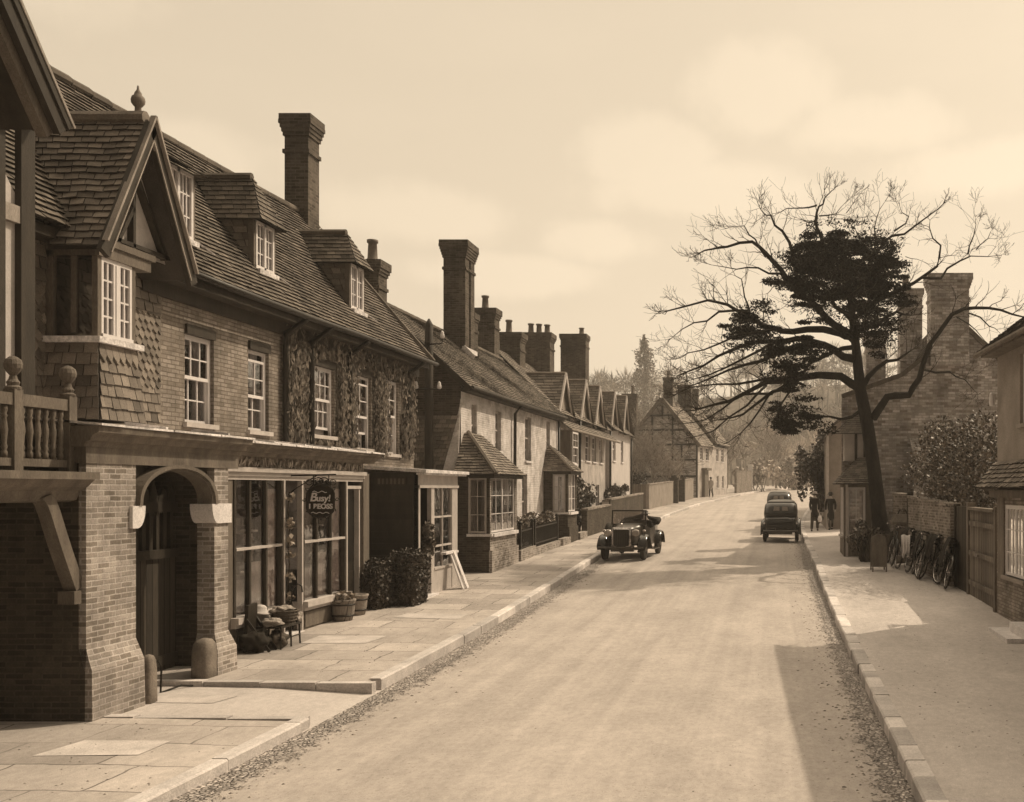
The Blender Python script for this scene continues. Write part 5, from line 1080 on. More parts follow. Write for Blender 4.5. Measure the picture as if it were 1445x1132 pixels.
for u, s, a, b, wx, p in ((1.0, 2.9, 9, 12.2, .8, ((0, 0, .6),)), (5.0, 2.6, 9, 11.9, 1.2, ()), (9.2, 3.1, 9, 12, 1.1, ()), (10.6, 2.0, 6, 9.6, 1.0, ())):
    c_ = o + fd * u + sd * s; chimney(D, c_.x, c_.y, a, b, wx, wx, p, m='stack', corbels=2)
mb = MB(); fr.box(mb, 1.4, 2.6, zg, 4.2, 0, .25); fr.box(mb, 1.2, 2.8, 4.2, 4.4, 0, .5); mb.build('door_hood', 'oak', D)
E = thing('brick_house', (-13.5, 84, gz(84)), 'plain old brick house with one broad chimney half hidden by the bare garden trees', 'house')
mb = MB(); mb.box(-17, -12.2, 84, 92, gz(84) - .3, 6.3); mb.poly([(-12.2, 84, 6.3), (-17, 84, 6.3), (-14.6, 84, 8.6)]); mb.build('wall', 'brick_far', E)
mb = MB(); mb.tiles((-12, 83.7, 6.2), (-12, 92, 6.2), (-14.6, 92, 8.8), (-14.6, 83.7, 8.8), .3, .4, .03); mb.quad((-17.2, 83.7, 6.2), (-17.2, 92, 6.2), (-14.6, 92, 8.8), (-14.6, 83.7, 8.8)); mb.build('roof', 'tile_far', E)
chimney(E, -11.7, 83.4, gz(84) - .2, 10.4, 1.15, .9, ((.2, 0, .7),), m='stack', corbels=2)

# ================================================================ right side: the near house
H = thing('rendered_house', (4.35, 14, .1), 'grey rendered house with a lattice window under a tiled pent roof at the right edge', 'house')
f = F((4.35, 0, 0), (0, 1, 0), (-1, 0, 0))
hw_ = [(16.9, 18.05, 3.75, 5.0), (17.72, 19.08, .98, 2.3), (15.2, 16.6, .1, 2.3)]
mb = MB(); wall(mb, f, 6, 19.6, 2.55, 5.45, hw_[:1], .14); mb.quad((9.5, 6, 0), (9.5, 19.6, 0), (9.5, 19.6, 5.4), (9.5, 6, 5.4))
for y in (6, 19.6): mb.poly([(4.35, y, 0), (4.35, y, 5.4), (6.9, y, 7.3), (9.5, y, 5.4), (9.5, y, 0)])
mb.build('wall', 'grey_plaster', H)
mb = MB(); wall(mb, f, 6, 19.62, 0, 2.55, hw_[1:], .14); mb.build('lower_wall', 'brick', H)
window(f, H, 17.72, 19.08, .98, 2.3, 6, 3, .06, sash=False, curtain=.35, sill='grey_plaster'); window(f, H, 16.9, 18.05, 3.75, 5.0, 3, 4, .1, sill='grey_plaster')
mb = MB(); f.box(mb, 15.2, 16.6, .15, 2.3, -.12, -.08); f.box(mb, 16.6, 16.75, .1, 2.4, -.02, .05); mb.build('door', 'dark', H)
mb = MB(); mb.tiles((4.02, 19.85, 5.26), (4.02, 5.8, 5.26), (6.9, 5.8, 7.45), (6.9, 19.85, 7.45), .105, .18, .025, .012); mb.quad((9.8, 19.85, 5.26), (9.8, 5.8, 5.26), (6.9, 5.8, 7.43), (6.9, 19.85, 7.43))
mb.build('roof', 'tile', H)
mb = MB(); mb.tiles((3.98, 19.8, 2.62), (3.98, 9, 2.62), (4.35, 9, 3.12), (4.35, 19.7, 3.12), .1, .17, .03, .015); mb.poly(((3.98, 19.8, 2.6), (4.35, 19.72, 3.1), (4.35, 19.72, 2.6))); mb.build('pent_roof', 'tile_dark', H)
mb = MB(); f.box(mb, 6, 19.7, 5.14, 5.24, 0, .3); f.box(mb, 9, 19.62, 2.44, 2.58, 0, .16); f.box(mb, 19.08, 19.5, .9, 2.44, 0, .02); mb.tube([(3.98, 6, 5.2), (3.98, 19.85, 5.2)], .05, 7); mb.build('eaves_board', 'oak', H)
mb = MB(); mb.lathe((4.22, 19.5, 4.2), ((.05, 0), (.06, .05), (.05, .22), (.02, .26)), 8); mb.lathe((4.1, 19.75, 5.0), ((.06, 0), (.06, .08)), 8); mb.build('insulator', 'white', H)
mb = MB(); mb.box(3.75, 4.45, 16.2, 17.6, .02, .20); tag(mb.build('doorstep_slab', 'stone'), 'pale flat stone doorstep slab on the pavement before the lattice window', 'step')
mb = MB(); mb.box(4.0, 4.5, 15.8, 17.1, .2, .36); tag(mb.build('doorstep_slab', 'stone'), 'upper pale stone doorstep against the house at the right edge', 'step')

th_ = R(2.3); d_ = V((0, 5.6, 0)); H.rotation_euler = (0, 0, th_); H.location = V((4.35, 19.6, .1)) - Matrix.Rotation(th_, 3, 'Z') @ d_
# ---- plank gate, posts, boundary wall
gt = thing('plank_gate', (4.38, 21.3, gz(21)), 'tall weathered double plank gate between the rendered house and the brick wall', 'gate')
def edge(a, b, z0, z1, th, name, m, root, tone=1.0):
    mb = MB(); a, b = V((*a, 0)), V((*b, 0)); d = (b - a).normalized(); s = V((d.y, -d.x, 0)) * th
    mb.prism([a + V((0, 0, z0)), b + V((0, 0, z0)), b - s + V((0, 0, z0)), a - s + V((0, 0, z0))], (0, 0, z1 - z0), tone); return mb.build(name, m, root)
for a, b in (((4.43, 19.8), (4.4, 21.3)), ((4.4, 21.36), (4.37, 22.4))): lf = edge(a, b, .18, 2.12, -.05, 'gate_leaf', 'gate2', gt)
mb = MB()
for z in (.5, 1.15, 1.8): mb.box(4.33, 4.37, 19.9, 22.35, z, z + .1)
mb.build('ledge', 'gate2', gt); mb = MB(); mb.box(4.28, 4.33, 21.2, 21.45, 1.18, 1.22); mb.build('latch', 'chrome', gt)
mb = MB()
for y, h in ((19.78, 2.25), (22.5, 2.3)): mb.box(4.32, 4.5, y - .08, y + .08, 0, h)
mb.box(4.3, 4.5, 19.8, 22.4, 2.14, 2.2); mb.build('gate_post', 'oak', gt)
gp_ = thing('board_door', (4.35, 22.9, gz(23)), 'dark tarred board door in the right garden boundary beside the plank gate', 'door')
edge((4.36, 22.6), (4.3, 23.75), .1, 2.2, -.06, 'boards', 'gate', gp_); mb = MB(); mb.box(4.26, 4.4, 23.7, 23.8, .1, 2.25); mb.build('post', 'dark_wood', gp_)
gwall('boundary_wall', (4.3, 23.85), (3.93, 28.5), 1.98, 'brick_garden', 'red brick garden wall behind the parked bicycles', .24, True)
gwall('boundary_wall', (3.86, 29.3), (3.72, 30.2), 2.0, 'brick_garden', 'narrow brick wall end beside the tree trunk', .24, True)
mb = MB(); mb.box(3.82, 3.98, 28.65, 28.8, .2, 2.5); tag(mb.build('gate_post', 'dark_wood'), 'tall dark timber post at the far end of the brick garden wall', 'post')
lf_ = thing('low_picket_fence', (3.2, 30.6, gz(30)), 'low broken picket fence overgrown with twigs before the tree trunk', 'fence')
mb = MB()
for k in range(14): a = V((3.5 - .9 * k / 13, 30.4 - .2 * k / 13 + .0, 0)); mb.box(a.x - .03, a.x + .03, a.y - .012, a.y + .012, gz(30) , gz(30) + .85 + rng.uniform(-.08, .05))
mb.build('pickets', 'oak', lf_); mb = MB(); mb.bar((3.55, 30.42, gz(30) + .65), (2.55, 30.2, gz(30) + .65), .03, .06); mb.bar((3.55, 30.42, gz(30) + .25), (2.55, 30.2, gz(30) + .25), .03, .06); mb.build('rail', 'oak', lf_)

# ================================================================ the big gabled house
K = thing('great_chimney_house', (5, 36, .5), 'tall old brick house with a huge gable end chimney behind the bush and tree', 'house')
prof = [(2.25, 5.6), (4.2, 6.3), (5.0, 6.95), (5.75, 8.3), (6.4, 7.75), (8.9, 5.3)]
mb = MB(); mb.poly([(2.25, 33, 0)] + [(x, 33, z) for x, z in prof] + [(8.9, 33, 0)])
for a, b in ((2.25, 33), ): mb.quad((2.25, 33, 0), (3.4, 42, 0), (3.4, 42, 5.95), (2.25, 33, 5.6))
mb.quad((8.9, 33, 0), (8.9, 42, 0), (8.9, 42, 5.3), (8.9, 33, 5.3)); mb.poly([(3.4, 42, 0), (3.4, 42, 5.95)] + [(x, 42, z) for x, z in prof[1:]] + [(8.9, 42, 0)]); mb.build('wall', 'brick_tall', K)
mb = MB()
for (x0, z0), (x1, z1) in zip(prof, prof[1:]):
    xf_ = 3.4 if x0 < 3 else x0; zf_ = 5.99 if x0 < 3 else z0 + .04
    q = ((xf_, 42.2, zf_), (x0, 32.85, z0 + .04), (x1, 32.85, z1 + .04), (x1, 42.2, z1 + .04)) if z1 > z0 else ((x1, 32.85, z1 + .04), (x1, 42.2, z1 + .04), (x0, 42.2, z0 + .04), (x0, 32.85, z0 + .04))
    mb.tiles(*q, .13, .22, .025)
mb.build('roof', 'tile', K)
mb = MB()
for (x0, z0), (x1, z1) in zip(prof, prof[1:]): mb.bar((x0, 32.86, z0 + .0), (x1, 32.86, z1 + .0), .1, .14)
mb.build('verge', 'oak', K)
chimney(K, 5.73, 33.1, 6.6, 9.55, 1.24, .8, m='brick_tall', corbels=4, cap=.06)
chimney(K, 4.92, 36.3, 6, 9.7, .78, .8, ((-.15, 0, .55),), m='brick_tall', corbels=2); chimney(K, 3.95, 39, 5.5, 8.6, .75, .7, m='brick_tall', corbels=3)
mb = MB(); mb.tiles((4.45, 32.2, 3.8), (6.4, 32.2, 3.8), (6.4, 33, 4.25), (4.45, 33, 4.25), .12, .2, .025); mb.box(4.5, 6.4, 32.3, 33, .4, 3.8); mb.build('outhouse', 'brick_tall', K)
# corner shop bay leaning against it
mb = MB(); wall(mb, FY(31.2), 2.2, 3.1, .3, 2.75, [(2.3, 2.86, 1.15, 2.65)], .08); wall(mb, F((2.2, 0, 0), (0, 1, 0), (-1, 0, 0)), 31.2, 33, .3, 2.75, [(31.4, 32.8, 1.15, 2.65)], .08); kb_ = mb.build('bay', 'oak', K)
window(FY(31.2), kb_, 2.3, 2.86, 1.15, 2.65, 2, 3, .05, sash=False, sill='cream', room=False, name='window_frame', curtain=.12); window(F((2.2, 0, 0), (0, 1, 0), (-1, 0, 0)), kb_, 31.4, 32.8, 1.15, 2.65, 4, 3, .05, sash=False, sill='cream', room=False, name='window_frame')
mb = MB(); mb.tiles((1.95, 30.95, 2.75), (3.2, 30.95, 2.75), (3.2, 32.2, 3.6), (2.75, 32.2, 3.6), .12, .18, .025); mb.tiles((1.95, 33, 2.75), (1.95, 30.95, 2.75), (2.75, 32.2, 3.6), (2.75, 33, 3.6), .12, .18, .025); mb.build('bay_roof', 'tile_dark', kb_)
mb = MB(); mb.box(2.25, 2.32, 31.05, 31.12, .4, 2.75); mb.build('post', 'cream', kb_); mb = MB(); mb.box(3.05, 3.13, 31.05, 31.12, .4, 3.0); mb.build('post', 'cream', kb_)
mb = MB(); mb.box(2.3, 3.0, 32.3, 33, 3.5, 4.55); kj = mb.build('oriel', 'plaster', K)
mb = MB(); mb.tiles((1.95, 32, 4.35), (3.2, 32, 4.35), (3.2, 33, 5.2), (2.9, 33, 5.2), .12, .18, .025); mb.tiles((1.95, 33.4, 4.35), (1.95, 32, 4.35), (2.9, 33, 5.2), (2.9, 33.4, 5.2), .12, .18, .025); mb.build('oriel_roof', 'tile_dark', kj)
mb = MB(); mb.box(2.62, 2.7, 32.24, 32.31, 3.5, 4.4); mb.box(2.9, 3.0, 32.24, 32.31, 3.5, 4.4); mb.build('timber', 'dark_wood', kj)
N_ = thing('narrow_house', (3.6, 50, gz(50)), 'narrow rendered house end with a small gable behind the two walkers', 'house')
mb = MB(); mb.poly([(2.45, 46, .3), (2.45, 46, 5.0), (3.0, 46, 5.7), (5.5, 46, 5.0), (5.5, 46, .3)]); mb.quad((2.45, 46, .3), (2.45, 53, .3), (2.45, 53, 5.0), (2.45, 46, 5.0)); mb.build('wall', 'grey_plaster', N_)
mb = MB(); mb.tiles((2.3, 53, 4.9), (2.3, 45.8, 4.9), (3.0, 45.8, 5.8), (3.0, 53, 5.8), .2, .3, .025); mb.quad((5.7, 53, 4.9), (5.7, 45.8, 4.9), (3.0, 45.8, 5.8), (3.0, 53, 5.8)); mb.build('roof', 'tile_far', N_)
mb = MB(); mb.tube([(2.5, 45.9, .6), (2.5, 45.9, 5.0)], .06, 6); mb.build('drainpipe', 'cream', N_)
gwall('garden_wall', (2.3, 53.5), (3.6, 70), 2.3, 'brick_dark', 'dark garden wall running back behind the two walkers on the right')
gwall('board_fence', (3.0, 71), (6.5, 71.5), 2.9, 'fence', 'tall pale boarded fence closing the view beyond the two cars', .1, False, 'fence')
for nm, src in (('skin_plain', .36), ('coat', .014), ('grey_cloth', .045), ('pale_cloth', .4)): M[nm] = plain(nm + '_material', src, .9, .2, 6, .3, 60, tone=False, fine=.15)
# ================================================================ the great tree
g = random.Random(21)
TY = 31.0
T = thing('pine_tree', (3.4, TY, gz(TY)), 'tall spreading tree with dark evergreen clumps and long bare winter boughs on the right', 'tree')
def tp_(px, py, dy=0): return P(px, py, TY) + V((0, dy, 0))
trunk = [(1247, 775), (1240, 720), (1233, 660), (1224, 600), (1214, 550), (1209, 500), (1202, 440), (1197, 390), (1190, 345)]
tr = MB(); pts = [tp_(*p) for p in trunk]; tr.tube(pts, [.31, .23, .21, .20, .18, .145, .11, .08, .045], 14)
for k in range(5): a = k * 1.26; tr.tube([pts[0] + V((.18 * math.cos(a), .18 * math.sin(a), .5)), pts[0] + V((.5 * math.cos(a), .5 * math.sin(a), -.05))], [.16, .06], 7)
tr.build('trunk', 'bark', T, True)
limbs = [  # (picture polyline, depth drift, base radius)
 ([(1214, 548), (1186, 533), (1126, 537), (1081, 544), (1032, 571), (994, 582)], -1.5, .15),
 ([(1126, 537), (1090, 556), (1050, 590), (1015, 600)], -2.2, .07),
 ([(1209, 505), (1190, 503), (1164, 486), (1126, 476), (1096, 480), (1051, 484), (1013, 499), (966, 522)], .6, .14),
 ([(1164, 486), (1120, 492), (1075, 515), (1030, 530), (985, 552)], -1.8, .09),
 ([(1203, 475), (1186, 469), (1140, 462), (1103, 463), (1077, 454), (1058, 439), (1024, 420), (994, 412), (934, 426)], 1.6, .13),
 ([(1058, 439), (1013, 435), (975, 446), (938, 465)], 1.9, .05),
 ([(1058, 439), (1050, 415), (1045, 385), (1030, 365)], 1.4, .035),
 ([(1205, 480), (1179, 461), (1156, 439), (1126, 416), (1103, 386), (1081, 363), (1062, 348), (1028, 356), (998, 362)], -.8, .13),
 ([(1081, 363), (1066, 341), (1051, 326), (1030, 332)], -.9, .035),
 ([(1103, 386), (1070, 380), (1040, 384), (1005, 380)], -.6, .04),
 ([(1126, 416), (1119, 360), (1104, 328), (1088, 307), (1074, 300)], -.3, .07),
 ([(1197, 400), (1170, 370), (1158, 330), (1151, 312), (1153, 297), (1162, 285), (1172, 268)], .3, .08),
 ([(1153, 290), (1132, 292), (1110, 291), (1092, 300)], .4, .03), ([(1156, 305), (1180, 300), (1196, 280)], .3, .025),
 ([(1199, 420), (1215, 390), (1224, 378), (1239, 352), (1262, 326), (1296, 310), (1330, 284)], .9, .09),
 ([(1239, 352), (1236, 325), (1240, 300), (1254, 272)], .9, .035), ([(1262, 326), (1285, 300), (1275, 280)], .9, .03), ([(1231, 365), (1215, 330), (1205, 310)], .7, .03),
 ([(1205, 450), (1235, 425), (1268, 408), (1292, 396), (1326, 371), (1332, 340), (1318, 318)], .7, .09),
 ([(1300, 392), (1330, 390), (1360, 362), (1378, 352), (1420, 348)], 1.2, .05), ([(1366, 358), (1380, 325), (1388, 290)], 1.3, .03), ([(1378, 352), (1400, 330), (1412, 310)], 1.2, .022),
 ([(1232, 590), (1251, 561), (1281, 559), (1294, 537), (1307, 491), (1337, 450), (1367, 442), (1401, 446), (1431, 457)], -1.2, .13),
 ([(1305, 522), (1337, 527), (1354, 540), (1364, 558)], -1.3, .04), ([(1367, 442), (1390, 465), (1400, 480)], -1.2, .03), ([(1350, 447), (1372, 470), (1392, 500)], -1.1, .025),
 ([(1126, 537), (1085, 535), (1040, 545), (1000, 548), (962, 560)], -1.2, .06), ([(1081, 544), (1055, 575), (1010, 612), (985, 622)], -2, .045), ([(1140, 520), (1085, 560), (1060, 600), (1030, 628)], -1.5, .05), ([(1096, 480), (1050, 505), (1000, 528), (955, 540)], .3, .05), ([(1090, 556), (1045, 560), (1000, 596), (965, 604)], -1.8, .045), ([(1103, 463), (1040, 470), (990, 488), (950, 498)], 1.4, .05),
 ([(1216, 548), (1239, 518), (1269, 505), (1290, 490)], .8, .10),
 ([(1220, 575), (1190, 590), (1160, 585), (1120, 600)], 1.5, .06), ([(1206, 470), (1236, 460), (1262, 445), (1280, 452)], -.9, .09), ([(1204, 455), (1180, 430), (1160, 395), (1140, 370)], 1.2, .09), ([(1200, 425), (1222, 405), (1240, 385)], -1, .07), ([(1207, 490), (1175, 500), (1140, 520), (1110, 565), (1090, 590)], -2.4, .08),
]
bo = MB(); tw = MB(); nd = MB(); nseg = [0]
def core(p):
    """how densely the evergreen needles sit at a point of the crown"""
    px, py = 1090 + p.x * FPX / TY, 690 - (p.z - CAMZ) * FPX / TY
    return max(1 - ((px - cx) / rx) ** 2 - ((py - cy) / ry) ** 2 for cx, cy, rx, ry in ((1185, 385, 100, 78), (1112, 505, 40, 34), (1062, 450, 40, 16), (1122, 592, 36, 24), (1240, 460, 40, 28)))
def grow(p, d, r, L_, lvl):
    """a twig that bends up and forks"""
    n = 4 if lvl < 2 else 3; q = [p]; step = L_ / n; dd = d.copy()
    for i in range(n):
        dd = (dd + V((g.gauss(0, .18), g.gauss(0, .18), g.gauss(.06, .16)))).normalized(); q.append(q[-1] + dd * step)
    (bo if r > .03 else tw).tube(q, [max(.0042, r * (1 - .6 * i / n)) for i in range(n + 1)], 5 if r > .03 else 3, cap=False); nseg[0] += n
    for c_ in q[1:]:                               # needles along the twigs of the inner crown
        if core(c_) > g.uniform(.05, 1.3): nd.leaves(c_, (.22, .22, .06), 8, .042, g, 0, 2.8, .1, (.5, 1.6))
    if lvl <= 0: return
    k = g.choice((2, 3, 3)) if lvl > 1 else g.choice((2, 3))
    for j in range(k):
        i = g.randint(1, n); a = V((g.gauss(0, 1), g.gauss(0, .9), g.gauss(.15, .9))).normalized()
        grow(q[i], (dd * .8 + a * .75).normalized(), r * g.uniform(.45, .65), L_ * g.uniform(.5, .8), lvl - 1)
    grow(q[-1], (dd + V((g.gauss(0, .3), g.gauss(0, .3), g.gauss(.1, .25)))).normalized(), r * .42, L_ * .7, lvl - 1)
for pl, dy, r in limbs:
    m = len(pl); q = [tp_(px, py, dy * i / (m - 1)) for i, (px, py) in enumerate(pl)]
    f_ = []                                       # rounded with in-between points and a little wander
    for i in range(m - 1):
        for t in (0, .5): f_.append(q[i] * (1 - t) + q[i + 1] * t + (V((g.gauss(0, .04), g.gauss(0, .06), g.gauss(0, .04))) if t else V()))
    f_.append(q[-1]); n = len(f_)
    bo.tube(f_, [r * (1 - .82 * i / (n - 1)) for i in range(n)], 7 if r > .06 else 5)
    tot = sum((b - a).length for a, b in zip(f_, f_[1:])); start = .35 if tot > 3 else .2
    for i in range(1, n):
        if i / n < start: continue
        d = (f_[i] - f_[i - 1]).normalized(); w = 1 - .5 * i / n
        for _ in range(2 if f_[i].x < .9 and f_[i].z < 9 and r > .04 else 1):
            a = V((g.gauss(0, .8), g.gauss(0, .8), g.gauss(.15, .8))).normalized()
            grow(f_[i], (d * .9 + a * .8).normalized(), r * .17 * w + .005, g.uniform(.4, .85) * w + .15, 2 if g.random() < .5 else 1)
    grow(f_[-1], (f_[-1] - f_[-2]).normalized(), r * .18 + .005, .34, 3)
def clump(px, py, rx, ry, n, dy=0, ryd=None):
    c = tp_(px, py, dy); k = TY / FPX; rx, rz = rx * k, ry * k * 1.0; rd = ryd or max(.7, rx * .8)
    for _ in range(max(6, int(rx * rz * 16))):       # ragged lumps that make the clump up
        u = V((g.uniform(-1, 1), g.uniform(-1, 1), g.uniform(-1, 1)))
        if u.length > 1: u.normalize()
        if u.length > .7 and g.random() < .5: u *= g.uniform(1.0, 1.4)
        s = g.uniform(.1, .3); nd.leaves(c + V((u.x * rx, u.y * rd, u.z * rz)), (s * 1.9, s * 1.6, s * .42), int(2.9 * n / max(6, int(rx * rz * 16))), .044, g, .0, 2.8, .2, (.5, 1.6))
for a in ((1168, 338, 44, 16, 900), (1140, 380, 30, 18, 700), (1185, 372, 60, 26, 1500), (1215, 395, 50, 24, 1200), (1175, 415, 60, 16, 900), (1145, 350, 28, 16, 600), (1190, 350, 40, 20, 900), (1225, 358, 28, 18, 600), (1242, 372, 24, 14, 500), (1160, 375, 40, 18, 800), (1205, 385, 45, 20, 1000), (1245, 392, 22, 12, 400), (1130, 398, 34, 14, 700, -.8), (1165, 405, 36, 14, 700), (1220, 405, 40, 16, 800, .8), (1255, 402, 24, 12, 350), (1105, 412, 24, 10, 350, -.6), (1230, 430, 34, 12, 500, .9), (1262, 425, 22, 10, 260), (1190, 425, 28, 10, 350), (1240, 452, 28, 8, 260), (1085, 432, 16, 7, 150), (1060, 446, 30, 13, 480, 1.2), (1040, 462, 22, 10, 300, 1.2), (1072, 460, 20, 8, 220, 1.1), (1150, 455, 26, 6, 160), (1122, 492, 34, 13, 480, -1.2), (1105, 515, 20, 22, 420, -1.6), (1122, 525, 22, 14, 320, -1.5), (1105, 550, 18, 14, 240, -2), (1140, 500, 30, 8, 260, -1), (1050, 488, 26, 5, 110), (1112, 575, 24, 14, 170, -2), (1130, 605, 26, 18, 260, -1.5), (1150, 600, 20, 14, 160, -1.5), (1225, 470, 30, 14, 300, -.5), (1240, 490, 18, 12, 150, -.6), (1085, 480, 20, 8, 130)):
    clump(*a)
for _ in range(170):                               # short shoots that knit the clumps together
    while True:
        p = tp_(g.uniform(1085, 1275), g.uniform(315, 480), g.uniform(-1.6, 1.6))
        if core(p) > .1: break
    grow(p, V((g.gauss(0, 1), g.gauss(0, 1), g.gauss(.2, .6))).normalized(), .014, g.uniform(.4, .8), 1)
nd.build('crown', 'needle', T)

bo.build('bough', 'bark', T, True); tw.build('twigs', 'twig', T)['kind'] = 'stuff'
# ================================================================ bushes, small trees
def bush(name, c, r, n, size, lb, m='leaf', kind='bush', tones=(.5, 1.7), stems=10, grp=None, aspect=1.6):
    t = thing(name, (c[0], c[1], c[2] - r[2]), lb, kind, grp); mb = MB(); gg = random.Random(int(c[0] * 97 + c[1]))
    for _ in range(max(1, n // 90)):
        u = V((gg.gauss(0, .45), gg.gauss(0, .45), gg.gauss(0, .45)))
        if u.length > 1: u.normalize()
        s = gg.uniform(.22, .42); mb.leaves((c[0] + u.x * r[0], c[1] + u.y * r[1], c[2] + u.z * r[2]), (r[0] * s, r[1] * s, r[2] * s), 90, size, gg, .2, aspect, 0, tones)
    mb.build('foliage', m, t); mb = MB()
    for _ in range(stems):
        a = gg.uniform(0, 6.28); k = gg.uniform(.3, .8); p = V((c[0], c[1], c[2] - r[2]))
        mb.tube([p + V((gg.uniform(-.3, .3) * r[0], gg.uniform(-.3, .3) * r[1], -.1)), p + V((k * .6 * r[0] * math.cos(a), k * .6 * r[1] * math.sin(a), r[2] * .8)), p + V((k * r[0] * math.cos(a), k * r[1] * math.sin(a), r[2] * 1.7))], [.04, .025, .008], 5)
    mb.build('stem', 'twig', t); return t
bush('laurel_bush', (5.3, 26.8, 2.9), (1.55, 3.0, 1.5), 18500, .06, 'big glossy evergreen bush rising behind the brick garden wall on the right', tones=(.5, 3.2))
bush('dark_shrub', (-8.35, 42.6, 2.0), (.9, 2.6, 1.3), 2600, .12, 'dark bush standing against the roughcast cottage behind the garden wall', grp='bushes along the cottage gardens')
bush('dark_shrub', (-8.25, 53, 2.3), (.5, 3.5, .7), 1100, .13, 'low dark bush before the paler stuccoed cottage', grp='bushes along the cottage gardens')
bush('dark_shrub', (-9.2, 69, 3.1), (1.0, 1.6, 1.0), 1100, .16, 'dark bush just behind the boarded garden fence', grp='bushes along the cottage gardens')
bush('ivy_tree', (2.2, 48.5, 3.4), (.9, 1.2, 1.8), 3000, .12, 'dark ivy clad tree leaning over the two walkers', kind='tree')
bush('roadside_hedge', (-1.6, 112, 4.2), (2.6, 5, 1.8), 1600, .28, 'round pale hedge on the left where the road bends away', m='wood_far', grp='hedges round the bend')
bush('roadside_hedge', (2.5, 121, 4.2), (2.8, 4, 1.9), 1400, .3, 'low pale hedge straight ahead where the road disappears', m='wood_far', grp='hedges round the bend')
gwall('garden_wall', (-3.6, 99), (-2.3, 107), 2.2, 'brick_far', 'low brick garden wall past the half timbered house')
mb = MB(); mb.box(-2.6, -2.1, 107, 107.5, 2, 5.2); tag(mb.build('gate_pier', 'stone'), 'slim pale gate pier past the half timbered house', 'pier', 'gate piers beyond the terrace')
def bare_tree(name, base, h, spread, lb, r0=.14, lv=4, seed=1, n1=9, m='wood_far', kind='tree', grp=None, thick=.012):
    gg = random.Random(seed); t = thing(name, base, lb, kind, grp); b = V(base); tm = MB(); cm = MB()
    top = b + V((gg.uniform(-.3, .3), 0, h * .5)); tm.tube([b - V((0, 0, .2)), b + (top - b) * .5 + V((gg.uniform(-.1, .1), 0, 0)), top], [r0, r0 * .75, r0 * .5], 7); tm.build('trunk', 'bark' if m != 'wood_far' else m, t, True)
    def br(p, d, L_, r, l):
        q = [p]; dd = d.copy()
        for i in range(3): dd = (dd + V((gg.gauss(0, .16), gg.gauss(0, .16), gg.gauss(.08, .14)))).normalized(); q.append(q[-1] + dd * L_ / 3)
        cm.tube(q, [max(thick * .5, r * (1 - .25 * i)) for i in range(4)], 4 if l > 2 else 3, gg.uniform(.7, 1.3), False)
        if l:
            for j in range(3):
                a = V((gg.gauss(0, 1), gg.gauss(0, 1), gg.gauss(.3, .7))).normalized(); br(q[gg.randint(1, 3)], (dd + a * .8).normalized(), L_ * gg.uniform(.55, .75), max(thick, r * .5), l - 1)
    for k in range(n1):
        a = k * 2.4; s = b + (top - b) * gg.uniform(.4, 1); br(s, V((math.cos(a) * spread, math.sin(a) * spread, 1)).normalized(), h * .26, r0 * .45, lv)
    cm.build('crown', m, t); return t
for k, (px, Y, h, lb) in enumerate(((893, 74, 7.2, 'bare leafless garden tree before the brick house, taller of the pair'), (925, 72, 5.6, 'spreading bare garden tree before the half timbered gable'), (945, 77, 4.2, 'small bushy bare tree close to the half timbered wall'))):
    x = (px - 1090) * Y / FPX; bare_tree('bare_tree', (x, Y, gz(Y)), h, .75, lb, .12, 5, 31 + k, 10, grp='bare trees in the gardens', thick=.016)
# the hazy wood on the hill, its conifer and a few single trees
gg = random.Random(77); wd = MB()
for _ in range(620):
    y = gg.uniform(150, 330); x = gg.uniform(-.34 * y, .32 * y)
    z = hillz(x, y); h = gg.uniform(7, 13) * (1.1 if y > 220 else .9); t = gg.uniform(.6, 1.5)
    wd.tube([(x, y, z - .5), (x + gg.uniform(-.6, .6), y, z + h * .6)], [.25, .1], 3, t * .7, False)
    for _ in range(85):
        a = gg.uniform(0, 6.28); e = gg.uniform(.15, 1.35); l = h * .42; c_ = V((x, y, z + h * .58)); d = V((math.cos(a) * math.cos(e), math.sin(a) * math.cos(e) * .6, math.sin(e) * 1.05 - .2)); k = gg.uniform(.35, 1)
        p, q = c_ + d * l * k * .55, c_ + d * l * k; sd_ = V((gg.gauss(0, 1), gg.gauss(0, .3), gg.gauss(0, 1))).normalized() * gg.uniform(.05, .2)
        wd.add((p - sd_, p + sd_, q + V((gg.gauss(0, .4), 0, gg.gauss(.2, .4)))), ((0, 1, 2),), t * gg.uniform(.7, 1.3))
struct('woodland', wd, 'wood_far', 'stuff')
def conifer(x, y, h, lb, seed=3, grp=None):
    z = hillz(x, y); t = thing('conifer_tree', (x, y, z), lb, 'tree', grp); gg = random.Random(seed); mb = MB(); mb.tube([(x, y, z - .5), (x, y, z + h)], [.4, .04], 6); mb.build('trunk', 'wood_far', t); mb = MB()
    for k in range(26):
        f_ = k / 25; r = h * .24 * (1 - f_) ** .7 * gg.uniform(.6, 1.2) + .3; zz = z + h * (.15 + .83 * f_)
        for j in range(9): a = gg.uniform(0, 6.28); rr = r * gg.uniform(.5, 1.15); mb.leaves((x + rr * .6 * math.cos(a), y + rr * .6 * math.sin(a), zz - rr * .1), (rr * .6, rr * .6, .9), 22, .3, gg, .1, 1.8, .1, (.6, 1.5))
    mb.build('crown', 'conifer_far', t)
conifer(-26, 205, 25, 'tall ragged pale conifer standing above the far gables', 5)
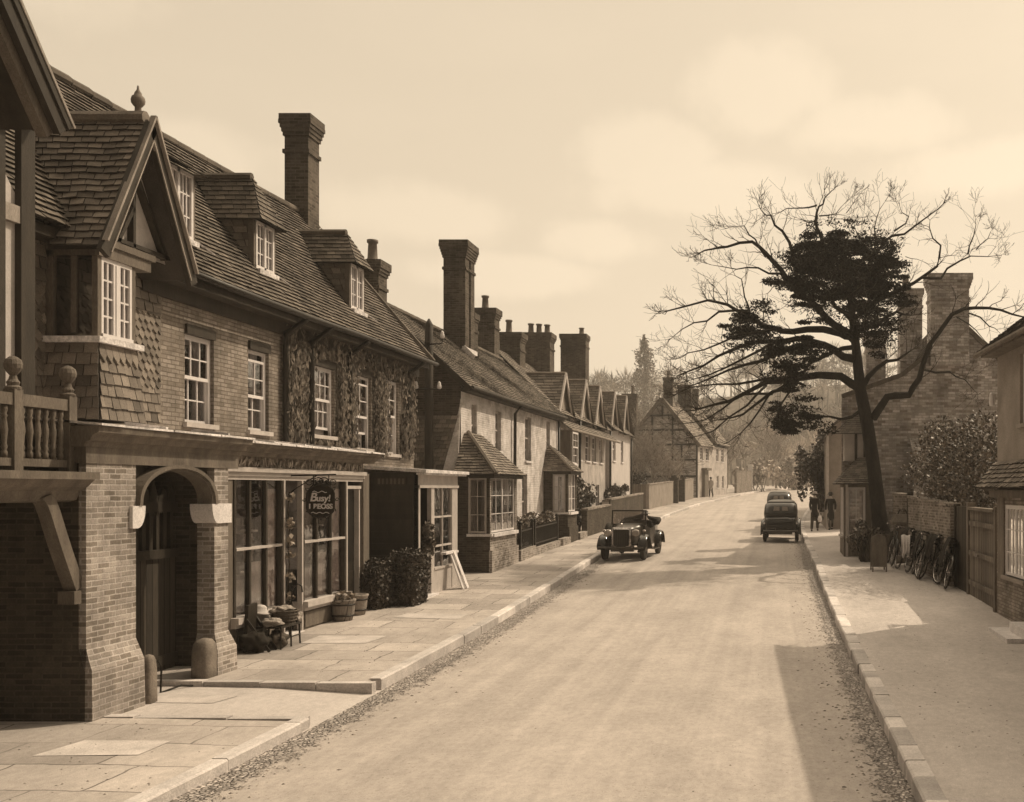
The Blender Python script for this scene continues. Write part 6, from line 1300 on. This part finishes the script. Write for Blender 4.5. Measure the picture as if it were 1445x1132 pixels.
for k, (x, y, h, lb) in enumerate(((.5, 128, 9, 'pale bare tree ahead over the bend of the road'), (6.5, 100, 8, 'pale bare tree behind the pale boarded fence'), (-5.5, 122, 8.5, 'pale bare tree right behind the half timbered house'))):
    bare_tree('roadside_tree', (x, y, gz(y)), h, .8, lb, .16, 4, 51 + k, 9, grp='bare trees round the bend', thick=.03)

# ================================================================ vehicles
def rrect(cx, cy, hx, hy, r, z, n=5, plane='xy'):
    out = []
    for sx, sy, a0 in ((1, 1, 0), (-1, 1, 90), (-1, -1, 180), (1, -1, 270)):
        for k in range(n): a = R(a0 + 90 * k / (n - 1)); out.append((cx + sx * (hx - r) + r * math.cos(a), cy + sy * (hy - r) + r * math.sin(a)))
    return [V((x, y, z)) for x, y in out] if plane == 'xy' else [V((x, z, y)) for x, y in out]
def wheel(root, x, y, r=.36, w=.14, name='wheel'):
    mb = MB(); mb.lathe((x, y, r), ((r * .68, -w * .35), (r * .8, -w * .5), (r * .95, -w * .42), (r, -w * .2), (r, w * .2), (r * .95, w * .42), (r * .8, w * .5), (r * .68, w * .35)), 26, 'x'); o_ = mb.build(name, 'rubber', root, True)
    mb = MB(); s = 1 if x > 0 else -1
    mb.lathe((x, y, r), ((r * .7, -w * .3), (r * .7, w * .3)), 22, 'x'); mb.lathe((x + s * w * .32, y, r), ((.08, -.03), (.075, .02), (.03, .045)), 12, 'x')
    mb.build('rim', 'car_roof', o_)
    return o_
def wing(mb, x, yc, r, w, a0, a1, drop=.08, n=12, tail=None):
    """a swept wing over a wheel: an arch with turned-down edges"""
    loops = []; pts = [(yc + (r + .09) * math.cos(a), .36 + (r + .11) * math.sin(a)) for a in [a0 + (a1 - a0) * k / n for k in range(n + 1)]]
    if tail: pts += tail
    for i, (y, z) in enumerate(pts):
        e = .8 if i in (0,) else 1; hw_2 = w / 2 * e
        loops.append([V((x - hw_2, y, z - drop)), V((x - hw_2 * .92, y, z - .02)), V((x - hw_2 * .5, y, z + .012)), V((x + hw_2 * .5, y, z + .012)), V((x + hw_2 * .92, y, z - .02)), V((x + hw_2, y, z - drop)), V((x + hw_2 * .9, y, z - drop + .01)), V((x, y, z - .03)), V((x - hw_2 * .9, y, z - drop + .01))])
    mb.loft(loops)
def lamp(root, c, r, name='headlight', y=1):
    mb = MB(); mb.lathe(c, ((.02, -y * r * 1.2), (r * .6, -y * r * .9), (r * .95, -y * r * .2), (r, 0), (r * .96, y * .02)), 16, 'y'); o_ = mb.build(name, 'chrome', root, True)
    mb = MB(); mb.lathe(V(c) + V((0, y * .021, 0)), ((r * .93, 0), (r * .7, y * .02), (.005, y * .032)), 16, 'y'); mb.build('lens', 'lamp_glass', o_, True)
# -- open tourer, front towards +y before it is turned
TC = thing('open_tourer', (0, 0, 0), 'black open touring car with an upright nickel radiator and raised windscreen facing down the street', 'car')
mb = MB()
def sec(y, hw_1, z0, z1, r): return rrect(0, (z0 + z1) / 2, hw_1, (z1 - z0) / 2, r, y, 5, 'xz')
mb.loft([sec(1.5, .27, .52, 1.06, .12), sec(1.0, .33, .50, 1.1, .14), sec(.55, .44, .48, 1.14, .16), sec(.5, .5, .45, 1.16, .12)]); mb.build('bonnet', 'car_roof', TC, True)
mb = MB()
for (ya, wa, za), (yb, wb, zb) in zip(((.5, .52, 1.12), (.1, .6, .98), (-.6, .63, 1.0), (-1.3, .58, 1.08), (-1.75, .42, .95)), ((.1, .6, .98), (-.6, .63, 1.0), (-1.3, .58, 1.08), (-1.75, .42, .95), (-1.85, .3, .6))):
    for s in (-1, 1): mb.prism([(s * wa, ya, .42), (s * wb, yb, .42), (s * wb, yb, zb), (s * wa, ya, za)], (-s * .06, 0, 0))
mb.prism([(-.42, -1.75, .42), (.42, -1.75, .42), (.42, -1.75, .95), (-.42, -1.75, .95)], (0, -.06, 0)); mb.box(-.58, .58, -1.7, .5, .42, .5); mb.box(-.5, .5, .1, .52, .85, 1.1); mb.tube([(-.46, -1.72, 1.0), (0, -1.8, 1.04), (.46, -1.72, 1.0)], .09, 7); mb.build('body', 'car', TC)
mb = MB(); mb.loft([rrect(0, .78, .29, .31, .08, 1.5, 5, 'xz'), rrect(0, .78, .30, .32, .08, 1.58, 5, 'xz')]); rd_ = mb.build('radiator', 'chrome', TC, True)
mb = MB(); mb.loft([rrect(0, .76, .245, .265, .05, 1.58, 4, 'xz'), rrect(0, .76, .245, .265, .05, 1.592, 4, 'xz')]); 
for k in range(9): mb.box(-.22 + k * .055, -.205 + k * .055, 1.59, 1.6, .52, 1.0)
mb.build('grille', 'dark', rd_); mb = MB(); mb.lathe((0, 1.54, 1.1), ((.04, 0), (.045, .04), (.02, .07), (.015, .12)), 10); mb.build('radiator_cap', 'chrome', rd_, True)
mb = MB()
for s in (-1, 1): mb.bar((s * .53, .5, 1.1), (s * .53, .42, 1.58), .035, .035)
mb.bar((-.55, .42, 1.58), (.55, .42, 1.58), .035, .045); mb.bar((-.53, .5, 1.13), (.53, .5, 1.13), .03, .03); ws = mb.build('windscreen', 'dark', TC); mb = MB(); mb.quad((-.52, .49, 1.13), (.52, .49, 1.13), (.52, .425, 1.57), (-.52, .425, 1.57)); mb.build('pane', 'glass', ws)
for s in (-1, 1):
    for y, tail in ((1.15, [(.55, .42), (.25, .32), (-.7, .30)]), (-1.25, None)):
        wheel(TC, s * .60, y); mb = MB(); wing(mb, s * .62, y, .36, .28, R(5) if y > 0 else R(10), R(150) if y > 0 else R(175), .05, 12, tail); mb.build('wing', 'car', TC, True)
    lamp(TC, (s * .43, 1.5, .9), .125); lamp(TC, (s * .62, 1.18, .95), .05, 'sidelight')
mb = MB(); mb.tube([(-.7, 1.72, .45), (-.5, 1.76, .45), (.5, 1.76, .45), (.7, 1.72, .45)], .025, 6); mb.box(-.35, .35, 1.35, 1.5, .3, .5); mb.tube([(-.6, 1.15, .36), (.6, 1.15, .36)], .035, 6); mb.build('bumper', 'car_roof', TC)
mb = MB(); mb.box(-.55, .55, -.5, .0, .5, .68); mb.loft([rrect(0, -.55, .56, .08, .06, .66), rrect(0, -.62, .54, .08, .06, 1.1)]); mb.loft([rrect(0, -1.4, .52, .08, .06, .66), rrect(0, -1.48, .5, .08, .06, 1.12)]); mb.build('seat', 'cloth', TC); mb = MB(); mb.tube([(-.6, -1.2, 1.08), (-.56, -1.62, 1.16), (0, -1.78, 1.2), (.56, -1.62, 1.16), (.6, -1.2, 1.08)], [.07, .11, .12, .11, .07], 9); mb.tube([(-.55, -1.35, 1.18), (0, -1.66, 1.31), (.55, -1.35, 1.18)], [.05, .08, .05], 8); mb.build('folded_hood', 'cloth', TC, True)
mb = MB(); mb.tube([(-.3 + .19 * math.cos(a * .4), .12 + .09 * math.sin(a * .4), 1.08 + .16 * math.sin(a * .4)) for a in range(17)], .014, 5, cap=False); mb.build('steering_wheel', 'dark', TC)
mb = MB(); mb.lathe((.76, -.05, .82), ((.2, -.07), (.3, -.07), (.34, -.03), (.34, .03), (.3, .07), (.2, .07)), 22, 'x'); mb.build('spare_wheel', 'rubber', TC, True)
mb = MB(); mb.box(-.14, .14, 1.60, 1.612, .40, .5); mb.build('number_plate', 'dark', TC)
TC.scale = (1, 1, .94); yT = 32.3; TC.location = (-4.47, yT, gz(yT) - .02); TC.rotation_euler = (-.02, 0, R(180 - 4))
# -- saloons seen from behind
def saloon():
    c = thing('saloon_car', (0, 0, 0), 'black rounded saloon car with a small split rear window parked along the right kerb', 'car')
    mb = MB(); mb.loft([sec(-1.78, .50, .42, .62, .06), sec(-1.72, .57, .38, .86, .1), sec(-1.5, .62, .36, 1.0, .12), sec(-.9, .66, .36, 1.06, .12), sec(.5, .65, .36, 1.06, .12), sec(.7, .48, .38, 1.06, .14), sec(1.75, .33, .42, 1.0, .14)]); mb.build('body', 'car', c, True)
    mb = MB(); prof = ((.98, .65, -1.60, .75, .2), (1.12, .655, -1.52, .66, .22), (1.3, .635, -1.42, .55, .24), (1.44, .60, -1.30, .46, .26), (1.52, .53, -1.16, .36, .26)); mb.loft([rrect(0, (a + b) / 2, hw_1, (b - a) / 2, r, z) for z, hw_1, a, b, r in prof]); mb.build('cabin', 'car', c, True)
    mb = MB(); prof = ((1.5, .555, -1.2, .39, .26), (1.56, .50, -1.08, .3, .25), (1.60, .36, -.85, .1, .22), (1.61, .1, -.5, -.2, .08)); mb.loft([rrect(0, (a + b) / 2, hw_1, (b - a) / 2, r, z) for z, hw_1, a, b, r in prof]); mb.build('roof', 'car_roof', c, True)
    mb = MB()
    for s in (-1, 1): mb.prism([(s * .05, -1.475, 1.2), (s * .29, -1.475, 1.2), (s * .26, -1.405, 1.36), (s * .05, -1.405, 1.36)], (0, -.025, 0))
    mb.build('rear_window', 'glass_light', c)
    mb = MB()
    for s in (-1, 1):
        for a, b in ((-.9, -.25), (-.15, .45)): mb.prism([(s * .645, a, 1.13), (s * .645, b, 1.13), (s * .61, b - .06, 1.42), (s * .61, a + .05, 1.42)], (s * .012, 0, 0))
    mb.build('side_window', 'glass_far', c)
    mb = MB(); mb.prism([(-.5, -1.73, .5), (.5, -1.73, .5), (.48, -1.66, .9), (-.48, -1.66, .9)], (0, -.05, 0)); mb.tube([(-.46, -1.80, .58), (-.42, -1.76, .86), (-.25, -1.73, .95), (.25, -1.73, .95), (.42, -1.76, .86), (.46, -1.80, .58)], .012, 5); mb.build('boot_lid', 'car', c)
    for s in (-1, 1):
        for y in (-1.2, 1.2): wheel(c, s * .62, y, .35, .15)
        mb = MB(); wing(mb, s * .66, -1.2, .35, .24, R(8), R(178), .12); wing(mb, s * .64, 1.2, .35, .26, R(5), R(165), .1); mb.build('wing', 'car', c, True)
        mb = MB(); mb.lathe((s * .62, -1.72, .72), ((.03, 0), (.035, -.03), (.01, -.05)), 8, 'y'); mb.build('tail_lamp', 'chrome', c)
    mb = MB(); mb.tube([(-.66, -1.82, .44), (-.4, -1.9, .44), (.4, -1.9, .44), (.66, -1.82, .44)], .035, 6); mb.box(-.45, .45, -1.8, -1.6, .3, .42); mb.build('bumper', 'car_roof', c); mb = MB(); mb.box(-.2, .2, -1.915, -1.9, .44, .54); mb.build('number_plate', 'dark', c)
    return c
M['glass_light'] = plain('rear_window_glass', .20, .15, .1, 2, .05, 5, spec=.6, fine=.05)
sc1 = saloon(); yS = 40.6; sc1.location = (.36, yS, gz(yS) - .02); sc1.rotation_euler = (.01, 0, R(-1.5)); sc1['group'] = 'saloon cars on the right of the road'
yS2 = 56.5; dup(sc1, (.42, yS2, gz(yS2)), (.015, 0, R(-3)), 'second dark saloon car partly hidden in front of the nearer black saloon')

# ================================================================ bicycles on the right
BK = 'bicycles leaning along the garden wall'
def bicycle(label):
    b = thing('bicycle', (0, 0, 0), label, 'bicycle', BK)
    for y in (-.53, .53):
        mb = MB(); mb.tube([(0, y + .33 * math.cos(a * .2618), .34 + .33 * math.sin(a * .2618)) for a in range(25)], .02, 6, cap=False); w_ = mb.build('wheel', 'rubber', b, True); mb = MB(); mb.tube([(0, y + .305 * math.cos(a * .2618), .34 + .305 * math.sin(a * .2618)) for a in range(25)], .011, 5, cap=False)
        for k in range(14): a = k * .4488; mb.tube([(.02 * (-1) ** k, y, .34), (0, y + .3 * math.cos(a), .34 + .3 * math.sin(a))], .0022, 3)
        mb.tube([(-.05, y, .34), (.05, y, .34)], .022, 6); mb.build('rim', 'chrome', w_)
        mb = MB()
        a0, a1 = (R(-10), R(185)) if y < 0 else (R(10), R(150))
        q = [a0 + (a1 - a0) * k / 14 for k in range(15)]
        mb.loft([[V((x, y + r * math.cos(a) * (1 if y > 0 else 1), .34 + r * math.sin(a))) for x, r in ((-.035, .355), (-.02, .375), (.02, .375), (.035, .355), (0, .365))] for a in q]); mb.build('mudguard', 'car', b, True)
    mb = MB(); T_ = lambda *p: mb.tube(p, .016, 7)
    T_((0, -.13, .3), (0, -.24, .86)); T_((0, -.13, .3), (0, .36, .78)); T_((0, -.22, .82), (0, .34, .86)); T_((0, .33, .92), (0, .37, .72), (0, .42, .6), (0, .53, .34)); T_((0, -.13, .3), (0, -.53, .34)); T_((0, -.23, .8), (0, -.53, .34)); mb.build('frame', 'car', b, True)
    mb = MB(); mb.tube([(-.27, .2, .98), (-.25, .33, 1.01), (0, .36, 1.0), (.25, .33, 1.01), (.27, .2, .98)], .013, 6); mb.tube([(0, .34, .9), (0, .35, 1.0)], .014, 6); mb.build('handlebar', 'chrome', b, True)
    mb = MB(); mb.loft([[V((x * k, y, z)) for x, z in ((-.02, .95), (.02, .95), (.03, .99), (-.03, .99))] for y, k in ((.02, .8), (-.1, 1.3), (-.22, 3.2), (-.32, 3.4), (-.35, 2.4))]); mb.build('saddle', 'dark', b, True)
    mb = MB(); mb.lathe((.05, -.13, .3), ((.1, -.004), (.1, .004)), 18, 'x'); mb.bar((.07, -.13, .3), (.07, -.05, .16), .015, .02); mb.bar((-.07, -.13, .3), (-.07, -.21, .44), .015, .02); mb.box(.07, .16, -.1, -.02, .145, .165); mb.box(-.16, -.07, -.25, -.17, .435, .455); mb.loft([rrect(.055, .33, .0, .0, .0, 0)] * 0 + [[V((.07, -.55, .28)), V((.07, -.05, .2)), V((.07, -.02, .4)), V((.07, -.55, .41))], [V((.09, -.55, .28)), V((.09, -.05, .2)), V((.09, -.02, .4)), V((.09, -.55, .41))]]); mb.build('chainset', 'car', b)
    return b
bl_ = ['nearest bicycle leaning on the brick garden wall, its dark coat hanging lowest', 'second bicycle from the plank gate, leaning on the brick garden wall', 'third bicycle from the plank gate, beside a pale cloth', 'fourth bicycle from the plank gate, near the far end of the wall', 'farthest bicycle, leaning by the square wooden box']
b0 = bicycle(bl_[0]); spots = [(3.96, 23.75), (3.78, 24.75), (3.64, 25.85), (3.46, 27.15), (3.3, 28.6)]
b0.scale = (1.1, 1.1, 1.12)
cl_ = ['dark coat hung over the nearest parked bicycle', 'dark coat hung over the second parked bicycle from the gate', 'dark cape hung over the third parked bicycle beside the pale cloth', 'dark cloth hung over the fourth parked bicycle']
def drape(x, y, z, rz, lean, hw_1, drop, m, label, seed, name='coat'):
    gg = random.Random(seed); mb = MB(); nU, nV = 14, 12; vs = []
    for j in range(nV + 1):
        v = j / nV * 2 - 1
        for i in range(nU + 1):
            u = i / nU * 2 - 1; a = abs(v); dz = -drop * max(0, a - .16) ** 1.0 * (1 + .15 * math.sin(u * 5 + seed) + (.2 if v > 0 else 0)); spread = .05 + .09 * min(1, a * 2) + .03 * math.sin(u * 9 + seed) * a
            vs.append(V((spread * (1 if v > 0 else -1) * min(1, a * 5), u * hw_1 * (1 - .12 * a), dz + .015 * math.sin(u * 4))))
    fs = [(j * (nU + 1) + i, j * (nU + 1) + i + 1, (j + 1) * (nU + 1) + i + 1, (j + 1) * (nU + 1) + i) for j in range(nV) for i in range(nU)]
    mb.add(vs, fs); mb.xform(Matrix.Translation((x, y, z)) @ Matrix.Rotation(rz, 4, 'Z') @ Matrix.Rotation(lean, 4, 'Y'))
    return tag(mb.build(name, m, None, True), label, name, 'coats hung over the bicycles')
for k, (x, y) in enumerate(spots):
    rz, lean = R(4.5 + rng.uniform(-8, 10)), R(13); z = pzr(x, y)
    z += .02
    if k == 0: b0.location = (x, y, z); b0.rotation_euler = (0, lean, rz)
    else: dup(b0, (x, y, z), (0, lean, rz + (math.pi if k % 2 else 0) * 0), bl_[k])
    if k < 4: drape(x + math.sin(lean) * 1.1, y - .05 + .1 * (k % 2), z + 1.13, rz, lean, [.36, .3, .34, .24][k], [.95, .75, .8, .6][k], 'coat', cl_[k], k + 3)
pc = MB(); pc.xform(Matrix()); 
tag(drape(3.52, 26.75, pzr(3.5, 26.7) + 1.0, R(80), R(6), .12, .55, 'stone', 'pale cloth hanging from the handlebar between two parked bicycles', 11, 'cloth'), None, 'cloth')
ab = thing('sandwich_board', (2.85, 27.2, gz(27)), 'dark round topped folding board on four legs at the end of the bicycle row', 'board')
for s in (-1, 1):
    mb = MB(); pts = [(-.2, .12), (.2, .12)] + [(.2 * math.cos(a * .2618), .85 + .12 * math.sin(a * .2618)) for a in range(13)]
    mb.prism([(2.85 + px_, 27.2 + s * (.24 - .2 * pz_ / 1.1), gz(27) + .1 + pz_) for px_, pz_ in pts], (0, .03, 0)); mb.build('panel', 'oak', ab)
for sx in (-1, 1):
    for s in (-1, 1): mb = MB(); mb.bar((2.85 + sx * .18, 27.2 + s * .27 + .015, gz(27) + .05), (2.85 + sx * .18, 27.2 + s * .2, gz(27) + .6), .035, .035); mb.build('leg', 'oak', ab)
bx_ = thing('wooden_box', (3.75, 29.2, gz(29)), 'square lidded wooden box on a post behind the farthest bicycle', 'box')
zz = gz(29); mb = MB(); mb.box(3.55, 3.95, 29.0, 29.4, zz, zz + 1.2); mb.build('post', 'oak', bx_); mb = MB(); mb.loft([ringbox(3.42, 4.08, 28.87, 29.53, zz + 1.2), ringbox(3.42, 4.08, 28.87, 29.53, zz + 1.28), ringbox(3.55, 3.95, 29.0, 29.4, zz + 1.5)]); mb.build('lid', 'oak', bx_); mb = MB(); mb.tube([(3.62, 29.2, zz + 1.5), (3.66, 29.2, zz + 1.62), (3.84, 29.2, zz + 1.62), (3.88, 29.2, zz + 1.5)], .02, 6); mb.build('handle', 'iron', bx_)
hb = bush('twig_heap', (2.7, 29.6, 1.0), (.55, .8, .55), 900, .07, 'tangled low twigs and leaves growing over the broken picket fence', m='leaf_light', kind='plant', stems=18)

# ================================================================ people
def person(loc, rz, label, coat, legs, hat=None, skirt=False, stride=.3, bag=False, seat=False, sc_=1.0):
    p = thing('person', loc, label, 'person'); s = sc_
    st_ = stride
    J = dict(pel=(0, 0, .92), sp=(0, .01, 1.12), ch=(0, .02, 1.32), nk=(0, .03, 1.47), hd=(0, .05, 1.56), tp=(0, .05, 1.68), nose=(0, .10, 1.58))
    if seat: lk = lambda sg: [(sg * .1, .0, .90), (sg * .11, .42, .92), (sg * .11, .46, .5), (sg * .11, .56, .46)]
    else: lk = lambda sg: [(sg * .09, 0, .86), (sg * .1, sg * st_ * .5 + .05, .48), (sg * .1, sg * st_ - (.1 if sg * st_ < 0 else 0), .08), (sg * .1, sg * st_ + .12 - (.1 if sg * st_ < 0 else 0), .03)]
    ar = lambda sg: [(sg * .165, .02, 1.38), (sg * .215, -.03 - sg * st_ * .5, 1.12), (sg * .19, .06 - sg * st_ * .9, .92), (sg * .185, .1 - sg * st_ * 1.0, .82)]
    vs, ed, ra = [], [], []
    def ch(ps, rs, start=None):
        i0 = start
        for q, r in zip(ps, rs):
            vs.append(V(q) * s); ra.append((r * s, r * s) if not hasattr(r, '__len__') else (r[0] * s, r[1] * s)); i = len(vs) - 1
            if i0 is not None: ed.append((i0, i))
            i0 = i
        return i0
    ch([J['pel'], J['sp'], J['ch'], J['nk'], J['hd'], J['tp']], [(.13, .1), (.12, .09), (.15, .1), .055, (.075, .09), (.06, .075)])
    ch([J['nose']], [.02], 4)
    for sg in (-1, 1): ch(lk(sg), [.085, .06, .04, .04], 0); ch(ar(sg), [.055, .045, .032, .028], 2)
    for sg in (-1, 1):                          # thumb and a fingered hand at each wrist
        h = V(ar(sg)[3]); i = len(vs); ch([h + V((0, .01, -.07)), h + V((0, .02, -.12))], [(.022, .012), (.012, .01)], 10 + (0 if sg < 0 else 8) if False else None)
        ed.append(({-1: 14, 1: 22}[sg], i)) if False else None
    skin_obj('body', vs[:-4], [e for e in ed if max(e) < len(vs) - 4], ra[:-4], 'skin_plain', p)
    def sub(name, chains, m):
        vv, ee, rr = [], [], []
        for ps, rs, par in chains:
            i0 = par
            for q, r in zip(ps, rs):
                vv.append(V(q) * s); rr.append((r * s, r * s) if not hasattr(r, '__len__') else (r[0] * s, r[1] * s))
                if i0 is not None: ee.append((i0, len(vv) - 1))
                i0 = len(vv) - 1
        return skin_obj(name, vv, ee, rr, m, p)
    hem = .62 if not skirt else .42
    sub('coat', [([(0, 0, .95), (0, .01, 1.13), (0, .02, 1.33), (0, .03, 1.44)], [(.155, .13), (.14, .12), (.165, .13), .075], None), ([(0, 0, .78), (0, 0, hem)], [(.18, .15), (.19, .16)], 0)] + [(ar(sg)[:3], [.07, .058, .046], 2) for sg in (-1, 1)], coat)
    for sg in (-1, 1):
        sub('trousers' if not skirt else 'stockings', [(lk(sg)[:3], [.1, .078, .062] if not skirt else [.08, .06, .042], None)], legs)
        a = V(lk(sg)[2]); sub('shoe', [([a + V((0, -.03, -.02)), a + V((0, .08, -.045)), a + V((0, .17, -.05))], [.05, .045, .035], None)], 'coat')
    mb = MB()
    if hat: mb.lathe(V(J['tp']) * s + V((0, 0, -.03)), ((.15, -.01), (.145, .005), (.1, .012), (.098, .07), (.07, .095), (.005, .1)), 14); mb.build('hat', hat, None, True).parent = p
    mb = MB(); mb.blob(V((0, .03, 1.635)) * s, (.09, .1, .085), 12, 8); h = mb.build('hair', 'hair', None, True); h.parent = p
    if bag:
        b = MB(); c = V(ar(1)[3]) * s; b.loft([rrect(c.x + .06, c.y, .05, .16, .03, c.z - .42), rrect(c.x + .06, c.y, .09, .2, .06, c.z - .3), rrect(c.x + .06, c.y, .05, .17, .03, c.z - .14)]); b.tube([(c.x + .06, c.y - .12, c.z - .15), (c.x + .04, c.y, c.z - .02), (c.x + .06, c.y + .12, c.z - .15)], .012, 5); q = b.build('shopping_bag', 'stone', None, True); m_ = Matrix.Translation(loc) @ Matrix.Rotation(rz, 4, 'Z')
        q.matrix_world = m_; tag(q, 'pale shopping bag carried by the nearer walker on the right', 'bag')
    p.rotation_euler = (0, 0, rz); return p
yP = 44.6; x_ = 1.86; person((x_, yP, pzr(x_, yP)), R(-8), 'person in a dark coat and pale cap walking away from the parked saloon with a pale bag', 'coat', 'grey_cloth', 'pale_cloth2', stride=.26, bag=True) if False else None
M['cap'] = plain('pale_cap', .38, .9, .1, 6, .2, 60)
person((x_, yP, pzr(x_, yP)), R(-8), 'person in a dark coat and pale cap walking beside the parked saloon, bag in hand', 'coat', 'grey_cloth', 'cap', stride=.26, bag=True)
yP2 = 45.6; x_ = 2.62; person((x_, yP2, pzr(x_, yP2)), R(6), 'person in a long dark coat and dark hat walking next to the house wall', 'coat', 'coat', 'dark', skirt=True, stride=.2, sc_=.97)
yP3 = 87.5; person((-5.3, yP3, pzl(-5.3, yP3)), R(160), 'person in a pale jacket standing before the half timbered house far off', 'pale_cloth', 'grey_cloth', 'dark', stride=.08)
dr_ = person((-4.1, 32.75, gz(32.7) + .02 - .33), R(176), 'person in dark coat and cap sitting in the open touring car', 'coat', 'coat', 'dark', seat=True, stride=.1)
# ================================================================ the air
hz = bpy.data.materials.new('haze_air'); hz.use_nodes = True; t = hz.node_tree
t.nodes.remove(t.nodes['Principled BSDF']); vn = t.nodes.new('ShaderNodeVolumePrincipled'); vn.inputs['Color'].default_value = (.98, .95, .90, 1); vn.inputs['Density'].default_value = HAZE; vn.inputs['Anisotropy'].default_value = .3
t.links.new(vn.outputs[0], [n for n in t.nodes if n.type == 'OUTPUT_MATERIAL'][0].inputs['Volume'])
if HAZE:
    h = MB(); h.box(-185, 185, -75, 415, -2, 50); o = h.build('haze', hz); o['kind'] = 'stuff'; o.visible_shadow = True
